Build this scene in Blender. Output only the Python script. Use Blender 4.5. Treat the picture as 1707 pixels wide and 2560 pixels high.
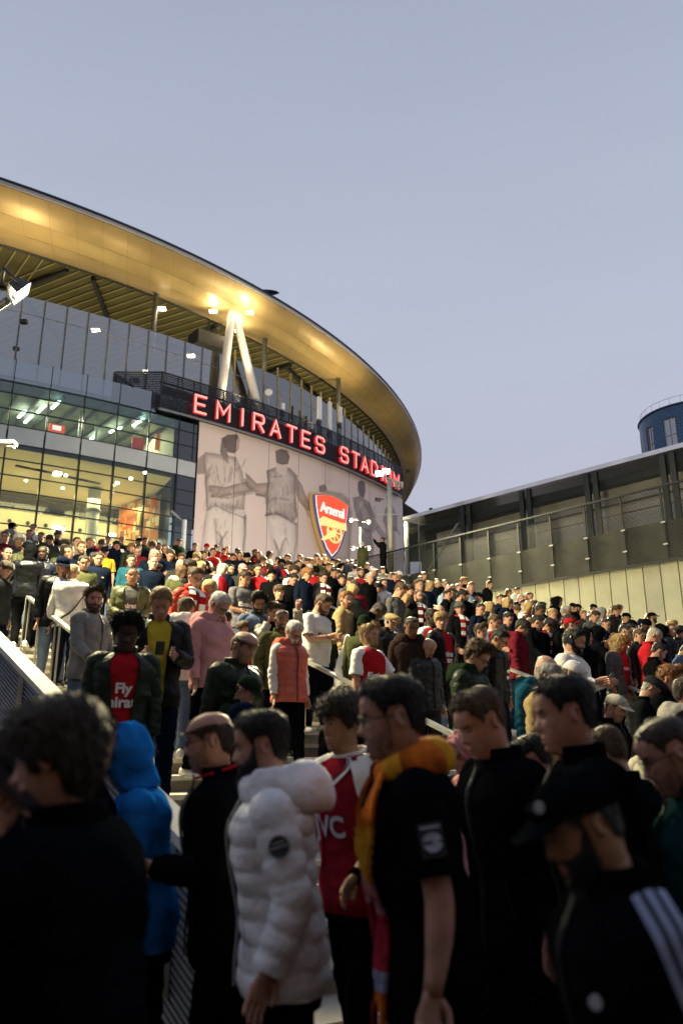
import bpy, math, random
import numpy as np
from mathutils import Vector, Matrix

for o in list(bpy.data.objects):
    bpy.data.objects.remove(o)
scene = bpy.context.scene
COL = scene.collection
R = math.radians
PITCH = R(16.4)
CAMZ = 1.62

# ------------------------------------------------------------------ camera
cam_d = bpy.data.cameras.new('camera')
cam = bpy.data.objects.new('camera', cam_d)
COL.objects.link(cam)
cam.location = (0, 0, CAMZ)
cam.rotation_euler = (R(90) + PITCH, 0, 0)
cam_d.sensor_fit = 'VERTICAL'
cam_d.sensor_height = 36
cam_d.sensor_width = 24
cam_d.lens = 28
cam_d.clip_start = 0.1
cam_d.clip_end = 2000
cam_d.dof.use_dof = True
cam_d.dof.focus_distance = 14.0
cam_d.dof.aperture_fstop = 1.6
scene.camera = cam

# ------------------------------------------------------------------ dusk sky
world = bpy.data.worlds.new('World')
scene.world = world
world.use_nodes = True
nt = world.node_tree
nt.nodes.clear()
w_out = nt.nodes.new('ShaderNodeOutputWorld')
w_bg = nt.nodes.new('ShaderNodeBackground')
w_tc = nt.nodes.new('ShaderNodeTexCoord')
w_sep = nt.nodes.new('ShaderNodeSeparateXYZ')
w_ramp = nt.nodes.new('ShaderNodeValToRGB')
w_sky = nt.nodes.new('ShaderNodeTexSky')
w_sky.sky_type = 'NISHITA'
w_sky.sun_disc = False
w_sky.sun_elevation = R(1.0)
w_sky.sun_rotation = R(200)
w_noise = nt.nodes.new('ShaderNodeTexNoise')
w_noise.inputs['Scale'].default_value = 2.2
w_noise.inputs['Detail'].default_value = 5
w_map = nt.nodes.new('ShaderNodeMapping')
w_map.inputs['Scale'].default_value = (1, 1, 4.5)
w_scale = nt.nodes.new('ShaderNodeVectorMath'); w_scale.operation = 'SCALE'
w_scale.inputs['Scale'].default_value = 0.012
w_add = nt.nodes.new('ShaderNodeVectorMath'); w_add.operation = 'ADD'
w_mul = nt.nodes.new('ShaderNodeMapRange')
w_mul.inputs['To Min'].default_value = 0.94
w_mul.inputs['To Max'].default_value = 1.06
w_mod = nt.nodes.new('ShaderNodeVectorMath'); w_mod.operation = 'SCALE'
nt.links.new(w_tc.outputs['Generated'], w_sep.inputs[0])
nt.links.new(w_sep.outputs['Z'], w_ramp.inputs[0])
nt.links.new(w_tc.outputs['Generated'], w_map.inputs[0])
nt.links.new(w_map.outputs[0], w_noise.inputs['Vector'])
nt.links.new(w_noise.outputs['Fac'], w_mul.inputs['Value'])
nt.links.new(w_ramp.outputs['Color'], w_mod.inputs[0])
nt.links.new(w_mul.outputs['Result'], w_mod.inputs['Scale'])
nt.links.new(w_sky.outputs['Color'], w_scale.inputs[0])
nt.links.new(w_mod.outputs[0], w_add.inputs[0])
nt.links.new(w_scale.outputs[0], w_add.inputs[1])
nt.links.new(w_add.outputs[0], w_bg.inputs['Color'])
nt.links.new(w_bg.outputs[0], w_out.inputs['Surface'])
w_bg.inputs['Strength'].default_value = 1.0
cr_ = w_ramp.color_ramp
cr_.elements[0].position = 0.0
cr_.elements[0].color = (.45, .45, .55, 1)
cr_.elements[1].position = 1.0
cr_.elements[1].color = (.25, .32, .46, 1)
for p_, c_ in ((.30, (.495, .510, .625)), (.45, (.475, .518, .635)), (.60, (.442, .490, .612)), (.78, (.362, .410, .535))):
    e_ = cr_.elements.new(p_); e_.color = (*c_, 1)

# the sun is below the roofs at dusk: a faint warm glow from its side only
sun_d = bpy.data.lights.new('sun', 'SUN')
sun_d.energy = 0.04
sun_d.angle = R(12)
sun_d.color = (1, .85, .72)
sun = bpy.data.objects.new('sun', sun_d)
COL.objects.link(sun)
sun.rotation_euler = (R(80), 0, R(200))

vs = scene.view_settings
vs.view_transform = 'Standard'
vs.look = 'None'
vs.exposure = 0.0
vs.gamma = 1.0
vs.use_curve_mapping = False
cy = scene.cycles
cy.max_bounces = 6
cy.diffuse_bounces = 3
cy.glossy_bounces = 3
cy.transmission_bounces = 4
cy.transparent_max_bounces = 20
cy.caustics_reflective = False
cy.caustics_refractive = False
cy.sample_clamp_indirect = 4
cy.use_denoising = True

rnd = random.Random(7)

# ------------------------------------------------------------------ helpers
def srgb(r, g, b):
    f = lambda v: (v / 255 / 12.92) if v / 255 <= .04045 else ((v / 255 + .055) / 1.055) ** 2.4
    return (f(r), f(g), f(b))

def px_dir(px, py):
    F = 1991.0
    x = (px - 853.5) / F
    y = (1280 - py) / F
    return np.array([x, math.cos(PITCH) - y * math.sin(PITCH), math.sin(PITCH) + y * math.cos(PITCH)])

def put(o, label=None, cat=None, group=None, kind=None):
    if label: o['label'] = label
    if cat: o['category'] = cat
    if group: o['group'] = group
    if kind: o['kind'] = kind
    return o

def empty(name, loc=(0, 0, 0), rz=0.0, parent=None):
    o = bpy.data.objects.new(name, None)
    COL.objects.link(o)
    o.location = loc
    o.rotation_euler = (0, 0, rz)
    o.empty_display_size = .1
    if parent: o.parent = parent
    return o

class MB:
    def __init__(s):
        s.v = []; s.f = []; s.m = []; s.sm = []
    def add(s, vs_, fs, mi=0, smooth=False):
        o = len(s.v)
        s.v += [tuple(map(float, p)) for p in vs_]
        s.f += [tuple(i + o for i in f) for f in fs]
        s.m += [mi] * len(fs); s.sm += [smooth] * len(fs)
        return s
    def box(s, c, d, mi=0, rot=None):
        x, y, z = d[0] / 2, d[1] / 2, d[2] / 2
        P = [Vector(p) for p in ((-x, -y, -z), (x, -y, -z), (x, y, -z), (-x, y, -z), (-x, -y, z), (x, -y, z), (x, y, z), (-x, y, z))]
        if rot is not None: P = [rot @ p for p in P]
        c = Vector(c)
        return s.add([p + c for p in P], [(0, 3, 2, 1), (4, 5, 6, 7), (0, 1, 5, 4), (1, 2, 6, 5), (2, 3, 7, 6), (3, 0, 4, 7)], mi)
    def beam(s, a, b, w, h, mi=0, up=(0, 0, 1)):
        a = Vector(a); b = Vector(b); d = (b - a)
        L = d.length; d.normalize()
        up = Vector(up)
        if abs(d.dot(up)) > .99: up = Vector((0, 1, 0))
        x = d.cross(up).normalized(); z = x.cross(d).normalized()
        M = Matrix((x, d, z)).transposed()
        return s.box((a + b) / 2, (w, L, h), mi, M)
    def grid(s, P, mi=0, wrap=False, smooth=True, flip=False):
        P = np.asarray(P, float)
        n, m = P.shape[:2]
        idx = np.arange(n * m).reshape(n, m)
        if wrap: idx = np.concatenate([idx, idx[:, :1]], 1)
        a, b, c, d = idx[:-1, :-1], idx[:-1, 1:], idx[1:, 1:], idx[1:, :-1]
        q = np.stack([a, b, c, d] if not flip else [a, d, c, b], -1).reshape(-1, 4)
        return s.add(P.reshape(-1, 3), q.tolist(), mi, smooth)
    def loft(s, P, mi=0, smooth=True, cap0=True, cap1=True, flip=False):
        P = np.asarray(P, float)
        n, m = P.shape[:2]
        o = len(s.v)
        s.grid(P, mi, True, smooth, flip)
        c0 = list(range(o, o + m)); c1 = list(range(o + (n - 1) * m, o + n * m))
        if cap0: s.f.append(tuple(c0[::-1] if not flip else c0)); s.m.append(mi); s.sm.append(False)
        if cap1: s.f.append(tuple(c1 if not flip else c1[::-1])); s.m.append(mi); s.sm.append(False)
        return s
    def tube(s, pts, rad, n=8, mi=0, smooth=True, cap=True, flat=1.0):
        pts = np.asarray(pts, float)
        if np.isscalar(rad): rad = [rad] * len(pts)
        P = sweep(pts, rad, n, flat)
        return s.loft(P, mi, smooth, cap, cap)
    def prism(s, poly, off, mi=0, mi_side=None):
        """poly: list of 3-D points (a closed planar outline); off: extrusion vector"""
        n = len(poly)
        a = [Vector(p) for p in poly]; off = Vector(off)
        b = [p + off for p in a]
        s.add(a + b, [tuple(range(n))[::-1], tuple(range(n, 2 * n))], mi)
        o = len(s.v) - 2 * n
        for i in range(n):
            j = (i + 1) % n
            s.f.append((o + i, o + j, o + n + j, o + n + i)); s.m.append(mi if mi_side is None else mi_side); s.sm.append(False)
        return s
    def mesh(s, name, mats):
        me = bpy.data.meshes.new(name)
        me.from_pydata(s.v, [], s.f)
        for m in mats: me.materials.append(m)
        me.polygons.foreach_set('material_index', s.m)
        me.polygons.foreach_set('use_smooth', s.sm)
        me.update()
        return me
    def build(s, name, mats, parent=None):
        if not isinstance(mats, (list, tuple)): mats = [mats]
        return link(name, s.mesh(name, mats), parent)

def link(name, me, parent=None, mat=None):
    o = bpy.data.objects.new(name, me)
    COL.objects.link(o)
    if parent: o.parent = parent
    if mat is not None: o.matrix_local = mat
    return o

def sweep(pts, rad, n, flat=1.0):
    pts = np.asarray(pts, float)
    k = len(pts)
    T = np.gradient(pts, axis=0)
    T /= np.linalg.norm(T, axis=1)[:, None] + 1e-9
    a = np.array([1.0, 0, 0]) if abs(T[0][0]) < .8 else np.array([0, 1.0, 0])
    x = a - T[0] * a.dot(T[0]); x /= np.linalg.norm(x)
    th = np.linspace(0, 2 * math.pi, n, endpoint=False)
    out = []
    for i in range(k):
        x = x - T[i] * x.dot(T[i]); x /= np.linalg.norm(x) + 1e-9
        y = np.cross(T[i], x)
        out.append(pts[i] + rad[i] * (np.cos(th)[:, None] * x + flat * np.sin(th)[:, None] * y))
    return np.array(out)

def crom(x, xs, ys):
    """smooth interpolation through a table"""
    xs = np.asarray(xs, float); ys = np.asarray(ys, float)
    d = np.diff(ys) / np.diff(xs)
    m = np.concatenate([[d[0]], np.where(d[:-1] * d[1:] > 0, 2 * d[:-1] * d[1:] / (d[:-1] + d[1:] + 1e-12), 0), [d[-1]]])
    x = np.clip(x, xs[0], xs[-1])
    i = np.clip(np.searchsorted(xs, x) - 1, 0, len(xs) - 2)
    h = xs[i + 1] - xs[i]; t = (x - xs[i]) / h
    return ys[i] * (1 + 2 * t) * (1 - t) ** 2 + m[i] * h * t * (1 - t) ** 2 + ys[i + 1] * t * t * (3 - 2 * t) + m[i + 1] * h * t * t * (t - 1)

# ------------------------------------------------------------------ materials
MATS = {}
def mat(name, col=(.5, .5, .5), rough=.6, metal=0.0, var=0.0, vscale=4.0, bump=0.0, bscale=40.0, emit=None, estr=0.0,
        objcol=False, tint=None, coat=0.0, stretch=None, spec=.5, sheen=0.0, sss=0.0):
    if name in MATS: return MATS[name]
    m = bpy.data.materials.new(name)
    m.use_nodes = True
    t = m.node_tree
    b = t.nodes['Principled BSDF']
    b.inputs['Roughness'].default_value = rough
    b.inputs['Metallic'].default_value = metal
    b.inputs['Specular IOR Level'].default_value = spec
    b.inputs['Coat Weight'].default_value = coat
    if sss:
        b.inputs['Subsurface Weight'].default_value = sss; b.inputs['Subsurface Radius'].default_value = (.012, .005, .003); b.inputs['Subsurface Scale'].default_value = 1.0
    if sheen: b.inputs['Sheen Weight'].default_value = sheen
    src = None
    if objcol:
        oi = t.nodes.new('ShaderNodeObjectInfo'); src = oi.outputs['Color']
        if tint:
            tm = t.nodes.new('ShaderNodeVectorMath'); tm.operation = 'MULTIPLY'; tm.inputs[1].default_value = tint
            t.links.new(src, tm.inputs[0]); src = tm.outputs[0]
    tc = None
    if var or bump:
        tc = t.nodes.new('ShaderNodeTexCoord')
        vec = tc.outputs['Object']
        if stretch:
            mp = t.nodes.new('ShaderNodeMapping'); mp.inputs['Scale'].default_value = stretch
            t.links.new(vec, mp.inputs[0]); vec = mp.outputs[0]
    if var:
        n = t.nodes.new('ShaderNodeTexNoise'); n.inputs['Scale'].default_value = vscale; n.inputs['Detail'].default_value = 6
        t.links.new(vec, n.inputs['Vector'])
        mr = t.nodes.new('ShaderNodeMapRange'); mr.inputs['From Min'].default_value = .3; mr.inputs['From Max'].default_value = .7
        mr.inputs['To Min'].default_value = 1 - var; mr.inputs['To Max'].default_value = 1 + var
        t.links.new(n.outputs['Fac'], mr.inputs['Value'])
        mx = t.nodes.new('ShaderNodeVectorMath'); mx.operation = 'SCALE'
        if src: t.links.new(src, mx.inputs[0])
        else: mx.inputs[0].default_value = col
        t.links.new(mr.outputs['Result'], mx.inputs['Scale'])
        src = mx.outputs[0]
    if src: t.links.new(src, b.inputs['Base Color'])
    else: b.inputs['Base Color'].default_value = (*col, 1)
    if bump:
        n2 = t.nodes.new('ShaderNodeTexNoise'); n2.inputs['Scale'].default_value = bscale; n2.inputs['Detail'].default_value = 4
        t.links.new(vec, n2.inputs['Vector'])
        bp = t.nodes.new('ShaderNodeBump'); bp.inputs['Strength'].default_value = bump; bp.inputs['Distance'].default_value = .02
        t.links.new(n2.outputs['Fac'], bp.inputs['Height']); t.links.new(bp.outputs[0], b.inputs['Normal'])
    if emit:
        b.inputs['Emission Color'].default_value = (*emit, 1)
        b.inputs['Emission Strength'].default_value = estr
    MATS[name] = m
    return m

def glass(name, tint=(.9, .95, .95), refl=.08, rough=.02):
    if name in MATS: return MATS[name]
    m = bpy.data.materials.new(name); m.use_nodes = True
    t = m.node_tree; t.nodes.clear()
    out = t.nodes.new('ShaderNodeOutputMaterial')
    tr = t.nodes.new('ShaderNodeBsdfTransparent'); tr.inputs[0].default_value = (*tint, 1)
    gl = t.nodes.new('ShaderNodeBsdfGlossy'); gl.inputs['Roughness'].default_value = rough
    lw = t.nodes.new('ShaderNodeFresnel'); lw.inputs['IOR'].default_value = 1.5
    ad = t.nodes.new('ShaderNodeMath'); ad.operation = 'ADD'; ad.use_clamp = True
    ad.inputs[1].default_value = refl
    mx = t.nodes.new('ShaderNodeMixShader')
    t.links.new(lw.outputs[0], ad.inputs[0]); t.links.new(ad.outputs[0], mx.inputs[0])
    t.links.new(tr.outputs[0], mx.inputs[1]); t.links.new(gl.outputs[0], mx.inputs[2])
    t.links.new(mx.outputs[0], out.inputs[0])
    MATS[name] = m
    return m

def mesh_screen(name, col, pitch, solid, axis='Z', wob=0.0):
    """woven or expanded metal: fine bands of metal with open gaps between"""
    m = bpy.data.materials.new(name); m.use_nodes = True
    t = m.node_tree
    b = t.nodes['Principled BSDF']; out = t.nodes['Material Output']
    b.inputs['Base Color'].default_value = (*col, 1); b.inputs['Roughness'].default_value = .5; b.inputs['Metallic'].default_value = .6
    tc = t.nodes.new('ShaderNodeTexCoord')
    wv = t.nodes.new('ShaderNodeTexWave'); wv.wave_type = 'BANDS'; wv.bands_direction = axis
    wv.inputs['Scale'].default_value = 1.0 / pitch * .314
    wv.inputs['Distortion'].default_value = wob
    wv.inputs['Detail Scale'].default_value = 6
    mr = t.nodes.new('ShaderNodeMath'); mr.operation = 'LESS_THAN'; mr.inputs[1].default_value = solid
    tr = t.nodes.new('ShaderNodeBsdfTransparent')
    mx = t.nodes.new('ShaderNodeMixShader')
    t.links.new(tc.outputs['Object'], wv.inputs['Vector'])
    t.links.new(wv.outputs['Fac'], mr.inputs[0])
    t.links.new(mr.outputs[0], mx.inputs[0]); t.links.new(tr.outputs[0], mx.inputs[1]); t.links.new(b.outputs[0], mx.inputs[2])
    t.links.new(mx.outputs[0], out.inputs[0])
    MATS[name] = m
    return m

def light(name, kind, loc, energy, col, size=.3, target=None, cone=None, blend=.5, parent=None):
    d = bpy.data.lights.new(name, kind)
    d.energy = energy; d.color = col
    if kind == 'AREA': d.shape = 'RECTANGLE'; d.size = size if np.isscalar(size) else size[0]; d.size_y = size if np.isscalar(size) else size[1]
    else: d.shadow_soft_size = size
    if kind == 'SPOT' and cone: d.spot_size = R(cone); d.spot_blend = blend
    o = bpy.data.objects.new(name, d); COL.objects.link(o)
    o.location = loc
    if target is not None:
        o.rotation_euler = (Vector(target) - Vector(loc)).to_track_quat('-Z', 'Y').to_euler()
    if parent: o.parent = parent
    return o
WARM = (1.0, .79, .46)
FLOOD = (1.0, .86, .50)
# ------------------------------------------------------------------ ground, staircase
SAZ = R(28)
SU = np.array([-math.sin(SAZ), math.cos(SAZ)])      # up the stairs
SV = np.array([math.cos(SAZ), math.sin(SAZ)])       # along the steps
U0, PERIOD, GO, RISE, NST = 4.5, 6.0, .42, .15, 12
PODZ = 9.0
U_TOP = U0 + 4 * PERIOD + (NST - 1) * GO
def uv(u, v, z=0.0):
    p = SU * u + SV * v
    return (p[0], p[1], z)
def stair_z(u):
    if u < U0: return 0.0
    k = int((u - U0) // PERIOD); w = (u - U0) - k * PERIOD
    if k >= 5: return PODZ
    return min(PODZ, k * NST * RISE + min(NST, int(w / GO) + 1) * RISE)
def slope_z(u):
    return max(0.0, .2989 * u - 1.096)

def on_slope(px, py, h):
    """the point seen at this place of the picture that lies h above the mean line of the stairs"""
    d = px_dir(px, py); g_ = .2989 * (d[0] * SU[0] + d[1] * SU[1])
    t = (CAMZ + 1.096 - h) / (g_ - d[2])
    return Vector((d[0] * t, d[1] * t, CAMZ + d[2] * t))
CH_A, CH_B = on_slope(261, 1870, .95), on_slope(0, 1600, .95)
CH_D = (CH_B - CH_A); CH_L = math.hypot(CH_D.x, CH_D.y)
CH_N = Vector((CH_D.y, -CH_D.x, 0)) / CH_L           # towards the stairs
def cheek_left(u):
    """where along the step the cheek wall stands"""
    a = CH_A.x * SU[0] + CH_A.y * SU[1]; b = CH_B.x * SU[0] + CH_B.y * SU[1]
    f = (u - a) / (b - a)
    p = CH_A + CH_D * f
    return p.x * SV[0] + p.y * SV[1] + .10
m_ground = mat('ground_paving', (.07, .07, .072), .75, var=.35, vscale=1.2, bump=.3, bscale=30)
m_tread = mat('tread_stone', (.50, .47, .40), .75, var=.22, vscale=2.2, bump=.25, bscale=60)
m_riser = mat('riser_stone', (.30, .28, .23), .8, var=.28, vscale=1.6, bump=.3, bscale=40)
m_dark = mat('dark_steel', (.018, .022, .024), .45, .5)
m_galv = mat('galvanised_steel', (.42, .42, .38), .42, .7, var=.2, vscale=6)
m_conc = mat('dark_concrete', (.085, .088, .075), .85, var=.35, vscale=1.3, bump=.3, bscale=12)
m_white = mat('white_metal', (.72, .72, .70), .4, .1, var=.08)

g = MB().add([(-400, -400, -.004), (400, -400, -.004), (400, 900, -.004), (-400, 900, -.004)], [(0, 1, 2, 3)]).build('ground', m_ground)
put(g, kind='structure')
# ribbed drainage strips of the paving in front of the stairs
pav = empty('pavement'); put(pav, kind='structure')
m_rib = mat('pavement_rib', (.13, .13, .12), .7, var=.3, vscale=3)
me_rib = MB().box((0, 0, .006), (7.0, .045, .02)).mesh('paving_rib', [m_rib])
for i in range(44):
    u = 4.4 - i * .09
    o = link('paving_rib', me_rib, pav)
    o.location = uv(u, 4.9, 0); o.rotation_euler = (0, 0, SAZ)

stairs = empty('staircase'); put(stairs, kind='structure')
V1 = 30.0
s = MB()
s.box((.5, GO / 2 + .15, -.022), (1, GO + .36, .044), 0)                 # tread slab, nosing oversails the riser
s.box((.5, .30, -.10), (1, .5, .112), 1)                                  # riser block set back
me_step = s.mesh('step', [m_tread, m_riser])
def lay(o, u, z):
    v0 = cheek_left(u)
    o.location = uv(u, v0, z); o.rotation_euler = (0, 0, SAZ); o.scale = (V1 - v0, 1, 1)
me_land = MB().box((.5, 0, -.10), (1, PERIOD - (NST - 1) * GO - .6, .19)).mesh('landing', [m_tread])
for k in range(5):
    for i in range(NST):
        lay(link('step', me_step, stairs), U0 + k * PERIOD + i * GO, (k * NST + i + 1) * RISE)
    if k < 4:
        u0 = U0 + k * PERIOD + (NST - 1) * GO + .8; u1 = U0 + (k + 1) * PERIOD + .2
        lay(link('landing', me_land, stairs), (u0 + u1) / 2, (k + 1) * NST * RISE - .008)
# solid mass under the flights and the podium deck
prof = [(U0 + .1, -.01)]
for k in range(5):
    prof += [(U0 + k * PERIOD + .1, k * NST * RISE - .02), (U0 + k * PERIOD + NST * GO, (k + 1) * NST * RISE - .24), (U0 + (k + 1) * PERIOD + .05, (k + 1) * NST * RISE - .24)]
prof += [(U0 + 30.05, -.01)]
n_ = len(prof)
mb = MB()
mb.add([uv(u, cheek_left(u) + .02, z) for u, z in prof] + [uv(u, V1 - .02, z) for u, z in prof], [tuple(range(n_)), tuple(range(n_, 2 * n_))] + [(i, (i + 1) % n_, n_ + (i + 1) % n_, n_ + i) for i in range(n_)])
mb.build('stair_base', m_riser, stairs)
pod = MB()
pod.prism([uv(U_TOP + .3, -60, PODZ - .02), uv(U_TOP + .3, 60, PODZ - .02), uv(130, 60, PODZ - .02), uv(130, -60, PODZ - .02)], (0, 0, -1.2))
put(pod.build('podium_floor', m_riser), kind='structure')

# cheek wall at the foot of the stairs: ribbed metal sides under a stone capping
cheek = empty('parapet_wall', (CH_A.x, CH_A.y, 0)); put(cheek, 'sloping parapet wall with ribbed metal sides along the near edge of the stairs', 'wall')
m_cap = mat('capping', (.46, .44, .40), .55, .1, var=.18, vscale=3)
m_ribs = mat('ribbed_metal', (.20, .21, .23), .4, .7, var=.15, vscale=2)
def cheek_pt(f, n, dz):
    """f metres up along the wall, n metres towards the stairs, dz against the capping's top"""
    p = CH_A + CH_D * (f / CH_L) + CH_N * n
    return Vector((p.x, p.y, p.z + dz)) - cheek.location
for a in range(9):
    f0, f1 = -1.9 + a * 2.3, -1.9 + (a + 1) * 2.3 - .012
    b = MB(); b.prism([cheek_pt(f0, -.06, -.06), cheek_pt(f1, -.06, -.06), cheek_pt(f1, -.06, 0), cheek_pt(f0, -.06, 0)], CH_N * .17)
    b.build('capping', m_cap, cheek)
b = MB()
b.prism([cheek_pt(-1.9, -.02, -1.9), cheek_pt(18.8, -.02, -8), cheek_pt(18.8, -.02, -.06), cheek_pt(-1.9, -.02, -.06)], CH_N * .10)
b.build('wall', m_ribs, cheek)
for i in range(26):
    dz = -.10 - i * .042
    MB().beam(cheek_pt(-1.9, -.03, dz), cheek_pt(18.8, -.03, dz), .018, .02).build('rib', m_ribs, cheek)
for i in range(9):
    f = -1.4 + i * 1.9
    b = MB().beam(cheek_pt(f, -.05, -.06), cheek_pt(f, -.05, -.8), .05, .05, up=(0, 1, 0)); b.build('bracket', m_galv, cheek)

# handrails: flat steel bars on pairs of flat posts
RAILS = [(66, 1488, 161, 1563, 0, .35, 'beside the person in the black leather jacket'), (430, 1634, 530, 1692, .1, .5, 'behind the olive field jacket'),
         (780, 1660, 1160, 1850, .15, .08, 'in front of the person in the coral puffer vest'), (703, 1468, 828, 1517, .1, .3, 'behind the person holding the white carrier bag'),
         (800, 1471, 836, 1483, .5, 1.2, 'below the shield sign, by the red and white shirt'), (996, 1533, 1059, 1553, .2, .8, 'passing behind the grey beanie'),
         (1058, 1504, 1083, 1513, .4, 1.5, 'below the end of the dark mesh fence'), (1255, 1666, 1300, 1683, .5, 1.2, 'behind the tan overcoat'),
         (1486, 1685, 1563, 1715, .3, .6, 'under the hands of the person with headphones'), (556, 1510, 601, 1545, .4, 1.2, 'under the grey streaked jersey'), (269, 1436, 290, 1447, .3, 2.0, 'behind the olive tracksuit'),
         (405, 1438, 428, 1447, .6, 1.5, 'beside the olive coat with a fur collar'), (724, 1521, 745, 1532, .8, 1.6, 'behind the grey puffer jacket sleeve'), (1238, 1578, 1273, 1586, .5, 1.2, 'beside the maroon hoodie'),
         (1638, 1650, 1658, 1656, 1.5, 2.5, 'beside the red track jacket'), (862, 1640, 906, 1656, .6, .6, 'beside the dark grey padded coat')]
for (xa, ya, xb, yb, ea, eb, where) in RAILS:
    A_ = on_slope(xa, ya, .95); B_ = on_slope(xb, yb, .95)
    D_ = B_ - A_
    A_, B_ = A_ - D_ * ea, B_ + D_ * eb
    M_ = (A_ + B_) / 2
    t = empty('handrail', (M_.x, M_.y, M_.z - .95))
    put(t, 'steel stair handrail on flat posts ' + where, 'handrail', 'handrails on the staircase')
    L0 = t.location.copy()
    hp = lambda f, dz: A_ + (B_ - A_) * f + Vector((0, 0, dz - .95)) - L0
    MB().beam(hp(0, .95), hp(1, .95), .075, .035).build('rail', m_galv, t)
    n = max(2, int((B_ - A_).length / 1.25) + 1)
    sd_ = Vector((D_.y, -D_.x, 0)).normalized()
    for i in range(n):
        f = .06 + i * .88 / (n - 1)
        for q in (-.03, .03):
            MB().beam(hp(f, .93) + sd_ * q, hp(f, -.25) + sd_ * q, .012, .055, up=(0, 1, 0)).build('post', m_galv, t)

# ------------------------------------------------------------------ right: walkway wall, mesh fence, screened building, blue tower
WA = R(42.0)
WU = np.array([-math.sin(WA), math.cos(WA)])
WV = np.array([math.cos(WA), math.sin(WA)])
_p = np.array([11.2, 25.6])
W_V = float(_p @ WV)
def wv(u, v, z=0.0):
    p = WU * u + WV * (W_V + v)
    return (p[0], p[1], z)
def w_u(px, py, v=0.0):
    d = px_dir(px, py); t = (W_V + v) / (d[:2] @ WV)
    return float((d[:2] * t) @ WU), CAMZ + d[2] * t
m_panel = mat('cladding_panel', (.40, .405, .29), .5, .05, var=.14, vscale=1.4, bump=.06, bscale=6)
wall = empty('retaining_wall', wv(12, 0, 0)); put(wall, 'pale yellow-green panelled wall behind the crowd on the right', 'wall')
PW = .62
me_pan = MB().box((0, .05, 0), (PW - .034, .10, 7.9)).mesh('wall_panel', [m_panel])
me_pan2 = MB().box((0, .05, 0), (PW - .034, .10, 7.9)).mesh('wall_panel', [mat('cladding_panel_grey', (.35, .355, .27), .55, .05, var=.16, vscale=1.1)])
for i in range(62):
    u = -6 + i * PW
    o = link('wall_panel', me_pan if (i * 7) % 5 else me_pan2, wall)
    o.location = Vector(wv(u, 0, 3.66)) - wall.location
    o.rotation_euler = (R(-.0), 0, WA + R(90) * 1 - R(0))
    o.rotation_euler = (0, 0, math.atan2(WU[1], WU[0]))
    o.location += Vector((*(WV * .06), 0))
b = MB().prism([Vector(wv(-6.5, .2, 0)) - wall.location, Vector(wv(33, .2, 0)) - wall.location, Vector(wv(33, .2, 7.5)) - wall.location, Vector(wv(-6.5, .2, 7.5)) - wall.location], Vector((*(WV * .4), 0)))
b.build('backing', m_dark, wall)

walk = empty('walkway', wv(12, 1, 0)); put(walk, kind='structure')
def rel(p, o): return Vector(p) - o.location
U_A, U_B = -7.0, 30.5
b = MB().prism([rel(wv(U_A, -.12, 7.62), walk), rel(wv(U_B, -.12, 7.62), walk), rel(wv(U_B, -.12, 8.9), walk), rel(wv(U_A, -.12, 8.9), walk)], Vector((*(WV * 3.2), 0)))
b.build('deck_edge', m_conc, walk)

fence = empty('mesh_fence', wv(12, -.3, 8.9)); put(fence, 'long dark metal mesh fence with posts along the walkway edge on the right', 'fence')
m_mesh = mesh_screen('fence_mesh', (.018, .021, .019), .045, .46, 'Z', 1.5)
m_mesh2 = mesh_screen('screen_mesh', (.035, .037, .032), .05, .16, 'Z', 1.2)
FP = 1.45
nf = int((U_B + 3 - U_A) / FP)
for i in range(nf):
    u0 = U_A + i * FP; u1 = u0 + FP
    zt = 10.02 - .0 * u0
    fv = -.30
    q = [rel(wv(u0 + .05, fv, 7.55), fence), rel(wv(u1 - .05, fv, 7.55), fence), rel(wv(u1 - .05, fv, zt), fence), rel(wv(u0 + .05, fv, zt), fence)]
    MB().prism(q, Vector((*(WV * .012), 0))).build('mesh_panel', m_mesh, fence)
    MB().beam(rel(wv(u0, fv - .03, 7.5), fence), rel(wv(u0, fv - .03, zt + .02), fence), .07, .05, up=(WV[0], WV[1], 0)).build('post', m_dark, fence)
    for zc in (8.05, 8.8):
        c = MB(); c.box((0, 0, 0), (.16, .03, .05)); 
        o = c.build('clamp', m_galv, fence); o.location = rel(wv(u0, fv - .07, zc), fence); o.rotation_euler = (0, 0, math.atan2(WU[1], WU[0]))
MB().beam(rel(wv(U_A, -.34, 10.06), fence), rel(wv(U_A + nf * FP, -.34, 10.06), fence), .07, .06).build('top_rail', m_dark, fence)
MB().beam(rel(wv(U_A, -.34, 7.5), fence), rel(wv(U_A + nf * FP, -.34, 7.5), fence), .08, .09).build('bottom_rail', m_dark, fence)

# screened building behind the walkway
SB = 2.6                                     # set back behind the fence
SC = (W_V + SB) / W_V
u_l, z_l = w_u(1015, 1267, SB)
u_r = -7.0
shed = empty('screened_building', wv(10, SB, 8.9)); put(shed, 'long low building behind a dark mesh screen with a bright metal roof edge', 'building')
z_l = 12.55
z_r = 12.15
m_clad = mat('bright_cladding', (.62, .57, .48), .28, .45, var=.10, vscale=.6, bump=.22, bscale=.9)
m_edge = mat('roof_edge_metal', (.66, .64, .63), .22, .9, var=.12, vscale=1)
def zt_(u): return z_r + (z_l - z_r) * (u - u_r) / (u_l - u_r)
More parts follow.
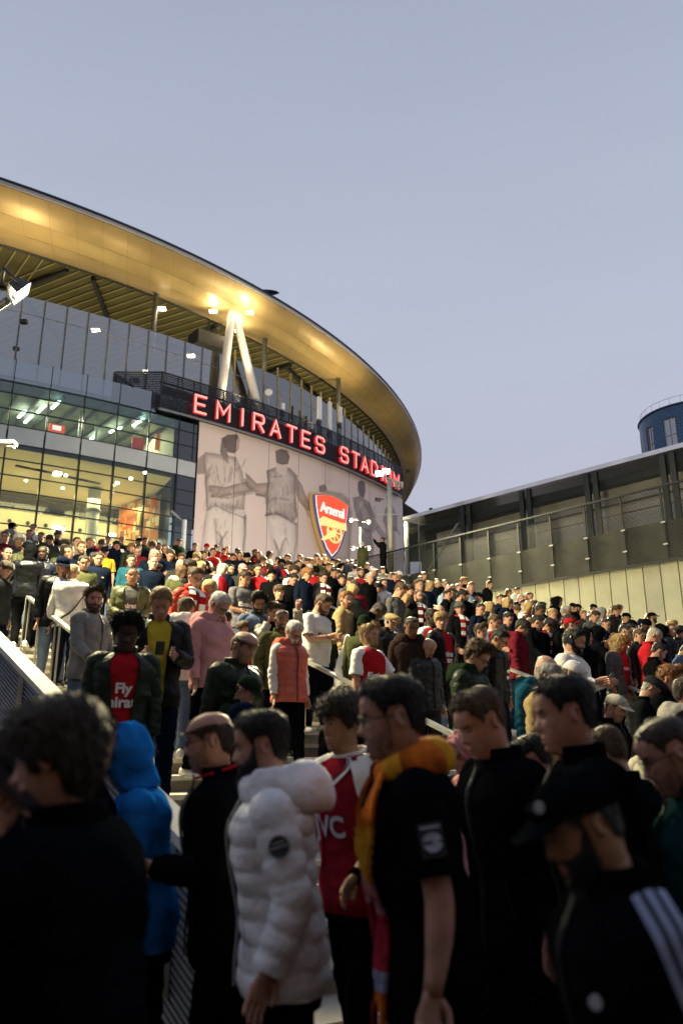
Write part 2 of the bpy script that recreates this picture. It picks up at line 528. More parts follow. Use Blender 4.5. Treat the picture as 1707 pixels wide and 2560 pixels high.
# cladding wall in panels
CP = 2.3
nc = int((u_l - .3 - u_r) / CP)
for i in range(nc):
    a0, a1 = u_r + i * CP, u_r + (i + 1) * CP - .02
    for (zb, ze) in ((8.9, 10.6), (10.62, 11.75)):
        q = [rel(wv(a0, .95 + SB, zb), shed), rel(wv(a1, .95 + SB, zb), shed), rel(wv(a1, .95 + SB, ze), shed), rel(wv(a0, .95 + SB, ze), shed)]
        MB().prism(q, Vector((*(WV * .08), 0))).build('cladding_panel', m_clad, shed)
for zc in (9.8, 11.0, 11.85):
    MB().beam(rel(wv(u_r, .80 + SB, zc), shed), rel(wv(u_l - .2, .80 + SB, zc), shed), .05, .05).build('horizontal_rail', m_dark, shed)
MB().beam(rel(wv(u_r, .86 + SB, 9.15), shed), rel(wv(u_l - .2, .86 + SB, 9.15), shed), .12, .18).build('pipe', m_dark, shed)
MB().beam(rel(wv(u_r, .70 + SB, 9.45), shed), rel(wv(u_l - .2, .70 + SB, 9.45), shed), .07, .09).build('pipe', m_dark, shed)
# steel posts in pairs and the mesh bays between
px_posts = [1168, 1320, 1490, 1690]
us = []
for p_ in px_posts: us.append(w_u(p_, 1320, SB)[0])
step_u = us[0] - us[1]
bay = [u_l - .05] + us + [us[-1] - step_u * k for k in (1, 2)]
for i, u in enumerate(bay[1:]):
    for q in (-.19, .19):
        MB().beam(rel(wv(u + q, SB - .06, 8.9), shed), rel(wv(u + q, SB - .06, zt_(u) - .15), shed), .22, .14, up=(WV[0], WV[1], 0)).build('post', m_dark, shed)
for i in range(len(bay) - 1):
    a0, a1 = bay[i], bay[i + 1]
    q = [rel(wv(a0, SB, 8.92), shed), rel(wv(a1, SB, 8.92), shed), rel(wv(a1, SB, zt_(a1) - .16), shed), rel(wv(a0, SB, zt_(a0) - .16), shed)]
    MB().prism(q, Vector((*(WV * .012), 0))).build('mesh_panel', m_mesh2, shed)
    MB().beam(rel(wv(a0, SB + .22, zt_(a0) - .62), shed), rel(wv(a1, SB + .22, zt_(a1) - .62), shed), .05, .30).build('louvre', m_dark, shed)
MB().beam(rel(wv(bay[0] - .2, SB + .3, 8.95), shed), rel(wv(bay[1] + .3, SB + .3, zt_(bay[1]) - .3), shed), .10, .12).build('brace', m_galv, shed)
MB().beam(rel(wv(u_l - .75, SB + .05, 8.9), shed), rel(wv(u_l - .75, SB + .05, 12.2), shed), .05, .05).build('post', m_galv, shed)
# bright capping on top, white end frame, roof
b = MB(); b.prism([rel(wv(u_r, SB - .14, z_r - .10), shed), rel(wv(u_l + .12, SB - .14, z_l - .10), shed), rel(wv(u_l + .12, SB - .14, z_l + .08), shed), rel(wv(u_r, SB - .14, z_r + .08), shed)], Vector((*(WV * 1.3), 0)))
b.build('roof_edge', m_edge, shed)
MB().beam(rel(wv(u_l + .04, SB, 8.9), shed), rel(wv(u_l + .04, SB, z_l - .17), shed), .16, .16, up=(WV[0], WV[1], 0)).build('end_frame', m_white, shed)
b = MB(); b.prism([rel(wv(u_r, SB + 1.17, z_r - .1), shed), rel(wv(u_l, SB + 1.17, z_l - .1), shed), rel(wv(u_l, SB + 1.17, z_l + .02), shed), rel(wv(u_r, SB + 1.17, z_r + .02), shed)], Vector((*(WV * 7), 0)))
b.build('roof', m_conc, shed)
b = MB(); b.prism([rel(wv(u_l - .1, SB + .9, 8.9), shed), rel(wv(u_l - .1, SB + 7, 8.9), shed), rel(wv(u_l - .1, SB + 7, z_l - .12), shed), rel(wv(u_l - .1, SB + .9, z_l - .12), shed)], Vector((*(WU * -.3), 0)))
b.build('end_wall', m_conc, shed)
# roof lights: three shallow domes
for pxl, dv in ((1205, 2.9), (1440, 2.9)):
    uu, _ = w_u(pxl, 1230, SB + dv)
    b = MB()
    th = np.linspace(0, 2 * math.pi, 32, endpoint=False)
    rr = 1.75
    P = np.array([[(rr * math.cos(a) * math.cos(e), rr * math.sin(a) * math.cos(e), .42 * math.sin(e)) for a in th] for e in np.linspace(0, 1.45, 7)])
    b.loft(P)
    o = b.build('roof_light', mat('dome_glazing', (.18, .24, .30), .12, .3), shed); o.location = rel(wv(uu, SB + dv, zt_(uu) + .03), shed)

# blue round tower
tw = empty('round_tower', (32.4, 68.4, 0)); put(tw, 'round dark blue tiled tower with tall windows above the mesh roof edge', 'tower')
def brick_mat(name, c1, c2, mortar, sc, bw, bh):
    m = bpy.data.materials.new(name); m.use_nodes = True; t = m.node_tree; b_ = t.nodes['Principled BSDF']
    uvn = t.nodes.new('ShaderNodeUVMap')
    br = t.nodes.new('ShaderNodeTexBrick'); br.inputs['Color1'].default_value = (*c1, 1); br.inputs['Color2'].default_value = (*c2, 1); br.inputs['Mortar'].default_value = (*mortar, 1)
    br.inputs['Scale'].default_value = sc; br.inputs['Brick Width'].default_value = bw; br.inputs['Row Height'].default_value = bh; br.inputs['Mortar Size'].default_value = .03
    t.links.new(uvn.outputs[0], br.inputs['Vector']); t.links.new(br.outputs['Color'], b_.inputs['Base Color'])
    bp = t.nodes.new('ShaderNodeBump'); bp.inputs['Strength'].default_value = .5; bp.inputs['Distance'].default_value = .03; bp.invert = True
    t.links.new(br.outputs['Fac'], bp.inputs['Height']); t.links.new(bp.outputs[0], b_.inputs['Normal'])
    b_.inputs['Roughness'].default_value = .38
    return m
m_blue = brick_mat('blue_tile', (.022, .088, .19), (.03, .11, .23), (.010, .03, .07), 1.0, .6, .3)
TR, TZ = 4.6, 30.7
WIN = [(-196, 7, 26.4, 29.5), (-167, 11, 26.5, 29.5), (-139, 14, 26.6, 29.55), (-109, 14, 26.6, 29.55), (-80, 14, 26.6, 29.55), (-50, 14, 26.6, 29.55)]
segs = []
angs = sorted(set([a - w_ / 2 * 1.0 for a, w_, _, _ in WIN] + [a + w_ / 2 for a, w_, _, _ in WIN] + list(range(-200, 161, 6))))
b = MB(); uvs = []
def in_win(am):
    for a, w_, z0, z1 in WIN:
        if abs(((am - a + 180) % 360) - 180) < w_ / 2: return (z0, z1)
for a0, a1 in zip(angs[:-1], angs[1:]):
    am = (a0 + a1) / 2; w_ = in_win(am)
    for (z0, z1) in ([(0, TZ)] if not w_ else [(0, w_[0]), (w_[1], TZ)]):
        P = [(TR * math.cos(R(a)), TR * math.sin(R(a)), z) for a, z in ((a0, z0), (a1, z0), (a1, z1), (a0, z1))]
        b.add(P, [(0, 1, 2, 3)])
        uvs += [(R(a) * TR, z) for a, z in ((a0, z0), (a1, z0), (a1, z1), (a0, z1))]
th = [R(a) for a in range(0, 360, 6)]
b.add([(TR * math.cos(a), TR * math.sin(a), TZ) for a in th], [tuple(range(60))]); uvs += [(0, 0)] * 60
o = b.build('wall', m_blue, tw)
ul = o.data.uv_layers.new(name='UVMap')
flat = []
for p in o.data.polygons:
    for vi in p.vertices: flat += list(uvs[vi])
ul.data.foreach_set('uv', flat)
b = MB(); b.tube([(TR * 1.01 * math.cos(a), TR * 1.01 * math.sin(a), TZ - .05) for a in np.linspace(0, 2 * math.pi, 61)], .09, 6); b.build('coping', m_blue, tw)
b = MB(); b.tube([(TR * .96 * math.cos(a), TR * .96 * math.sin(a), TZ + .75) for a in np.linspace(0, 2 * math.pi, 61)], .02, 5)
for a in np.linspace(0, 2 * math.pi, 30): b.tube([(TR * .96 * math.cos(a), TR * .96 * math.sin(a), TZ), (TR * .96 * math.cos(a), TR * .96 * math.sin(a), TZ + .75)], .015, 4)
b.build('roof_railing', m_galv, tw)
m_wpane = glass('tower_pane', (.25, .28, .32), .35)
m_blind = mat('window_blind', (.42, .42, .46), .7)
m_wframe = mat('window_frame', (.30, .33, .38), .5)
for a, w_, z0, z1 in WIN:
    W2 = TR * math.sin(R(w_ / 2)) - .004
    win = MB()
    for x0, x1, za, zb in ((-W2, -W2 + .06, z0, z1), (W2 - .06, W2, z0, z1), (-W2 + .06, W2 - .06, z0, z0 + .06), (-W2 + .06, W2 - .06, z1 - .06, z1), (-W2 + .06, W2 - .06, z0 + (z1 - z0) * .46, z0 + (z1 - z0) * .46 + .06), (-.03, .03, z0 + .06, z1 - .06)):
        win.box(((x0 + x1) / 2, 0, (za + zb) / 2), (x1 - x0, .10, zb - za))
    o = win.build('window', m_wframe, tw)
    o.location = ((TR - .16) * math.cos(R(a)), (TR - .16) * math.sin(R(a)), 0); o.rotation_euler = (0, 0, R(a + 90))
    zm = z0 + (z1 - z0) * .46
    for x0, x1 in ((-W2 + .06, -.03), (.03, W2 - .06)):
        for za, zb in ((z0 + .06, zm), (zm + .06, z1 - .06)):
            MB().box(((x0 + x1) / 2, .012, (za + zb) / 2), (x1 - x0, .01, zb - za)).build('pane', m_wpane, o)
    MB().box((0, .09, z0 + (z1 - z0) * .23), (W2 * 1.9, .02, (z1 - z0) * .44)).build('blind', m_blind, o)
    MB().box((0, .35, (z0 + z1) / 2), (W2 * 2, .02, z1 - z0)).build('recess_back', m_dark, o)

# unseen brick terrace, added behind the viewer to shade the near people
ter = empty('added_shade_terrace', (0, -9.5, 0)); put(ter, 'unseen dark brick terrace added behind the viewer to shade the passers-by', 'building')
m_brick = mat('brick_dark', (.10, .062, .045), .85, var=.3, vscale=2.5, bump=.3, bscale=30)
MB().box((0, -4, 7.2), (90, 8, 14.4)).build('wall', m_brick, ter)
MB().box((0, -3.9, 14.6), (91, 8.6, .4)).build('cornice', m_conc, ter)
me_w1 = MB().box((0, .02, 0), (1.2, .08, 1.9)).mesh('window', [m_wframe])
me_p1 = MB().box((0, .065, 0), (1.06, .02, 1.76)).mesh('pane', [mat('night_pane', (.01, .012, .016), .08)])
for i in range(18):
    for j in range(4):
        o = link('window', me_w1, ter); o.location = (-38 + i * 4.4, 0, 2.2 + j * 3.3)
        link('pane', me_p1, o)
# ------------------------------------------------------------------ stadium
FC, FR = np.array([-50.1, 101.35]), 63.86      # facade circle
RC, RR = np.array([-53.45, 94.2]), 63.0      # roof rim circle
GC, GR = np.array([-55.08, 100.56]), 62.95     # inner edge of the golden soffit
RIMZ = 34.1
def fa(deg, r=0.0, z=0.0):
    a = R(deg); return (FC[0] + (FR + r) * math.cos(a), FC[1] + (FR + r) * math.sin(a), z)
def phi_z(px, py, dr=0.0):
    """angle and height of a picture point on the facade cylinder"""
    d = px_dir(px, py)
    A = d[0] ** 2 + d[1] ** 2; B = -2 * (d[0] * FC[0] + d[1] * FC[1]); C = FC @ FC - (FR + dr) ** 2
    t = (-B - math.sqrt(max(B * B - 4 * A * C, 0))) / (2 * A)
    x, y = d[0] * t - FC[0], d[1] * t - FC[1]
    return math.degrees(math.atan2(y, x)), CAMZ + d[2] * t
stad = empty('stadium', (0, 0, 0)); put(stad, 'curved stadium with golden underlit roof, glass facade and long printed mural', 'stadium')

m_soff = mat('soffit_metal', (.45, .325, .135), .42, .25, var=.07, vscale=.8)
m_rim = mat('roof_rim_light', (.50, .49, .50), .4, .3)
m_rimd = mat('roof_rim_dark', (.012, .014, .018), .5)
m_in = mat('inner_soffit', (.115, .10, .04), .55, .3, var=.2, vscale=.5)
m_slat = mat('soffit_slat', (.30, .26, .13), .5, .1)
m_roof = mat('roof_skin', (.25, .26, .28), .5, .4)
m_mull = mat('mullion', (.014, .024, .024), .4, .4)
m_mullg = mat('mullion_grey', (.20, .215, .23), .4, .5)
m_pane = glass('facade_pane', (.80, .90, .86), .015)
m_pane_teal = glass('facade_pane_teal', (.40, .58, .54), .10)
m_pane_dark = glass('facade_pane_dark', (.20, .27, .26), .10)
m_pane_up = glass('screen_pane', (.70, .71, .72), .27)
m_para = glass('parapet_pane', (.60, .68, .72), .22)
m_span = mat('spandrel', (.40, .43, .44), .35, .2, var=.08, vscale=1)

# --- roof rim and soffit
A0, A1 = -84.0, 38.0
def rimp(a, r=0, z=RIMZ): return np.array((RC[0] + (RR + r) * math.cos(R(a)), RC[1] + (RR + r) * math.sin(R(a)), z))
def goldp(a, r=0, z=RIMZ): return np.array((GC[0] + (GR + r) * math.cos(R(a)), GC[1] + (GR + r) * math.sin(R(a)), z))
aa = np.linspace(A0, A1, 123)
rings = []
for a in aa:
    rings.append([rimp(a, 0, RIMZ + .02), rimp(a, .10, RIMZ + .05), rimp(a, .12, RIMZ + .26), rimp(a, .02, RIMZ + .30)])
MB().grid(rings, 0).build('rim_gutter', m_rim, stad)
rings = [[rimp(a, .06, RIMZ + .262), rimp(a, .16, RIMZ + .27), rimp(a, .16, RIMZ + .42), rimp(a, .0, RIMZ + .45)] for a in aa]
MB().grid(rings, 0).build('rim_edge', m_rimd, stad)
MB().grid([[rimp(a, .0, RIMZ + .44), rimp(a, -3, RIMZ + .9), rimp(a, -14, RIMZ + 1.3), rimp(a, -30, RIMZ + 1.0)] for a in aa], 0).build('roof', m_roof, stad)
def soff(a, t):
    p = rimp(a) * (1 - t) + goldp(a) * t
    p = p.copy(); p[2] = RIMZ - 1.0 * math.sin(math.pi * min(1, t * 1.02)) ** .8 * (1 - .35 * t)
    return p
rows = [0.0, .27, .52, .77, 1.0]
DA = 1.56
na = int((A1 - A0) / DA)
for k in range(na):
    for r_ in range(4):
        a0, a1 = A0 + k * DA + .005, A0 + (k + 1) * DA - .005
        t0, t1 = rows[r_] + .0016, rows[r_ + 1] - .0016
        dz = rnd.uniform(-.008, .008)
        P = [[soff(a, t) + (0, 0, dz) for a in np.linspace(a0, a1, 4)] for t in np.linspace(t0, t1, 4)]
        if a0 > 15: continue
        MB().grid(P, 0, smooth=True).build('soffit_panel', m_soff, stad)
# dark lining above the joints
MB().grid([[soff(a, t) + (0, 0, .06) for a in aa] for t in np.linspace(0, 1, 8)], 0).build('soffit_lining', m_in, stad)
# inner soffit, ribbed
def inner(a, r): return goldp(a, -r, RIMZ + .02 + .05 * r)
MB().grid([[inner(a, r) for a in aa] for r in (0, 3, 8, 16, 28)], 0).build('inner_soffit', m_in, stad)
MB().tube([goldp(a, 0, RIMZ - .02) for a in aa], .13, 6).build('edge_beam', m_rimd, stad)
me_sl = MB().box((0, .5, 0), (.10, 1, .05)).mesh('soffit_slat', [m_slat])
def slat(p, az, L):
    o = link('soffit_slat', me_sl, stad)
    d = Vector((-math.sin(R(az)), math.cos(R(az)), 0))
    q = Vector(p)
    e = q + d * L
    rr_ = lambda v: GR - math.hypot(v.x - GC[0], v.y - GC[1])
    z1 = RIMZ + .05 * rr_(e)
    e.z = z1 - .06; q.z = RIMZ + .05 * max(0, rr_(q)) - .06
    dd = (e - q)
    o.location = q; o.scale = (1, dd.length, 1)
    o.rotation_euler = (math.atan2(dd.z, math.hypot(dd.x, dd.y)), 0, math.atan2(-dd.x, dd.y))
fold = -56.0
a = -83.0
while a < fold:
    slat(goldp(a, -.15), 37, 17); a += .82
a = -62.0
for i in range(96):
    aa_ = fold + i * .78
    if aa_ < 14: slat(goldp(aa_, -.15), 58 - max(0, (aa_ + 40)) * .9, 18)
# beams under the inner soffit
def ibeam(a0, r0, a1, r1, w=.28):
    p, q = inner(a0, r0), inner(a1, r1)
    p[2] -= .2; q[2] -= .2
    MB().beam(p, q, w, .3).build('roof_beam', m_rimd, stad)
ibeam(-70, 7, -57.5, 5.5); ibeam(-57.5, 5.5, -55.2, .4); ibeam(-57.5, 5.5, -52, 12); ibeam(-53.5, .4, -48, 9); ibeam(-44, .4, -43.2, 6); ibeam(-46, 6, -43.2, 6); ibeam(-43.2, 6, -39, 4.5); ibeam(-36, .4, -35.7, 6); ibeam(-36, 1, -20, 3)

# --- glass screen on the terrace above the facade
GS_R, GZ0, GZ1, GZ2 = -1.4, 23.0, 28.75, 30.0
gs_a, gs_d = -79.0, 1.30
def gsp(a, dr=0.0, z=0.0):
    p = np.array(fa(a, GS_R + dr)[:2]); q = p - RC; r = np.hypot(*q)
    if r > RR - 2.4: p = RC + q * (RR - 2.4 + dr) / r
    return (p[0], p[1], z)
for i in range(56):
    a0 = gs_a + i * gs_d; a1 = a0 + gs_d
    post_top = GZ2 + (.02 if a0 < -49 else .75)
    b = MB()
    for q in (-.045, .045):
        p = Vector(gsp(a0, 0, GZ0)); t_ = Vector((-math.sin(R(a0)), math.cos(R(a0)), 0)) * q
        b.beam(p + t_, Vector((p.x, p.y, post_top)) + t_, .035, .12, up=(math.cos(R(a0)), math.sin(R(a0)), 0))
    b.build('post', m_mullg if a0 < -49 else m_slat, stad)
    for z0, z1 in ((GZ0, GZ1 - .03), (GZ1 + .03, GZ2)):
        P = [gsp(a0 + .05, 0, z0), gsp(a1 - .05, 0, z0), gsp(a1 - .05, 0, z1), gsp(a0 + .05, 0, z1)]
        c = Vector((math.cos(R(a0)), math.sin(R(a0)), 0)) * .015
        MB().prism(P, c).build('screen_pane', m_pane_up, stad)
    MB().beam(gsp(a0, 0, GZ1), gsp(a1, 0, GZ1), .05, .06).build('transom', m_mullg, stad)
    MB().beam(gsp(a0, -.1, 26.2), gsp(a1, -.1, 26.2), .03, .035).build('transom', m_slat, stad)
# terrace floor and an inner dark core wall of the bowl
MB().grid([[fa(a, r, 23.28) for a in np.arange(-90, -5, 1.5)] for r in (-.08, -20)], 0).build('terrace_floor', m_conc, stad)
MB().grid([[fa(a, -19, z) for a in np.arange(-90, -5, 1.5)] for z in (23.2, 26)], 0).build('bowl_wall', mat('bowl_wall', (.16, .15, .11), .7, var=.3, vscale=.7), stad)
# round columns standing on the terrace
for px, py0 in ((376, 735), (660, 863), (848, 985)):
    ag = phi_z(px, 960 if px < 500 else 1000, -2.2)[0]
    p = fa(ag, -2.3)
    b = MB(); b.tube([(p[0], p[1], 23), (p[0], p[1], RIMZ - .3)], .2, 12); b.tube([(p[0], p[1], RIMZ - .5), (p[0], p[1], RIMZ - .1)], [.22, .55], 10)
    b.build('column', m_mullg, stad)
# terrace lights
m_lamp = mat('lamp_warm', (1, .9, .7), .4, emit=(1, .86, .6), estr=14)
for px, py in ((405, 772), (240, 826), (369, 929), (478, 890)):
    d = px_dir(px, py); t = 58.5 if px > 300 else 55
    p = d * t; p[2] += CAMZ
    b = MB(); b.box(p, (.55, .35, .12)); b.build('ceiling_lamp', m_lamp, stad)
# speaker cluster hanging at the roof edge
d = px_dir(520, 858); p = d * 62; p[2] += CAMZ
b = MB(); b.box(p, (2.6, 1.6, 1.1), 0, Matrix.Rotation(R(40), 3, 'Z')); b.box(p + (0, 0, 1.2), (.15, .15, 1.6)); b.box(p + (.9, .5, 1.2), (.12, .12, 1.6))
b.build('speaker_cluster', m_rimd, stad)

# --- glazed facade
LV = [23.5, 22.45, 21.4, 20.35]
LL = [19.2, 18.2, 17.2, 16.2, 15.2, 14.2, 13.2, 12.2, 11.2, 10.1, 9.02]
COLA = [-62.1 + 1.945 * k for k in range(-8, 6)]
AE = phi_z(498, 1062)[0]
cols = COLA + [AE - .06]
for i, (a0, a1) in enumerate(zip(cols[:-1], cols[1:])):
    last = i == len(cols) - 2
    def pane(z0, z1, m, nm='pane', r=0.0):
        P = [fa(a0 + .05, r, z0 + .03), fa(a1 - .05, r, z0 + .03), fa(a1 - .05, r, z1 - .03), fa(a0 + .05, r, z1 - .03)]
        MB().prism(P, Vector((math.cos(R(a0)), math.sin(R(a0)), 0)) * .02).build(nm, m, stad)
    for k in range(3): pane(LV[k + 1], LV[k], m_pane_dark if last else (m_pane_teal if k == 0 else m_pane))
    for k in range(len(LL) - 1): pane(LL[k + 1], LL[k], m_pane_dark if last else m_pane)
    pane(LL[0], LV[3], m_span, 'spandrel_panel', .02)
    if True:
        P = [fa(a0 + .03, .16, 23.2), fa(a1 - .03, .16, 23.2), fa(a1 - .03, .16, 24.62), fa(a0 + .03, .16, 24.62)]
        MB().prism(P, Vector((math.cos(R(a0)), math.sin(R(a0)), 0)) * .018).build('parapet_pane', m_para, stad)
    for zz in LV + LL[:-1]:
        MB().beam(fa(a0, .0, zz), fa(a1, .0, zz), .12, .06).build('transom', m_mull, stad)
for i, a in enumerate(cols[:-1]):
    MB().beam(fa(a, .02, 8.9), fa(a, .02, LL[0]), .10, .26, up=(math.cos(R(a)), math.sin(R(a)), 0)).build('mullion', m_mull, stad)
    MB().beam(fa(a, .02, LL[0]), fa(a, .02, 23.5), .06, .12, up=(math.cos(R(a)), math.sin(R(a)), 0)).build('mullion', m_mull, stad)
    MB().beam(fa(a, .17, 23.3), fa(a, .17, 24.7), .045, .06, up=(math.cos(R(a)), math.sin(R(a)), 0)).build('parapet_post', m_mull, stad)
MB().beam(fa(cols[-2] + 1.0, .02, 20.35), fa(cols[-2] + 1.0, .02, 23.5), .05, .1).build('mullion', m_mull, stad)

# --- rooms behind the glass
m_cream = mat('hall_plaster', (.66, .58, .40), .7, var=.06, vscale=.6)
m_ceil = mat('hall_ceiling', (.70, .58, .34), .6)
m_greyc = mat('concourse_ceiling', (.42, .45, .34), .6, var=.2, vscale=1)
m_tube = mat('tube_lamp', (1, 1, .95), .4, emit=(1, .98, .86), estr=9)
m_door = mat('door_wood', (.13, .045, .018), .5)
m_wallw = mat('hall_wall_white', (.75, .73, .66), .6)
ra = np.arange(-82, -51.2, 1.4)
AEND = ra[-1]
MB().grid([[fa(a, r, 20.1) for a in ra] for r in (-.1, -12)], 0).build('floor_slab', m_conc, stad)
MB().grid([[fa(a, r, 19.35) for a in ra] for r in (-.1, -12)], 0).build('slab_soffit', m_conc, stad)
MB().grid([[fa(a, r, 23.2) for a in ra] for r in (-.1, -12)], 0).build('concourse_ceiling', m_greyc, stad)
MB().grid([[fa(a, -9.5, z) for a in ra] for z in (20.1, 23.2)], 0).build('concourse_wall', mat('concourse_wall', (.36, .39, .22), .7, var=.25, vscale=.6), stad)
MB().grid([[fa(AEND, r, z) for z in (20.1, 23.2)] for r in (-.2, -9.5)], 0).build('concourse_wall', m_cream, stad)
for i in range(26):
    a = -80 + i * 1.15
    MB().beam(fa(a, -.4, 23.05), fa(a - 1.0, -9.3, 23.05), .16, .16).build('ceiling_rib', m_mullg, stad)
for px, py in ((56, 1035), (104, 1022), (72, 1048), (140, 1012), (232, 1095), (345, 1056), (356, 1049), (299, 1071), (280, 1078)):
    a, _ = phi_z(px, py); d = px_dir(px, py)
    t = (22.85 - CAMZ) / d[2]
    p = d * t; p[2] = 22.85
    b = MB(); b.box(p, (1.5 if px not in (356, 299, 280) else .6, .16, .1), 0, Matrix.Rotation(R(-52), 3, 'Z')); b.build('tube_light', m_tube, stad)
# scoreboard screen, signs in the concourse
m_scr = mat('screen_red', (.5, .02, .01), .4, emit=(1, .09, .03), estr=.9)
m_scrw = mat('screen_white', (.8, .8, .8), .4, emit=(1, .9, .85), estr=1.1)
def plate(px, py, dr, w, h, m, nm, th=.08):
    a, z = phi_z(px, py, dr)
    o = MB().box((0, 0, 0), (w, th, h)).build(nm, m, stad)
    o.location = fa(a, dr, z); o.rotation_euler = (0, 0, R(a + 90))
    return o
plate(143, 1071, -2.5, 1.0, .52, m_scr, 'screen'); plate(143, 1070, -2.44, .55, .30, m_scrw, 'screen_text_block')
plate(345, 1110, -2.2, .85, .9, mat('poster_red', (.42, .03, .02), .5, emit=(1, .07, .03), estr=.12), 'poster')
plate(346, 1071, -2.2, .75, .3, mat('sign_pale', (.5, .5, .42), .5), 'sign_board')
plate(394, 1106, -2.6, .35, 1.15, mat('poster_orange', (.6, .13, .02), .5, emit=(1, .2, .02), estr=.25), 'poster')
for px in (205, 247):
    a, _ = phi_z(px, 1080, -2); p = fa(a, -2.5)
    MB().tube([(p[0], p[1], 20.1), (p[0], p[1], 23.2)], .13, 10).build('column', m_white, stad)
for px, py in ((110, 1010), (180, 1005), (150, 985)):
    plate(px, py, -3.4, 1.3, .5, m_rimd, 'ceiling_duct', 1.2)
for k in range(5):
    light('concourse_lamp', 'AREA', fa(-75 + k * 5.0, -4.5, 22.9), 420, (1, .96, .66), (5, 1.5), target=fa(-75 + k * 5.0, -4.5, 20), parent=stad)
# tall hall below
MB().grid([[fa(a, r, z) for a in ra] for r, z in ((-.15, 18.95), (-3.0, 18.2), (-11, 17.6))], 0).build('hall_ceiling', m_ceil, stad)
MB().grid([[fa(a, -8.5, z) for a in ra] for z in (9.0, 18.2)], 0).build('hall_wall', m_cream, stad)
MB().grid([[fa(a, r, 9.01) for a in ra] for r in (-.1, -9)], 0).build('hall_floor', mat('hall_floor', (.35, .28, .17), .3), stad)
ZB = phi_z(150, 1290, -5.9)[1]
bal = [[fa(a, r, z) for a in ra] for r, z in ((-8.5, ZB), (-6.0, ZB), (-5.9, ZB - .05), (-5.9, ZB - 1.5), (-8.5, ZB - 1.6))]
MB().grid(bal, 0, smooth=False).build('balcony', m_cream, stad)
for i in range(24):
    a = -79 + i * 1.13
    p = Vector(fa(a, -5.88, ZB - .8)); d = Vector((math.cos(R(a)), math.sin(R(a)), 0))
    b = MB(); b.tube([p, p + d * .05], .13, 12); b.build('porthole', m_rimd, stad)
    if i % 2 == 0: MB().beam(Vector(fa(a, -6.0, ZB)), Vector(fa(a, -6.0, ZB + .9)), .04, .04).build('baluster', m_mullg, stad)
MB().tube([fa(a, -6.0, ZB + .9) for a in ra], .03, 6).build('balcony_rail', m_mullg, stad)
m_bglass = glass('balcony_glass', (.85, .88, .8), .03)
MB().grid([[fa(a, -5.97, z) for a in ra] for z in (ZB + .01, ZB + .85)], 0).build('balcony_glass', m_bglass, stad)
for px, py in ((148, 1252), (219, 1268), (20, 1240)):
    o = plate(px, py, -8.44, 1.05, 2.0, m_door, 'door')
    b = MB(); b.box((.3, -.06, -.05), (.04, .05, .3)); b.build('handle', m_galv, o)
# ceiling slots, downlights
for px, py in ((80, 1170), (130, 1180), (180, 1192), (215, 1200)):
    d = px_dir(px, py); t = (17.85 - CAMZ) / d[2]; p = d * t; p[2] = 17.80
    b = MB(); b.box(p, (1.9, .30, .05), 0, Matrix.Rotation(R(40), 3, 'Z')); b.build('ceiling_slot', mat('slot_dark', (.10, .08, .05), .7), stad)
for px, py, r_ in ((145, 1182, .26), (166, 1187, .10), (66, 1200, .1), (158, 1219, .1), (294, 1206, .12), (328, 1195, .12), (363, 1180, .1)):
    d = px_dir(px, py); t = (17.75 - CAMZ) / d[2]; p = d * t; p[2] = 17.66
    b = MB(); b.tube([p, p + (0, 0, .1)], r_, 12); b.build('downlight', m_lamp, stad)
for px, py in ((140, 1320), (155, 1322), (228, 1330), (238, 1330), (282, 1337), (370, 1350), (382, 1351)):
    d = px_dir(px, py); t = 54; p = d * t; p[2] += CAMZ
    b = MB(); b.box(p, (.4, .3, .14)); b.build('downlight', m_lamp, stad)
# white round column and a patchwork picture wall
a, _ = phi_z(238, 1250, -3.0); p = fa(a, -3.2)
b = MB(); b.tube([(p[0], p[1], 9), (p[0], p[1], 18.1)], .42, 20); b.build('column', m_white, stad)
b = MB(); b.tube([(p[0], p[1], 16.55), (p[0], p[1], 16.75)], .5, 20); b.build('column_collar', m_mullg, stad)
def patch_img():
    n = 192; r2 = np.random.RandomState(3); im = np.zeros((n, n, 3)); im[:] = (.55, .30, .12)
    pal = [(.62, .22, .06), (.75, .60, .36), (.30, .10, .04), (.80, .68, .45), (.50, .10, .04), (.16, .09, .06), (.70, .45, .15), (.75, .12, .03)]
    for i in range(230):
        x, y = r2.randint(0, n, 2); w, h = r2.randint(5, 34), r2.randint(5, 30)
        im[y:y + h, x:x + w] = pal[r2.randint(len(pal))] * np.array(r2.uniform(.7, 1.1))
    yy, xx = np.mgrid[0:n, 0:n]
    for i in range(40):
        x, y, r_ = r2.randint(0, n), r2.randint(0, n), r2.randint(3, 12)
        m_ = np.hypot((xx - x) / .7, yy - y) < r_; im[m_] = pal[r2.randint(len(pal))]
    return im
def img_mat(name, im, rough=.6, emit=0.0):
    h, w = im.shape[:2]
    I = bpy.data.images.new(name, w, h, float_buffer=True)
    I.colorspace_settings.name = 'Non-Color'
    px_ = np.ones((h, w, 4), np.float32); px_[..., :3] = im
    I.pixels.foreach_set(px_.ravel()); I.update(); I.pack()
    m = bpy.data.materials.new(name); m.use_nodes = True; t = m.node_tree; b_ = t.nodes['Principled BSDF']
    tx = t.nodes.new('ShaderNodeTexImage'); tx.image = I; tx.extension = 'EXTEND'
    t.links.new(tx.outputs['Color'], b_.inputs['Base Color'])
    b_.inputs['Roughness'].default_value = rough
    if emit:
        t.links.new(tx.outputs['Color'], b_.inputs['Emission Color']); b_.inputs['Emission Strength'].default_value = emit
    return m
m_patch = img_mat('picture_wall_print', patch_img(), .5)
a0p = phi_z(303, 1300, -5)[0]; a1p = phi_z(398, 1300, -1.2)[0]
P0, P1 = Vector(fa(a0p, -5.5)), Vector(fa(a1p, -1.2))
b = MB()
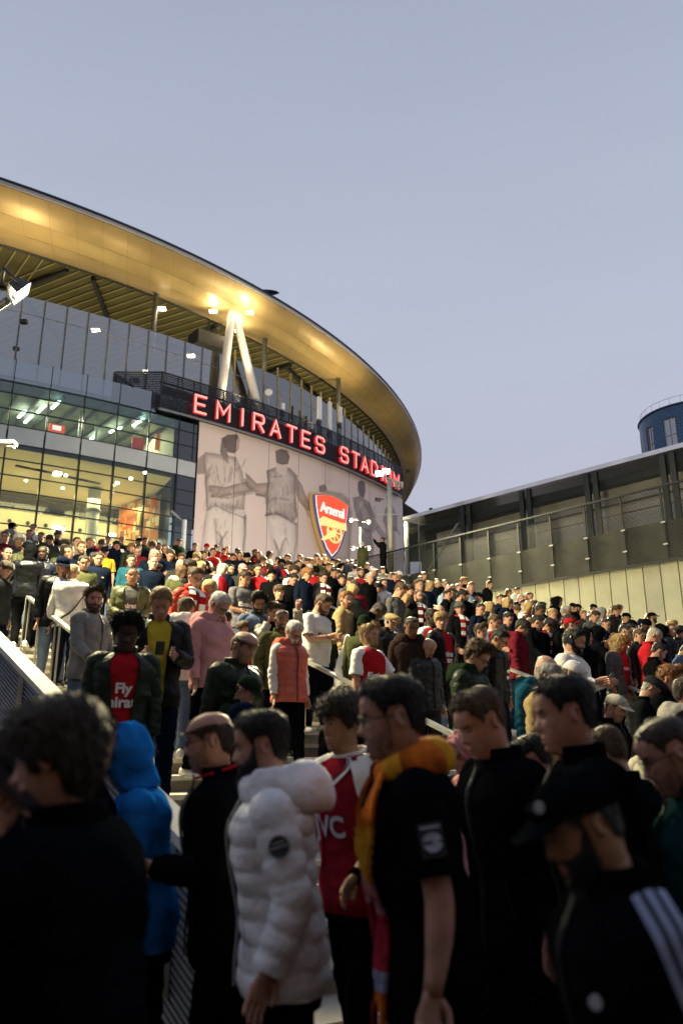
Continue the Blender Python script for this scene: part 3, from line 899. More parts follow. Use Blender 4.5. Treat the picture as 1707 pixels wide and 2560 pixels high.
n = 10
for i in range(n + 1):
    q = P0.lerp(P1, i / n); b.v += [(q.x, q.y, 9.0), (q.x, q.y, 18.0)]
for i in range(n): b.f.append((2 * i, 2 * i + 2, 2 * i + 3, 2 * i + 1)); b.m.append(0); b.sm.append(False)
o = b.build('picture_wall', m_patch, stad)
ul = o.data.uv_layers.new(name='UVMap')
for li, l_ in enumerate(o.data.loops):
    vi = l_.vertex_index; ul.data[li].uv = ((vi // 2) / n, vi % 2)
MB().grid([[fa(a1p + .25, r, z) for z in (9, 19)] for r in (-.2, -8)], 0).build('hall_wall', m_mull, stad)
for k in range(8):
    a = -80 + k * 3.4
    MB().grid([[fa(q, -8.46, z) for q in (a, a + .9, a + 1.8)] for z in (ZB + .1, ZB + 2.2)], 0).build('wall_panel', m_wallw, stad)
for k in range(5):
    light('hall_lamp', 'AREA', fa(-76 + k * 5.2, -3.6, 17.5), 280, (1, .72, .32), (4, 2), target=fa(-76 + k * 5.2, -4.5, 9), parent=stad)
    light('hall_uplight', 'AREA', fa(-76 + k * 5.2, -3.0, 12.5), 160, (1, .74, .32), (4, 1.5), target=fa(-76 + k * 5.2, -3.5, 19), parent=stad)

# --- printed mural wall: figures seen from behind, arm in arm (a generic painting in greys)
MA0, MA1, MZ0, MZ1 = AE, phi_z(1004, 1243)[0], 9.0, 23.42
IW, IH = 1024, 620
def paint_mural():
    f32 = np.float32
    th = np.radians(np.linspace(MA0, MA1, IW))[None, :]; zz = np.linspace(MZ0, MZ1, IH)[:, None]
    X = FC[0] + FR * np.cos(th) + 0 * zz; Y = FC[1] + FR * np.sin(th) + 0 * zz; Z = zz + 0 * th - CAMZ
    c, s_ = math.cos(PITCH), math.sin(PITCH)
    fw = Y * c + Z * s_; up = -Y * s_ + Z * c
    px = 853.5 + 1991 * X / fw; py = 1280 - 1991 * up / fw
    im = np.empty((IH, IW, 3)); im[:] = (.60, .50, .475)
    r2 = np.random.RandomState(5)
    def fbm(sc, seed):
        r_ = np.random.RandomState(seed); out = np.zeros((IH, IW))
        for o_ in range(4):
            k = 2 ** o_
            gx = r_.rand(int(6 * k * sc) + 3, int(9 * k * sc) + 3)
            yi = np.linspace(0, gx.shape[0] - 1.001, IH); xi = np.linspace(0, gx.shape[1] - 1.001, IW)
            y0 = yi.astype(int); x0 = xi.astype(int); fy = (yi - y0)[:, None]; fx = (xi - x0)[None, :]
            fy = fy * fy * (3 - 2 * fy); fx = fx * fx * (3 - 2 * fx)
            v = gx[y0][:, x0] * (1 - fy) * (1 - fx) + gx[y0 + 1][:, x0] * fy * (1 - fx) + gx[y0][:, x0 + 1] * (1 - fy) * fx + gx[y0 + 1][:, x0 + 1] * fy * fx
            out += v / k
        return out / 1.875 - .5
    n1 = fbm(1, 1); n2 = fbm(3, 2)
    wx = px + 3 * n2 + 2 * n1; wy = py + 3 * fbm(3, 4)
    im *= (1 + .10 * n1)[..., None]
    def soft(mask_d, w): return np.clip(.5 - mask_d / w, 0, 1)
    def poly_sd(pts):
        pts = np.array(pts, float); ins = np.zeros(px.shape, bool); dm = np.full(px.shape, 1e9)
        for (x0, y0), (x1, y1) in zip(pts, np.roll(pts, -1, 0)):
            cnd = ((y0 > wy) != (y1 > wy)) & (wx < (x1 - x0) * (wy - y0) / (y1 - y0 + 1e-9) + x0); ins ^= cnd
            t = np.clip(((wx - x0) * (x1 - x0) + (wy - y0) * (y1 - y0)) / ((x1 - x0) ** 2 + (y1 - y0) ** 2 + 1e-9), 0, 1)
            dm = np.minimum(dm, np.hypot(wx - x0 - t * (x1 - x0), wy - y0 - t * (y1 - y0)))
        return np.where(ins, -dm, dm)
    def fill(pts, col, a=1.0, w=2.0, shade=0.0):
        d = poly_sd(pts); m_ = soft(d, w) * a
        col_ = np.array(col)[None, None] * (1 + .25 * n2 + .15 * n1)[..., None]
        if shade: col_ = col_ * (1 - 1.5 * shade * np.clip(1 + d / 15.0, 0, 1))[..., None]
        im[:] = im * (1 - m_[..., None]) + col_ * m_[..., None]
    def stroke(pts, col, wd, a=.8, w=5.5):
        dm = np.full(px.shape, 1e9); n_ = len(pts) - 1
        for i in range(n_):
            (x0, y0), (x1, y1) = pts[i], pts[i + 1]
            t = np.clip(((wx - x0) * (x1 - x0) + (wy - y0) * (y1 - y0)) / ((x1 - x0) ** 2 + (y1 - y0) ** 2 + 1e-9), 0, 1)
            tap = 1 - .5 * (i + t) / n_
            dm = np.minimum(dm, np.hypot(wx - x0 - t * (x1 - x0), wy - y0 - t * (y1 - y0)) - wd * tap)
        m_ = soft(dm, w) * min(1, a * 1.45) * (1 + .8 * n2)
        m_ = np.clip(m_, 0, 1)
        im[:] = im * (1 - m_[..., None]) + np.array(col)[None, None] * m_[..., None]
    D = (.105, .082, .077); M = (.215, .168, .155); Lt = (.515, .428, .40); Sk = (.405, .315, .288); Hh = (.62, .545, .52)
    # first figure
    fill([(512, 1130), (545, 1135), (588, 1142), (606, 1180), (612, 1230), (610, 1275), (560, 1270), (535, 1262), (516, 1275), (514, 1235), (512, 1190), (506, 1160)], Lt, 1, 4, .35)
    fill([(490, 1150), (512, 1132), (513, 1185), (489, 1186)], M, .8, 4)
    fill([(512, 1275), (535, 1262), (612, 1282), (614, 1400), (600, 1420), (500, 1420)], Hh, .9, 5, .18)
    fill([(552, 1096), (570, 1086), (592, 1086), (598, 1100), (596, 1122), (585, 1134), (565, 1130)], D, .95, 2)
    fill([(592, 1098), (600, 1096), (598, 1118), (588, 1128)], Sk, .8, 2)
    fill([(553, 1098), (562, 1092), (566, 1130), (572, 1142), (560, 1148), (549, 1130)], D, .9, 3)
    fill([(556, 1120), (566, 1122), (572, 1160), (556, 1148)], M, .9, 3)
    fill([(522, 1212), (560, 1218), (615, 1204), (636, 1228), (600, 1236), (540, 1244), (520, 1240)], Sk, .95, 2, .35)
    stroke([(524, 1242), (570, 1245), (632, 1232)], D, 1.6, .8); stroke([(612, 1200), (620, 1220), (640, 1226)], D, 2, .7)
    for q in ((522, 1218), (524, 1226), (526, 1234)): stroke([q, (q[0] + 16, q[1] + 2)], M, .8, .7)
    stroke([(513, 1190), (516, 1240), (515, 1276)], M, 2.4, .8); stroke([(516, 1276), (538, 1263), (575, 1282), (612, 1296)], D, 1.6, .85)
    stroke([(588, 1175), (605, 1165), (612, 1150)], M, 2, .6); stroke([(540, 1165), (545, 1200)], M, 1.5, .5); stroke([(560, 1150), (562, 1205)], M, 1.2, .5); stroke([(578, 1170), (570, 1205)], M, 2, .5)
    stroke([(596, 1250), (585, 1275), (560, 1270)], M, 2.5, .55); stroke([(535, 1300), (540, 1350), (545, 1380)], M, 3, .5); stroke([(556, 1390), (552, 1345), (540, 1330)], D, 3.5, .5); stroke([(540, 1395), (552, 1350), (566, 1330)], D, 3, .5)
    stroke([(612, 1290), (610, 1340), (605, 1390)], D, 2.6, .6); stroke([(498, 1410), (508, 1330), (515, 1285)], M, 2, .5)
    for i in range(26):
        x = r2.uniform(515, 605); y = r2.uniform(1140, 1265); stroke([(x, y), (x + r2.uniform(-9, 9), y + r2.uniform(8, 24))], M if i % 2 else Hh, r2.uniform(.6, 1.8), .4)
    # linked arm between figures one and two
    fill([(612, 1180), (640, 1210), (668, 1206), (706, 1206), (716, 1196), (732, 1200), (736, 1216), (722, 1226), (690, 1232), (660, 1242), (640, 1236), (616, 1206)], Sk, .95, 2, .3)
    stroke([(640, 1236), (664, 1242), (726, 1226)], D, 1.5, .75); stroke([(618, 1190), (640, 1212)], M, 2, .6)
    for i in range(4): stroke([(716 + i * 4, 1202 + i * 2), (730 + i * 2, 1198 + i * 6)], M, .9, .7)
    # second figure
    fill([(664, 1176), (690, 1168), (722, 1170), (742, 1190), (738, 1232), (742, 1290), (728, 1310), (700, 1290), (664, 1288), (662, 1240), (668, 1206)], (.43, .36, .34), 1, 3, .4)
    fill([(688, 1160), (718, 1162), (716, 1185), (690, 1182)], Lt, .9, 2)
    fill([(687, 1128), (700, 1122), (716, 1126), (722, 1142), (718, 1160), (704, 1162), (690, 1158)], D, .95, 2)
    fill([(664, 1288), (700, 1290), (740, 1306), (736, 1400), (724, 1420), (688, 1420)], Hh, .9, 4, .15)
    stroke([(664, 1288), (690, 1284), (715, 1296), (738, 1312)], D, 2.4, .9); stroke([(700, 1420), (694, 1375), (684, 1350)], D, 4, .5); stroke([(696, 1400), (706, 1360), (714, 1345)], M, 3, .5); stroke([(738, 1310), (740, 1350), (734, 1400)], M, 2.4, .6)
    stroke([(676, 1250), (690, 1245), (735, 1250)], M, 3, .5); stroke([(668, 1182), (680, 1192), (705, 1190)], M, 2, .6); stroke([(742, 1220), (758, 1258), (770, 1290)], M, 4, .6)
    for i in range(22):
        x = r2.uniform(670, 735); y = r2.uniform(1180, 1280); stroke([(x, y), (x + r2.uniform(-8, 8), y + r2.uniform(6, 20))], M if i % 3 else Hh, r2.uniform(.6, 1.8), .45)
    for i in range(9): stroke([(690 + i * 3.2, 1128), (690 + i * 3.4, 1156)], M, .5, .5)
    # arm towards the third figure, third figure behind the shield
    fill([(740, 1196), (752, 1210), (764, 1240), (776, 1262), (776, 1278), (764, 1276), (748, 1256), (738, 1232)], Sk, .9, 2, .3)
    fill([(796, 1216), (812, 1210), (816, 1224), (806, 1232), (796, 1228)], D, .8, 3)
    fill([(800, 1150), (824, 1160), (834, 1195), (820, 1215), (804, 1200)], Sk, .35, 6)
    fill([(810, 1225), (850, 1232), (872, 1250), (880, 1300), (872, 1400), (800, 1400)], (.40, .33, .31), .8, 6, .25)
    # fourth figure
    fill([(880, 1245), (898, 1240), (922, 1256), (936, 1290), (940, 1320), (918, 1332), (898, 1325), (888, 1290)], (.33, .27, .255), .95, 4, .3)
    fill([(893, 1205), (902, 1200), (912, 1206), (913, 1228), (908, 1246), (897, 1240), (893, 1225)], D, .95, 2)
    fill([(897, 1328), (928, 1330), (934, 1370), (930, 1396), (905, 1360)], (.22, .175, .165), .9, 4)
    stroke([(912, 1262), (930, 1300)], D, 2, .6); stroke([(898, 1275), (905, 1320)], D, 1.6, .5); stroke([(905, 1322), (930, 1330), (945, 1318)], D, 2, .7)
    fill([(938, 1300), (956, 1330), (966, 1348), (958, 1352), (940, 1330)], Sk, .8, 2, .3)
    # fifth figure
    fill([(962, 1270), (978, 1262), (990, 1290), (992, 1330), (966, 1330), (956, 1300)], (.30, .245, .23), .9, 4, .3)
    fill([(964, 1242), (971, 1236), (978, 1244), (977, 1266), (968, 1266)], D, .9, 2)
    fill([(960, 1330), (985, 1332), (990, 1380), (965, 1366)], (.26, .21, .2), .8, 4)
    stroke([(965, 1345), (985, 1320), (998, 1335)], D, 2, .6)
    for (x0, x1, y0, y1, n_) in ((514, 606, 1140, 1265, 34), (668, 738, 1180, 1290, 30), (884, 936, 1250, 1320, 18), (804, 872, 1236, 1330, 16), (505, 610, 1290, 1400, 14), (666, 736, 1300, 1400, 12)):
        for i in range(n_):
            x = r2.uniform(x0, x1); y = r2.uniform(y0, y1); sl = (x - (x0 + x1) / 2) / (x1 - x0) * 14
            stroke([(x, y), (x + sl * .5 + r2.uniform(-4, 4), y + r2.uniform(6, 14)), (x + sl + r2.uniform(-5, 5), y + r2.uniform(14, 30))], D if i % 3 == 0 else M if i % 3 == 1 else Hh, r2.uniform(.5, 1.5), .32)
    return np.clip(im, 0, 1)
mural_im = paint_mural()
m_mural = img_mat('mural_print', mural_im, .42)
NP = 8
for k in range(NP):
    a0 = MA0 + (MA1 - MA0) * k / NP; a1 = MA0 + (MA1 - MA0) * (k + 1) / NP
    g_ = .016
    angs_ = np.linspace(a0 + (g_ if k else 0), a1 - (g_ if k < NP - 1 else 0), 7)
    for (z0, z1) in ((MZ0, 12.36), (12.38, MZ1)):
        b = MB(); uvs = []
        b.grid([[fa(a, .06, z) for a in angs_] for z in (z0, z1)])
        o = b.build('mural_panel', m_mural, stad)
        ul = o.data.uv_layers.new(name='UVMap')
        for li, l_ in enumerate(o.data.loops):
            a = angs_[l_.vertex_index % 7]; z = z0 if l_.vertex_index < 7 else z1
            ul.data[li].uv = ((a - MA0) / (MA1 - MA0), (z - MZ0) / (MZ1 - MZ0))
MB().grid([[fa(a, .0, z) for a in np.linspace(MA0, MA1, 30)] for z in (MZ0, MZ1)]).build('mural_backing', m_rimd, stad)
MB().grid([[fa(MA1 + .02, r, z) for r in (.06, -6)] for z in (9, 23.4)]).build('end_wall', m_rimd, stad)

# --- dark mesh sign box above the mural
SBZ0, SBZ1, SBR = 23.45, 26.05, .55
AS0 = phi_z(408, 920, SBR)[0]
AS1 = phi_z(1006, 1240, SBR)[0]
m_signm = mesh_screen('sign_mesh', (.016, .018, .024), .13, .84, 'Z', 1.2)
m_signd = mat('sign_backing', (.012, .013, .017), .6)
ns = 22
for k in range(ns):
    a0 = AS0 + (AS1 - AS0) * k / ns; a1 = AS0 + (AS1 - AS0) * (k + 1) / ns
    MB().grid([[fa(a, SBR, z) for a in np.linspace(a0, a1 - .015, 3)] for z in (SBZ0 + .05, SBZ1)]).build('sign_mesh_panel', m_signm, stad)
    MB().beam(fa(a0, SBR - .09, SBZ0), fa(a0, SBR - .09, SBZ1), .06, .08, up=(math.cos(R(a0)), math.sin(R(a0)), 0)).build('sign_post', m_rimd, stad)
    MB().grid([[fa(a, SBR - .06, z) for a in np.linspace(a0, a1, 3)] for z in (SBZ0 - .12, SBZ0 + .04)] + [[fa(a, -.2, SBZ0 - .02) for a in np.linspace(a0, a1, 3)]], smooth=False).build('sign_sill', m_mullg, stad)
MB().grid([[fa(a, -.35, z) for a in np.linspace(AS0 + .3, AS1 - .2, 40)] for z in (SBZ0, SBZ1 - .55)]).build('sign_backing', m_signd, stad)
pe = Vector(fa(AS0, SBR)); pb = Vector(fa(AS0 - 2.4, -1.3))
b = MB(); b.add([(pe.x, pe.y, SBZ0), (pb.x, pb.y, SBZ0), (pb.x, pb.y, SBZ1), (pe.x, pe.y, SBZ1)], [(0, 1, 2, 3)]); b.build('sign_mesh_panel', m_signm, stad)
for f in (0, .33, .66, 1):
    q = pe.lerp(pb, f); MB().beam((q.x, q.y, SBZ0), (q.x, q.y, SBZ1 + .02), .07, .07).build('sign_post', m_rimd, stad)
MB().beam((pe.x, pe.y, SBZ1), (pb.x, pb.y, SBZ1), .1, .08).build('sign_rail', m_rimd, stad)
MB().tube([fa(a, SBR - .02, SBZ1 + .03) for a in np.linspace(AS0, AS1, 40)], .05, 5).build('sign_rail', m_rimd, stad)
MB().tube([fa(a, SBR - .5, SBZ1 - .5) for a in np.linspace(AS0, AS1, 40)], .05, 5).build('sign_rail', m_rimd, stad)
MB().grid([[fa(AS1, r, z) for r in (SBR, -3)] for z in (SBZ0, SBZ1)]).build('sign_end', m_signd, stad)

# --- A-shaped roof prop
prop_top = Vector(px_dir(583, 762) * 60.5) + Vector((0, 0, CAMZ))
m_prop = mat('prop_white', (.72, .68, .60), .45)
for px, py in ((553, 985), (641, 1005)):
    ag, zz = phi_z(px, py, -.75)
    q = Vector(fa(ag, -.75, zz)); q = prop_top + (q - prop_top) * 1.15
    d = (q - prop_top)
    b = MB(); b.tube([prop_top + d * .0, prop_top + d * .12, prop_top + d * .8, q], [.20, .30, .34, .34], 18); b.build('roof_prop', m_prop, stad)
b = MB()
c4 = [prop_top + Vector(v) for v in ((-1.2, -.8, .18), (1.2, -.8, .18), (1.2, .8, .18), (-1.2, .8, .18))]
t4 = [prop_top + Vector(v) * 1.0 for v in ((-.35, -.3, -.35), (.35, -.3, -.35), (.35, .3, -.35), (-.35, .3, -.35))]
b.add(t4 + c4, [(0, 1, 5, 4), (1, 2, 6, 5), (2, 3, 7, 6), (3, 0, 4, 7), (0, 3, 2, 1)])
b.build('prop_head', m_prop, stad)
b = MB()
apex = prop_top + Vector((0, 0, .1))
ph_ = math.degrees(math.atan2(apex.y - RC[1], apex.x - RC[0]))
up_ = [Vector(soff(ph_ - 6.5, .25)), Vector(soff(ph_ - 2.5, .06)), Vector(soff(ph_ + 2.5, .06)), Vector(soff(ph_ + 6.5, .3)), Vector(soff(ph_ + 5, .9)), Vector(soff(ph_ - 5, .9))]
lo_ = [apex + Vector((math.cos(k * math.pi / 3 + 3.6), math.sin(k * math.pi / 3 + 3.6), 0)) * 1.0 for k in range(6)]
for k in range(6):
    j = (k + 1) % 6
    b.add([up_[k], up_[j], lo_[j], lo_[k]], [(0, 1, 2, 3)])
b.build('prop_bracket', m_soff, stad)

# --- lights washing the golden soffit
def uplight(ag, r, z, e, tgt_a, tgt_t, cone=110):
    p = Vector(fa(ag, r, z))
    b = MB(); b.box((0, 0, 0), (.4, .3, .25)); o = b.build('uplight', m_rimd, stad); o.location = p - Vector((0, 0, .3))
    light('uplight_lamp', 'SPOT', p, e, WARM, .25, target=Vector(soff(tgt_a, tgt_t)), cone=cone, blend=1.0, parent=stad)
for ag, r, z, e, ta, tt, cn in ((-70, .6, 25.2, 900, -67, .5, 150), (-62, .6, 27.4, 1700, -58.2, .40, 130), (-55.5, .5, 25.2, 800, -53, .5, 150), (-48.5, .5, 25.6, 700, -46.5, .5, 150), (-42, .5, 25.6, 600, -40, .5, 150), (-36.5, .3, 28.2, 1700, -32.6, .45, 125), (-28, .0, 27, 420, -20, .5, 140), (-16, -1.5, 27, 420, -6, .5, 140)):
    uplight(ag, r, z, e, ta, tt, cn)
for ag in (-72, -64, -56, -48, -40, -32):
    light('soffit_fill', 'AREA', fa(ag, -9, 24.2), 300, (1, .84, .42), (4, 1), target=fa(ag, -10, 34), parent=stad)  # added fill aimed upwards to brighten the inner soffit, no fixture
for dx, dy in ((-1.3, -1.0), (1.4, -.8), (.2, 1.9)):
    p = prop_top + Vector((dx, dy, -1.15))
    b = MB(); b.box(p, (.55, .3, .12)); b.build('uplight', m_lamp, stad)
    light('prop_lamp', 'POINT', p + Vector((0, 0, .22)), 170, (1, .84, .52), .15, parent=stad)
light('prop_wash', 'SPOT', fa(-47.5, 1.2, 26.4), 2400, (1, .86, .58), .3, target=prop_top + Vector((0, 0, -1.5)), cone=60, blend=1, parent=stad)

# --- big lit letters
def letters():
    """single-line strokes of an angular alphabet on a unit box"""
    return {'E': [[(1, 1), (0, 1), (0, 0), (1, 0)], [(0, .5), (.85, .5)]], 'M': [[(0, 0), (0, 1), (.5, .35), (1, 1), (1, 0)]], 'I': [[(.5, 0), (.5, 1)]],
            'R': [[(0, 0), (0, 1), (.85, 1), (1, .88), (1, .6), (.85, .48), (0, .48)], [(.5, .48), (1, 0)]], 'A': [[(0, 0), (.5, 1), (1, 0)], [(.2, .3), (.8, .3)]],
            'T': [[(0, 1), (1, 1)], [(.5, 1), (.5, 0)]], 'S': [[(1, .82), (.86, 1), (.14, 1), (0, .86), (0, .62), (.14, .5), (.86, .5), (1, .38), (1, .14), (.86, 0), (.14, 0), (0, .18)]],
            'D': [[(0, 0), (0, 1), (.7, 1), (1, .75), (1, .25), (.7, 0), (0, 0)]], 'U': [[(0, 1), (0, .15), (.15, 0), (.85, 0), (1, .15), (1, 1)]]}
def stroke_poly(b, pts, wd, depth, mi, ms):
    pts = [Vector((x, y)) for x, y in pts]
    n = len(pts); closed = (pts[0] - pts[-1]).length < 1e-6
    Ls, Rs = [], []
    for i in range(n):
        d0 = (pts[i] - pts[i - 1]).normalized() if i > 0 else (pts[0] - pts[-2]).normalized() if closed else (pts[1] - pts[0]).normalized()
        d1 = (pts[i + 1] - pts[i]).normalized() if i < n - 1 else (pts[1] - pts[0]).normalized() if closed else d0
        nn = Vector((-(d0 + d1).y, (d0 + d1).x))
        if nn.length < .2: nn = Vector((-d0.y, d0.x))
        nn.normalize()
        sc = 1 / max(.5, nn.dot(Vector((-d0.y, d0.x))))
        e = Vector((0, 0))
        if not closed and i == 0: e = -d1 * wd * .5
        if not closed and i == n - 1: e = d0 * wd * .5
        Ls.append(pts[i] + nn * wd / 2 * sc + e); Rs.append(pts[i] - nn * wd / 2 * sc + e)
    V = []
    for l_, r_ in zip(Ls, Rs):
        V += [(l_.x, -depth, l_.y), (r_.x, -depth, r_.y), (l_.x, 0, l_.y), (r_.x, 0, r_.y)]
    o = len(b.v); b.v += V
    for i in range(n - 1):
        a = o + 4 * i; c = a + 4
        for f, m_ in (((a, a + 1, c + 1, c), mi), ((a, c, c + 2, a + 2), ms), ((a + 1, a + 3, c + 3, c + 1), ms)):
            b.f.append(f); b.m.append(m_); b.sm.append(False)
    for a, fl in ((o, 0), (o + 4 * (n - 1), 1)):
        b.f.append((a, a + 2, a + 3, a + 1)); b.m.append(ms); b.sm.append(False)
sign = empty('stadium_sign', fa(-40, SBR, SBZ0)); put(sign, 'row of red glowing letters reading EMIRATES STADIUM on the dark mesh band', 'sign')
m_lf = mat('letter_face', (.75, .35, .33), .4, emit=(1.0, .30, .26), estr=.95)
m_ls = mat('letter_side', (.55, .03, .04), .4, emit=(1.0, .05, .06), estr=.42)
SG = letters()
SPX = [('E', 500, 1019), ('M', 557, 1037), ('I', 604.5, 1052), ('R', 645, 1067), ('A', 687.5, 1082), ('T', 727.5, 1094), ('E', 763, 1109), ('S', 798.5, 1123), ('S', 859, 1150), ('T', 887.5, 1161), ('A', 910, 1174), ('D', 934, 1186), ('I', 954, 1196), ('U', 968, 1206), ('M', 988.5, 1216)]
agl = [phi_z(x, y, SBR + .2)[0] for _, x, y in SPX]
for (ch, x, y), ag in zip(SPX, agl):
    b = MB()
    w_ = {'I': .3, 'M': 1.0, 'E': .80}.get(ch, .88)
    for st in SG[ch]: stroke_poly(b, [((p[0] - .5) * w_, p[1] * 1.22) for p in st], .165, .22, 0, 1)
    o = b.build('letter', [m_lf, m_ls], sign)
    o.location = Vector(fa(ag, SBR + .10, SBZ0 + .26)) - sign.location
    o.rotation_euler = (0, 0, R(ag + 90))
    light('letter_glow', 'POINT', fa(ag, SBR + .55, SBZ0 + .5), 2.2, (1, .12, .10), .3, parent=stad)

# --- shield on the mural
ca, cz = phi_z(829, 1318, .7)
crest = empty('shield_sign', fa(ca, .35, cz)); crest.rotation_euler = (0, 0, R(ca + 90))
put(crest, 'large lit red shield sign with gold cannon and white lettering fixed on the mural', 'sign')
def shield(w, top, bot, n=10, dip=.0):
    """outline: domed top edge, straight shoulders, curved to a point"""
    pts = []
    for i in range(n + 1):
        t = i / n; x = -w + 2 * w * t; pts.append((x, top - .16 * abs(x / w) ** 1.6 * w * 2 * .55))
    for i in range(1, n + 1):
        t = i / n; pts.append((w * (1.0 - t ** 2.2 * .0) * math.cos(t * math.pi / 2) ** .62, pts[n][1] + (bot - pts[n][1]) * (.18 * t + .82 * t ** 1.25)))
    pts = [(x, z) for x, z in pts]
    left = [(-x, z) for x, z in pts[n + 1:-1]][::-1]
    return pts + left
def shp(b, pts, y0, y1, mi=0, ms=None):
    b.prism([(x, y0, z) for x, z in pts], (0, y1 - y0, 0), mi, ms)
m_gold = mat('crest_gold', (.50, .33, .10), .4, .3, emit=(1, .62, .22), estr=.10)
m_cred = mat('crest_red', (.62, .035, .02), .4, emit=(1, .085, .025), estr=.95)
m_cblue = mat('crest_blue', (.05, .06, .22), .4, emit=(.2, .22, .7), estr=.12)
m_cwhite = mat('crest_white', (.8, .8, .78), .4, emit=(1, .92, .85), estr=.55)
m_cy = mat('crest_yellow', (.75, .58, .20), .4, emit=(1, .74, .28), estr=.70)
SW, ST, SBm = 2.32, 2.66, -2.76
b = MB(); shp(b, shield(SW, ST, SBm), -.30, -.02); b.build('shield_rim', m_gold, crest)
b = MB(); shp(b, shield(SW - .13, ST - .14, SBm + .18), -.36, -.301); b.build('shield_border', m_cblue, crest)
b = MB(); shp(b, [(x, z) for x, z in shield(SW - .40, ST - .19, SBm + .42)], -.40, -.361); b.build('shield_stripe', m_cwhite, crest)
b = MB(); shp(b, [(x, z) for x, z in shield(SW - .48, ST - .20, SBm + .55)], -.44, -.401); b.build('shield_field', m_cred, crest)
def text_mesh(txt, size, ext=0.0, off=0.0, shear=0.0, align='CENTER', sp=1.0):
    cu = bpy.data.curves.new('lettering', 'FONT'); cu.body = txt; cu.size = size; cu.extrude = ext; cu.offset = off; cu.align_x = align; cu.align_y = 'CENTER'; cu.shear = shear; cu.space_character = sp; cu.space_line = .85
    cu.resolution_u = 3
    ob = bpy.data.objects.new('tmp', cu); COL.objects.link(ob)
    dg = bpy.context.evaluated_depsgraph_get(); dg.update()
    me = bpy.data.meshes.new_from_object(ob.evaluated_get(dg))
    bpy.data.objects.remove(ob); bpy.data.curves.remove(cu)
    return me
me = text_mesh('Arsenal', 1.02, .03, .022, sp=.88)
me.materials.clear(); me.materials.append(m_cwhite)
o = link('lettering', me, crest); o.rotation_euler = (R(90), R(0), 0); o.location = (-.02, -.475, 1.30); o.scale = (1.04, 1.12, 1)
# cannon: barrel, carriage trail, wheel
b = MB()
bar = [(-1.42, .02), (-1.52, -.16), (-1.36, -.28), (-1.05, -.24), (-.70, -.20), (.95, -.10), (1.62, -.12), (1.62, .50), (1.0, .42), (-.60, .46), (-.95, .50), (-1.20, .48), (-1.28, .34), (-1.44, .30), (-1.50, .16)]
shp(b, [(x, z + .12) for x, z in bar], -.50, -.442); b.build('cannon_barrel', m_cy, crest)
b = MB(); shp(b, [(-1.35, -1.22), (-1.10, -1.30), (.30, -.70), (.20, -.30), (-.25, -.42)], -.50, -.442); b.build('cannon_trail', m_cy, crest)
wh = empty('cannon_wheel', (.14, -.53, -.42)); wh.parent = crest
b = MB(); b.tube([(.80 * math.cos(t), 0, .80 * math.sin(t)) for t in np.linspace(0, 2 * math.pi, 37)], .085, 6); b.build('wheel_rim', m_cy, wh)
b = MB(); b.tube([(0, -.06, 0), (0, .06, 0)], .20, 14); b.build('hub', m_cy, wh)
for k in range(8):
    t = k * math.pi / 4
    MB().beam((.18 * math.cos(t), 0, .18 * math.sin(t)), (.76 * math.cos(t), 0, .76 * math.sin(t)), .05, .09).build('spoke', m_cy, wh)

# --- antennas on the sign box
m_ant = mat('antenna_white', (.74, .73, .72), .45)
for px, py, zh, w_, lab in ((704, 1018, .55, .26, 'short white antenna box on a thin pole, leftmost above the sign'), (795, 1022, 1.95, .42, 'widest tall white antenna panel above the sign'), (821, 1042, 2.55, .34, 'longest white antenna panel above the sign'), (847, 1038, 1.4, .36, 'right end white antenna panel with looped cables above the sign')):
    ag, z = phi_z(px, py, -.2)
    t = empty('antenna', fa(ag, -.2, SBZ1 - .6)); t.rotation_euler = (0, 0, R(ag + 90)); put(t, lab, 'antenna', 'antennas above the sign')
    zl = z - t.location.z
    MB().box((0, -.15, zl), (w_, .18, zh)).build('panel', m_ant, t)
    MB().tube([(0, 0, 0), (0, 0, zl + zh / 2 + (.9 if zh < .6 else 0.0))], .05, 8).build('pole', m_galv, t)
    MB().box((0, -.05, zl - zh / 2 - .3), (.3, .22, .35)).build('mount', m_rimd, t)
    b = MB()
    for q in (-.12, .1): b.tube([(q, -.1, zl - zh / 2), (q * 1.6, -.12, zl - zh / 2 - .4), (q * .4, -.05, .2)], .035, 5)
    b.build('cable', m_rimd, t)
ag, z = phi_z(672, 982, -.3)
t = empty('satellite_dish', fa(ag, -.3, SBZ1 - .2)); put(t, 'small white dish aerial on a pole behind the dark sign band', 'dish')
b = MB(); th = np.linspace(0, 2 * math.pi, 14, endpoint=False)
b.loft([[(r_ * math.cos(a), -.1 - .25 * (.3 - r_), z - t.location.z + r_ * math.sin(a)) for a in th] for r_ in (.02, .18, .3)], cap1=False); b.build('reflector', m_ant, t)
MB().tube([(0, 0, 0), (0, 0, z - t.location.z)], .04, 6).build('pole', m_galv, t)
# roof dish, a dark disc on the roof edge
d = px_dir(671, 731); p = Vector(d * 66) + Vector((0, 0, CAMZ))
t = empty('roof_disc', p); put(t, 'dark flat disc standing above the edge of the stadium roof', 'roof disc')
b = MB(); th = np.linspace(0, 2 * math.pi, 28, endpoint=False)
b.loft([[(r_ * math.cos(a), r_ * .5 * math.sin(a), zz) for a in th] for r_, zz in ((.2, -.2), (.7, -.1), (.92, .02), (.8, .09), (.1, .13))]); o = b.build('disc', m_rimd, t); o.rotation_euler = (R(10), R(4), 0)
MB().tube([(0, .1, -.2), (0, .3, -1.9)], .12, 8).build('stem', m_rimd, t)

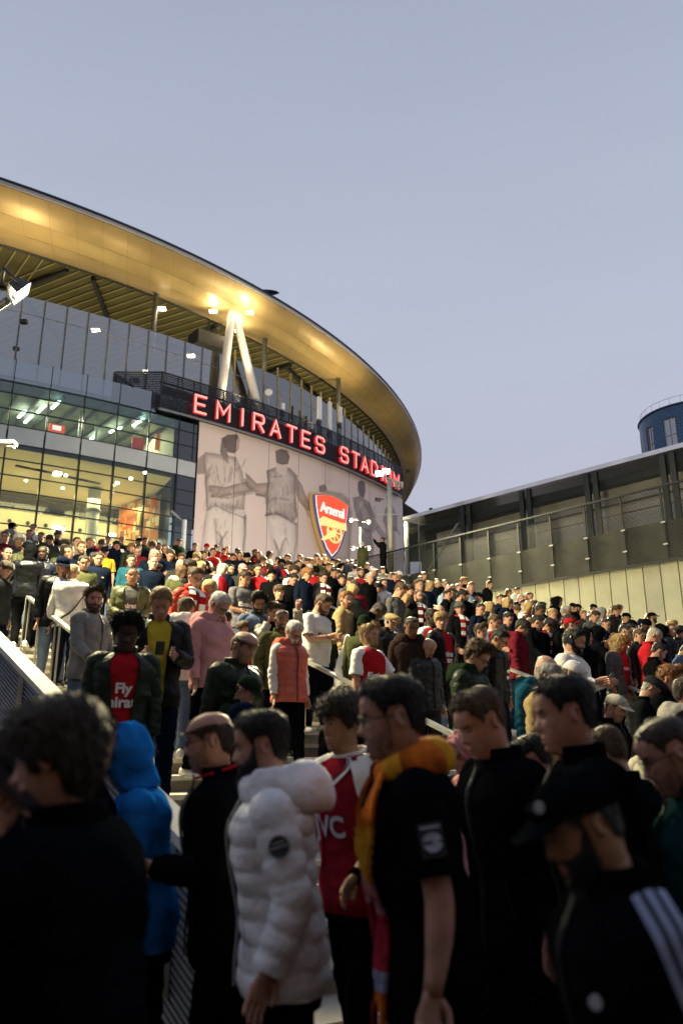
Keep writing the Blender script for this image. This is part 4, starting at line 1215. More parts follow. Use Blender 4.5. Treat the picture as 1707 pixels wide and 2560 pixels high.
# ------------------------------------------------------------------ floodlights and lamp posts
m_flood = mat('flood_lens', (1, .95, .8), .3, emit=(1, .93, .70), estr=26)
m_lampb = mat('lamp_body', (.08, .085, .08), .5, .4)
def flood_head(parent, loc, aim, size=.5, e=900, cone=150, name='flood_head', emit=None):
    o = empty(name, loc, parent=parent)
    o.rotation_euler = (Vector(aim) - (Vector(loc) + parent.location)).to_track_quat('-Z', 'Y').to_euler()
    b = MB()
    s0 = size
    b.add([(-s0 * .35, -s0 * .25, .22), (s0 * .35, -s0 * .25, .22), (s0 * .35, s0 * .25, .22), (-s0 * .35, s0 * .25, .22), (-s0 * .6, -s0 * .45, 0), (s0 * .6, -s0 * .45, 0), (s0 * .6, s0 * .45, 0), (-s0 * .6, s0 * .45, 0)],
          [(0, 1, 2, 3), (0, 4, 5, 1), (1, 5, 6, 2), (2, 6, 7, 3), (3, 7, 4, 0)]); b.build('housing', m_lampb, o)
    b = MB(); b.add([(-s0 * .57, -s0 * .42, .015), (s0 * .57, -s0 * .42, .015), (s0 * .57, s0 * .42, .015), (-s0 * .57, s0 * .42, .015)], [(3, 2, 1, 0)]); b.build('lens', emit or m_flood, o)
    b = MB(); b.tube([(-s0 * .62, 0, .1), (-s0 * .62, 0, .4), (s0 * .62, 0, .4), (s0 * .62, 0, .1)], .025, 6); b.build('bracket', m_lampb, o)
    l = light('flood_lamp', 'SPOT', (0, 0, -.05), e, FLOOD, .55, cone=cone, blend=.6, parent=o)
    return o
# left mast, mostly outside the frame
ml = empty('floodlight_mast'); 
Lp = Vector(px_dir(58, 735) * 12.5) + Vector((0, 0, CAMZ))
ml.location = (Lp.x - 1.25, Lp.y + .15, slope_z(float(np.array(Lp[:2]) @ SU)))
put(ml, 'bright floodlight on an arm at the left edge, above the glass facade', 'floodlight')
L0 = ml.location
MB().tube([(0, 0, 0), (0, 0, Lp.z - L0.z - .2)], [.11, .08], 12).build('mast', m_galv, ml)
MB().tube([(0, 0, Lp.z - L0.z - .9), (.45, 0, Lp.z - L0.z - .45), Lp - L0 + Vector((-.2, 0, -.1))], .06, 8).build('arm', m_lampb, ml)
flood_head(ml, Lp - L0, (3.0, 15, 1.5), .34, 5600, 150)
flood_head(ml, Lp - L0 + Vector((-.45, .12, -.42)), (7.5, 17, 1.0), .34, 5600, 150)
# right pole with two floodlights
pb = Vector(px_dir(977, 1440) * 36.0) + Vector((0, 0, CAMZ))
rp = empty('floodlight_pole', (pb.x, pb.y, PODZ)); put(rp, 'pale pole with two glaring floodlights in front of the lettering', 'floodlight')
L0 = rp.location
h1 = Vector(px_dir(965, 1178) * 36) + Vector((0, 0, CAMZ)); h0 = Vector(px_dir(948, 1184) * 36) + Vector((0, 0, CAMZ))
MB().tube([(0, 0, 0), (0, 0, h1.z - L0.z + .0)], [.14, .11], 12).build('pole', mat('pole_pale', (.52, .50, .42), .5, .2), rp)
MB().beam(h0 - L0 + Vector((-.2, .25, .1)), Vector((.65, .2, h1.z - L0.z - .1)), .07, .07).build('crossbar', m_galv, rp)
for q in (.3, .45, .6): MB().box((q, .2, h1.z - L0.z - .15), (.1, .3, .25)).build('bracket', m_galv, rp)
for h in (h0, h1):
    flood_head(rp, h - L0, (-2.5, 13, 2.0) if h is h0 else (4.5, 14, 2.0), .28, 36000, 118)
MB().beam((-.5, 0, 2.9), (.5, 0, 2.9), .05, .05).build('crossarm', m_galv, rp)
flood_head(rp, Vector((-.55, .1, h1.z - L0.z - .9)), fa(-45, 0, 17), .22, 9000, 120)  # third head, added to the pole to brighten the mural
for px, py in ((437, 1281),):
    pass
# small lamp posts
def post_lamp(px, py, dist, label, heads, name='lamp_post', zb=PODZ):
    p = Vector(px_dir(px, py) * dist) + Vector((0, 0, CAMZ))
    t = empty(name, (p.x, p.y, zb)); put(t, label, 'lamp post', None)
    H_ = p.z - zb
    MB().tube([(0, 0, 0), (0, 0, H_)], [.08, .06], 10).build('pole', m_galv, t)
    for dx, dz, em in heads:
        o = empty('lamp_head', (dx, -.1, H_ + dz)); o.parent = t
        MB().tube([(-dx * .8, .05, -.05), (0, 0, 0)], .03, 6).build('arm', m_galv, o)
        b = MB(); b.tube([(0, 0, .05), (0, 0, -.03), (0, 0, -.10)], [.10, .17, .12], 10); b.build('shade', m_lampb, o)
        b = MB(); b.tube([(0, -.06, -.10), (0, -.10, -.14)], [.075, .05], 10); b.build('bulb', m_flood if em else m_white, o)
        if em: light('post_glow', 'SPOT', (0, 0, -.22), 1500, (1, .82, .70), .15, target=(-1.2, 9, 1.0), cone=150, blend=1, parent=o)
post_lamp(900, 1318, 40, 'thin pole with four small white spotlights right of the shield sign', [(-.45, .4, 1), (.42, .3, 1), (-.36, -1.05, 1), (.42, -1.05, 1)])
t = empty('lamp_post', (0, 0, 0))
p = Vector(px_dir(462, 1300) * 42) + Vector((0, 0, CAMZ)); t.location = (p.x, p.y, PODZ)
put(t, 'plain white lamp post with an unlit tilted head left of the mural', 'lamp post')
MB().tube([(0, 0, 0), (0, 0, p.z - PODZ)], .13, 10).build('pole', m_white, t)
MB().tube([(0, 0, p.z - PODZ - .1), (-.55, -.1, p.z - PODZ + .25)], .04, 6).build('arm', m_galv, t)
b = MB(); b.box((0, 0, 0), (.55, .22, .12)); o = b.build('lamp_head', m_galv, t); o.location = (-.5, -.1, p.z - PODZ + .28); o.rotation_euler = (0, R(42), 0)
# flat street lamp at the left edge
p = Vector(px_dir(8, 1108) * 14) + Vector((0, 0, CAMZ))
t = empty('street_lamp', (p.x - .7, p.y, slope_z(float(np.array(p[:2]) @ SU)))); put(t, 'flat pale lamp arm reaching in from the left edge below the floodlight', 'street lamp')
b = MB(); b.tube([(0, 0, 0), (0, 0, p.z - t.location.z)], .06, 8); b.build('pole', m_galv, t)
b = MB(); b.box((.55, 0, p.z - t.location.z), (.75, .2, .07)); b.build('lamp_head', mat('pole_pale'), t)
b = MB(); b.box((.85, 0, p.z - t.location.z - .06), (.1, .12, .06)); b.build('sensor', m_galv, t)
# ------------------------------------------------------------------ people: one continuous body, clothes and hair as its children
m_skin = mat('skin', rough=.50, objcol=True, var=.16, vscale=18, bump=.22, bscale=130, spec=.30, sss=.06)
m_eye = mat('eye', (.02, .016, .014), .15)
m_eyew = mat('eye_white', (.26, .24, .22), .4)
m_lip = mat('lips', rough=.45, objcol=True, var=.05, vscale=30, tint=(.82, .60, .58))
m_hair = mat('hair', rough=.55, objcol=True, var=.45, vscale=40, stretch=(1, 1, .25), bump=.9, bscale=90, spec=.35)
m_cloth = mat('cloth', rough=.88, objcol=True, var=.14, vscale=9, bump=.6, bscale=16, spec=.0)
m_knit = mat('knit', rough=.95, objcol=True, var=.2, vscale=30, bump=.6, bscale=120, spec=.0)
m_nylon = mat('nylon', rough=.46, objcol=True, var=.10, vscale=8, bump=.7, bscale=20, spec=.16)
m_leather = mat('leather', rough=.26, objcol=True, var=.15, vscale=12, bump=.6, bscale=14, spec=.6)
m_wsleeve = mat('white_cloth', (.72, .72, .70), .85, var=.06, vscale=9, bump=.3, bscale=22, spec=.2)
m_shoe = mat('shoe', rough=.5, objcol=True, var=.1, vscale=20)
m_print = mat('print_white', (.75, .75, .72), .7)
m_printg = mat('print_gold', (.60, .50, .22), .6)
m_printk = mat('print_dark', (.02, .022, .03), .7)
m_black = mat('black_plastic', (.012, .012, .014), .3)
m_glow = mat('phone_screen', (.5, .55, .6), .2, emit=(.75, .85, 1), estr=.5)

# ---- head
HH = .235
_t = [-.30, -.14, -.06, -.02, .00, .04, .10, .18, .27, .36, .46, .54, .62, .72, .82, .90, .96, 1.0]
_f = [.050, .054, .058, .072, .082, .089, .091, .092, .092, .091, .090, .089, .093, .093, .084, .066, .042, .004]
_b = [.064, .064, .066, .068, .069, .070, .072, .077, .084, .091, .097, .100, .101, .101, .096, .082, .058, .004]
_w = [.060, .056, .056, .056, .052, .053, .058, .064, .069, .072, .0745, .0755, .0765, .077, .073, .061, .042, .003]
def head_pt(t, ph, off=0.0):
    t, ph = np.broadcast_arrays(np.asarray(t, float), np.asarray(ph, float))
    f, b, w = crom(t, _t, _f), crom(t, _t, _b), crom(t, _t, _w)
    s, c = np.sin(ph), np.cos(ph); p = 2 / 2.25
    x = w * np.sign(s) * np.abs(s) ** p
    y = np.where(c > 0, f, b) * np.sign(c) * np.abs(c) ** p
    z = t * HH
    fr = np.clip(c * 3, 0, 1)
    ax = np.abs(x)
    wn = .0085 + .008 * np.clip((.50 - t) / .15, 0, 1)
    nh = np.interp(t, [.29, .33, .365, .40, .52, .60], [0, .013, .026, .0235, .008, 0])
    y = y + fr * (nh * np.exp(-(x / wn) ** 2)
        - .010 * np.exp(-((ax - .031) / .015) ** 2 - ((t - .525) / .05) ** 2)
        + .005 * np.exp(-((ax - .026) / .022) ** 2 - ((t - .61) / .032) ** 2)
        + .0055 * np.exp(-(x / .021) ** 2) * (np.exp(-((t - .222) / .022) ** 2) + np.exp(-((t - .155) / .026) ** 2))
        - .003 * np.exp(-(x / .024) ** 2 - ((t - .188) / .012) ** 2)
        + .005 * np.exp(-(x / .02) ** 2 - ((t - .06) / .05) ** 2)
        - .004 * np.exp(-(x / .03) ** 2 - ((t - .105) / .025) ** 2)
        + .004 * np.exp(-((ax - .05) / .018) ** 2 - ((t - .42) / .06) ** 2))
    if np.any(off):
        zc = .52 * HH
        k = np.clip((t - .6) / .4, 0, 1) ** 1.5
        nx, ny, nz = x * (1 - k * .3), y * (1 - k * .3), (z - zc) * k * 1.2
        L = np.sqrt(nx ** 2 + ny ** 2 + nz ** 2) + 1e-6
        x, y, z = x + off * nx / L, y + off * ny / L, z + off * nz / L
    return np.stack([x, y, z], -1)
def head_ts(hi):
    return np.array([-.14, -.06, -.02, 0, .03, .07, .11, .14, .16, .18, .195, .215, .235, .26, .29, .315, .335, .35, .37, .40, .44, .48, .51, .54, .57, .60, .63, .67, .72, .77, .82, .87, .91, .945, .97, .988, .999]) if hi else \
        np.array([-.12, -.02, 0, .05, .10, .155, .188, .222, .28, .325, .365, .42, .48, .525, .57, .61, .66, .74, .82, .90, .955, .999])
def ring_ph(m):
    u = np.linspace(-1, 1, m, endpoint=False)
    return math.pi * (u * .62 + .38 * u * np.abs(u) ** 1.2)

# ---- torso table (person faces +y)
_z = [.55, .70, .80, .88, .96, 1.05, 1.15, 1.25, 1.33, 1.39, 1.425, 1.452, 1.472, 1.50]
_a = [.190, .182, .176, .172, .165, .158, .163, .176, .188, .192, .172, .130, .082, .062]
_bb = [.135, .130, .127, .128, .122, .112, .113, .122, .126, .117, .102, .086, .071, .062]
_yo = [0, 0, 0, 0, 0, .004, .006, .004, 0, -.007, -.013, -.016, -.016, -.012]
def torso(z, ph, th=0.0, e=2.5, belly=0.0):
    z, ph = np.broadcast_arrays(np.asarray(z, float), np.asarray(ph, float))
    a, b, yo = crom(z, _z, _a), crom(z, _z, _bb), crom(z, _z, _yo)
    a = a + th; b = b + th
    bl = belly * np.exp(-((z - 1.06) / .17) ** 2)
    a = a + bl * .7
    s, c = np.sin(ph), np.cos(ph); p = 2 / e
    x = a * np.sign(s) * np.abs(s) ** p
    y = yo + (b + np.where(c > 0, bl, bl * .2)) * np.sign(c) * np.abs(c) ** p
    return np.stack([x, y, z + 0 * x], -1)
def lean_pts(P, lean):
    if not lean: return P
    P = np.array(P, float)
    k = np.clip((P[..., 2] - .86) / .35, 0, 1); k = k * k * (3 - 2 * k) * lean
    y, z = P[..., 1], P[..., 2] - .93
    P[..., 1] = y * np.cos(k) + z * np.sin(k)
    P[..., 2] = .93 - y * np.sin(k) + z * np.cos(k)
    return P
ARMS = {  # upper arm, forearm directions for the right arm (+x); left mirrored unless a pair is given
    'd': ((.16, -.02, -1), (.04, .20, -1)),
    'p': ((.22, .22, -1), (-.50, .95, .16)),
    'c': ((.20, .06, -1), (-.62, .62, -.35)),
    'k': ((.34, -.16, -1), (-.12, .42, -.9)),
    'w': ((.18, .18, -1), (.10, .75, -.55)),
    'f': ((.30, .62, -.75), (-.45, .20, 1)),
    'r': ((.35, .95, .05), (-.35, .45, .85)),
    'l': ((.42, .45, -.9), (.25, .85, -.35)),
    'b': ((.22, -.30, -1), (.06, .05, -1)),
    'e': ((.6, .5, -.35), (-.27, -.13, .32)),
    'g': ((.16, -.16, -1), (.03, .42, -.9)),
}
HEADS = {'0': (4, 0), '1': (20, 0), '2': (36, 0), '3': (8, 38), '4': (8, -38), '5': (28, 25), '6': (28, -25), '7': (-10, 0)}
def arm_path(key, sd):
    u, f = ARMS[key]
    sh = np.array([.176 * sd, -.008, 1.398])
    n = lambda v: np.array(v, float) / np.linalg.norm(v)
    u = n((u[0] * sd, u[1], u[2])); f = n((f[0] * sd, f[1], f[2]))
    el = sh + u * .285; wr = el + f * .245
    return sh, el, wr, u, f
def arm_curve(key, sd, n=14, start=.0):
    sh, el, wr, u, f = arm_path(key, sd)
    rt = np.array([.085 * sd, -.012, 1.392])
    ts = np.linspace(0, 1, n)
    pts = []
    for t in ts:
        if t < .16: pts.append(rt + (sh - rt) * (t / .16))
        elif t < .52: pts.append(sh + (el - sh) * ((t - .16) / .42))
        elif t < .64:
            k = (t - .52) / .12; p0 = sh + (el - sh) * (.36 / .42); p2 = el + (wr - el) * (.06 / .42)
            pts.append((1 - k) ** 2 * p0 + 2 * k * (1 - k) * el + k * k * p2)
        else: pts.append(el + (wr - el) * ((t - .58) / .42))
    return ts, np.array(pts), wr, f, u
def rot_to(d, hint):
    d = np.array(d) / np.linalg.norm(d)
    x = np.cross(d, hint); x /= np.linalg.norm(x) + 1e-9
    y = np.cross(x, d)
    return np.stack([x, d, y], 1)      # columns: side, along, palm normal
def hand(b, wr, f, u, sd, curl=.35, hi=False, mi=0):
    hint = np.array([-sd * .9, .35, .15]) if abs(f[0]) < .75 else np.array([0, .3, 1.0])
    M = rot_to(f, hint)
    W = lambda x, y, z: wr + M @ np.array([x * sd, y, z])
    n = 10 if hi else 6
    secs = [(-.01, .027, .021, 0), (.02, .032, .017, 0), (.05, .041, .015, 0), (.078, .042, .0135, -.004), (.092, .036, .011, -.006)]
    th = np.linspace(0, 2 * math.pi, n, endpoint=False)
    b.loft([[W(w_ * math.cos(a), y, h * math.sin(a) + dz) for a in th] for y, w_, h, dz in secs], mi)
    fl = [(-.031, .062, .9), (-.0105, .076, 1.0), (.0105, .072, 1.0), (.031, .056, 1.1)]
    for x, L, k in fl:
        pts = []; y, z = .082, -.004; ang = 0.0
        pts.append(W(x, y - .02, z))
        for j in range(3):
            ang += curl * k * (.7 + .35 * j)
            y += L * (.42, .33, .25)[j] * math.cos(ang); z -= L * (.42, .33, .25)[j] * math.sin(ang)
            pts.append(W(x * (1 + .05 * j), y, z))
        b.tube(pts, [.0105, .0098, .0088, .0068], 6 if hi else 5, mi)
    pts = [W(-.026, .012, -.004), W(-.046, .034, -.012), W(-.050, .058, -.022), W(-.044, .078, -.030)]
    b.tube(pts, [.014, .0125, .0105, .0085], 6 if hi else 5, mi)
LEGS = ((.095, .10), (-.095, -.12))
def leg_path(sd, fy, h0=.0):
    return np.array([[.09 * sd, 0, .90], [.098 * sd, fy * .45 + .015, .50], [.10 * sd, fy - .01, .085 + h0]])
def head_mat(hk, lean):
    p, y = HEADS[hk]
    M = Matrix.Translation((0, .012, 1.502)) @ Matrix.Rotation(R(y), 4, 'Z') @ Matrix.Rotation(-R(p), 4, 'X')
    if lean:
        M = Matrix.Translation((0, 0, .93)) @ Matrix.Rotation(-lean, 4, 'X') @ Matrix.Translation((0, 0, -.93)) @ M
    return M
_cache = {}
def body_mesh(arms, hk, lean, hi=False, fem=False):
    key = ('body', arms, hk, lean, hi)
    if key in _cache: return _cache[key]
    b = MB()
    m = 44 if hi else 24
    ph = ring_ph(m)
    zs = np.array([.80, .90, 1.0, 1.1, 1.2, 1.3, 1.38, 1.42, 1.445, 1.465])
    T = lean_pts(np.stack([torso(z, ph) for z in zs]), lean)
    Hm = head_mat(hk, lean)
    A = np.array(Hm)
    hp = np.stack([head_pt(t, ph) for t in head_ts(hi)])
    hp = hp @ A[:3, :3].T + A[:3, 3]
    nk = T[-1] * .35 + hp[0] * .65
    b.loft(np.concatenate([T, nk[None], hp]), 0, flip=True)
    # ears
    for sd in (-1, 1):
        th = np.linspace(0, 2 * math.pi, 12 if hi else 8, endpoint=False)
        E = []
        for r_, o_ in ((1.0, .0), (1.05, .011), (.86, .017), (.62, .011), (.25, .009)):
            E.append([[sd * (.071 + o_ + .012 * (-np.cos(a) * .5 + .2) * (o_ > 0)), -.010 - .017 * r_ * math.cos(a) * (1.0 if math.sin(a) > 0 else .75) - (.010 if o_ else 0), (.475 + .115 * r_ * math.sin(a)) * HH] for a in th])
        E = np.array(E) @ A[:3, :3].T + A[:3, 3]
        b.loft(E, 0, flip=sd > 0, cap0=False)
    # eyes with lids, lips
    for sd in (-1, 1):
        n = 10 if hi else 6
        c = np.array([.031 * sd, .073, .518 * HH])
        for rr_, mi in ((.0115, 2), ):
            S = np.array([[c + rr_ * np.array([math.cos(a) * math.cos(e), math.sin(e) * 1.0, math.sin(a) * math.cos(e) * .62]) for a in np.linspace(0, 2 * math.pi, n, endpoint=False)] for e in np.linspace(-.2, 1.5, 5)])
            b.loft(S @ A[:3, :3].T + A[:3, 3], mi)
        ir = np.array([[c + np.array([.0052 * k * math.cos(a), .0112 + .0006 * (1 - k), .0050 * k * math.sin(a)]) for a in np.linspace(0, 2 * math.pi, n, endpoint=False)] for k in (1.0, .05)])
        b.loft(ir @ A[:3, :3].T + A[:3, 3], 1)
        lid = head_pt(np.array([.548, .556, .566])[:, None], np.linspace(.14, .62, 6)[None] * sd) + np.array([0, .0045, 0])
        b.grid(lid @ A[:3, :3].T + A[:3, 3], 0, flip=sd < 0)
    lips = []
    for t, o_ in ((.132, .0), (.158, .0022), (.186, .0004), (.190, .0004), (.218, .0022), (.238, 0)):
        lips.append(head_pt(t, np.linspace(-.24, .24, 9) * (1 - abs(t - .187) * 4.5)) + np.array([0, o_ + .0008, 0]))
    b.grid(np.array(lips) @ A[:3, :3].T + A[:3, 3], 3)
    # arms and hands
    for i, sd in enumerate((-1, 1)):
        ak = arms[min(i, len(arms) - 1)]
        ts, P, wr, f, u = arm_curve(ak, sd)
        rad = crom(ts, [0, .16, .3, .5, .58, .70, .9, 1.0], [.045, .052, .049, .042, .040, .040, .030, .026])
        b.loft(lean_pts(sweep(P, rad, 10 if hi else 7), lean), 0)
        h = MB(); hand(h, wr, f, u, sd, {'p': .55, 'r': .6, 'f': .6, 'k': .5, 'l': .5}.get(ak, .32), hi)
        b.add(lean_pts(np.array(h.v), lean), h.f, 0, True)
    for sd, (hx, fy) in zip((-1, 1), LEGS):
        L = leg_path(sd, fy)
        b.loft(sweep(np.array([L[0], (L[0] + L[1]) / 2, L[1], (L[1] + L[2]) / 2, L[2]]), [.085, .072, .055, .05, .035], 8), 0)
    me = b.mesh('body', [m_skin, m_eye, m_eyew, m_lip])
    _cache[key] = me
    return me

# ---- hair, hats (all in head space)
def band(hl, tmax, thick, m=40, n=12, noise=.0, seed=0, lo=-.006, deg0=-180, deg1=180, flare=0.0):
    """a shell over the scalp between a hairline and the crown"""
    r_ = np.random.RandomState(seed)
    wrap = deg1 - deg0 >= 360
    dg = np.linspace(deg0, deg1, m, endpoint=not wrap)
    ph = np.radians(dg)
    h0 = np.interp(np.abs(dg), *hl) if not callable(hl) else hl(dg)
    h0 = h0 + r_.normal(0, .012, m) * (np.abs(h0) > -9)
    s = np.linspace(0, 1, n)[:, None]
    tm = tmax if np.isscalar(tmax) else np.interp(np.abs(dg), *tmax)
    t = h0 + (tm - h0) * s ** .9
    off = thick(s, np.abs(dg)[None]) if callable(thick) else np.full(t.shape, thick)
    off = off * np.clip(s * 5, 0, 1) + lo * (1 - np.clip(s * 5, 0, 1))
    if not np.isscalar(tmax) or tmax < .95: off = off * np.clip((1 - s) * 5, 0, 1) + lo * (1 - np.clip((1 - s) * 5, 0, 1))
    if noise: off = off + noise * r_.uniform(-1, 1, t.shape) * np.clip(s * 4, 0, 1)
    P = head_pt(t, ph[None] + 0 * t, off)
    below = np.clip(-t, 0, 3)            # strands that hang below the jaw
    P[..., 0] *= 1 + below * (.55 + flare); P[..., 1] *= 1 + below * .15
    return P, wrap
HL = ([0, 28, 45, 62, 76, 82, 108, 118, 180], [.86, .84, .80, .70, .45, .62, .60, .22, .06])
def strands(b, P, n, L, lift, seed, mi=0, jit=.35):
    """loose tapering hairs over a shell, following it downwards"""
    r_ = np.random.RandomState(seed)
    P = np.asarray(P)
    a, c = P.shape[:2]
    if a < 3: return
    i = r_.randint(1, a - 1, n); j = r_.randint(0, c - 1, n)
    f = r_.rand(n)[:, None]; g = r_.rand(n)[:, None]
    p = (P[i, j] * (1 - f) + P[i, j + 1] * f) * (1 - g) + (P[i - 1, j] * (1 - f) + P[i - 1, j + 1] * f) * g
    dn = P[i - 1, j] - P[i, j]; dn /= np.linalg.norm(dn, axis=1)[:, None] + 1e-6
    sd_ = P[i, j + 1] - P[i, j]; sd_ /= np.linalg.norm(sd_, axis=1)[:, None] + 1e-6
    nr = p - np.array([0, -.005, .5 * HH]); nr /= np.linalg.norm(nr, axis=1)[:, None] + 1e-6
    d = dn + sd_ * r_.normal(0, jit, (n, 1)) + nr * (lift + r_.normal(0, .12, (n, 1)))
    d /= np.linalg.norm(d, axis=1)[:, None]
    l_ = L * r_.uniform(.5, 1.3, (n, 1)); w = .0013
    q = p + nr * .001
    V = np.stack([q - sd_ * w, q + sd_ * w, q + d * l_ * .6 + nr * l_ * lift * .2 + sd_ * w * .6, q + d * l_], 1).reshape(-1, 3)
    k = np.arange(n) * 4
    b.add(V, np.stack([k, k + 1, k + 2, k + 3], 1).tolist(), mi, False)
def hair_mesh(style, hi=False):
    key = ('hair', style, hi)
    if key in _cache: return _cache[key]
    b = MB(); m, n = (72, 22) if hi else (40, 12)
    k = 1.0
    def top(base, tp, fr=0.0):
        return lambda s, d: base + (tp - base) * np.clip(s * 1.3, 0, 1) + fr * np.exp(-(d / 45) ** 2) * np.clip(s * 2, 0, 1) * (1 - .4 * s)
    nz = .003
    def addb(*a, **q):
        P, wr = band(*a, **q); b.grid(P, 0, wr, flip=True)
        Ls, lf, nn = {'buzz': (.006, .5, 900), 'thin': (.020, .15, 900), 'ring': (.018, .15, 1100), 'fade': (.024, .22, 1500), 'short': (.026, .20, 1600), 'quiff': (.034, .45, 1700), 'curly': (.030, .55, 2200), 'fringe': (.034, .08, 1500),
                      'mop': (.036, .15, 1700), 'bob': (.06, .04, 1700), 'long': (.08, .05, 1900), 'curlylong': (.06, .5, 2600)}.get(style, (.02, .15, 800))
        if style in ('curly', 'curlylong'): strands(b, P, nn if hi else nn // 4, Ls, lf, 5, jit=1.2)
        else: strands(b, P, nn if hi else nn // 5, Ls, lf, 5)
    if style == 'under': addb(HL, ([0, 60, 100, 180], [.865, .74, .68, .60]), .007, m, n, .001)
    elif style == 'buzz': addb(HL, .999, .004, m, n, .0008)
    elif style == 'short': addb(HL, .999, top(.008, .020), m, n, nz)
    elif style == 'fade': addb(HL, .999, top(.003, .022, .010), m, n, nz)
    elif style == 'quiff': addb(HL, .999, top(.006, .024, .030), m, n, .004)
    elif style == 'thin': addb(([0, 30, 45, 62, 76, 82, 108, 118, 180], [.96, .94, .86, .70, .45, .62, .60, .22, .06]), .999, top(.007, .007), m, n, .002)
    elif style == 'ring': addb(([0, 50, 60, 76, 82, 108, 118, 180], [.70, .70, .66, .45, .62, .60, .22, .06]), ([0, 50, 70, 180], [.705, .72, .78, .80]), .008, m, n, .0015)
    elif style == 'curly': addb(HL, .999, top(.022, .046, .012), m, n, .012)
    elif style == 'fringe': addb(([0, 30, 50, 66, 78, 84, 112, 120, 180], [.66, .66, .64, .52, .40, .52, .50, .20, .02]), .999, top(.016, .026), m, n, .0035)
    elif style == 'mop': addb(([0, 30, 50, 66, 78, 112, 120, 180], [.64, .63, .60, .46, .34, .30, .06, -.08]), .999, top(.020, .032), m, n, .006)
    elif style == 'bob': addb(([0, 20, 38, 52, 60, 180], [.76, .72, .58, .10, -.20, -.26]), .999, top(.020, .022), m, n + 4, .003)
    elif style == 'long': addb(([0, 18, 34, 48, 58, 180], [.80, .76, .60, .0, -.85, -.95]), .999, top(.020, .020), m, n + 8, .004, flare=.1)
    elif style == 'curlylong': addb(([0, 18, 36, 46, 56, 180], [.80, .76, .58, .0, -1.0, -1.1]), .999, top(.034, .040), m, n + 12, .014, flare=.25)
    elif style == 'tail':
        addb(([0, 30, 50, 66, 78, 112, 120, 180], [.84, .80, .74, .52, .45, .55, .25, .10]), .999, top(.008, .010), m, n, .002)
        b.tube([(0, -.10, .17), (0, -.15, .165), (0, -.165, .10), (0, -.15, -.02), (0, -.14, -.08)], [.02, .034, .034, .026, .008], 8)
    # eyebrows
    for sd in (-1, 1):
        P = [[head_pt(t_, a * sd, .0025 * e) for a in np.linspace(.13, .62, 6)] for t_, e in ((.598, .2), (.612, 1), (.628, .2))]
        b.grid(np.array(P), 0, flip=sd > 0)
    me = b.mesh('hair', [m_hair]); _cache[key] = me
    return me
def beard_mesh(style, hi=False):
    key = ('beard', style, hi)
    if key in _cache: return _cache[key]
    b = MB(); m, n = (48, 10) if hi else (26, 6)
    dg = np.linspace(-82, 82, m); ph = np.radians(dg); ad = np.abs(dg)
    if style == 'goatee': lo_, up_ = np.full(m, -.03), np.interp(ad, [0, 14, 22, 30, 82], [.125, .13, .20, -.02, -.03])
    else: lo_, up_ = np.interp(ad, [0, 40, 70, 82], [-.06, -.06, .02, .14]), np.interp(ad, [0, 14, 22, 34, 60, 76, 82], [.125, .13, .27, .30, .34, .52, .56])
    s = np.linspace(0, 1, n)[:, None]
    t = lo_ + (up_ - lo_) * s
    base = {'stubble': .0016, 'beard': .007, 'full': .014, 'goatee': .007}[style]
    off = base * np.sin(np.pi * np.clip(s * .9 + .08, 0, 1)) ** .6 * (1 if hi else 1) + 0 * t
    if style == 'full': off = off + .012 * np.exp(-(ad[None] / 30) ** 2) * (1 - s)
    off = off + np.random.RandomState(4).uniform(-1, 1, t.shape) * base * .12 - .0006
    Pb = head_pt(t, ph[None] + 0 * t, off)
    b.grid(Pb, 0, flip=True)
    if style != 'stubble': strands(b, Pb, 900 if hi else 150, .010 if style != 'full' else .016, .35, 8)
    mo = head_pt(np.array([.245, .262, .285, .30])[:, None], np.radians(np.linspace(-27, 27, 11))[None], np.array([0, .7, .7, 0])[:, None] * base + .0008)
    b.grid(mo, 0, flip=True)
    me = b.mesh('beard', [m_hair]); _cache[key] = me
    return me
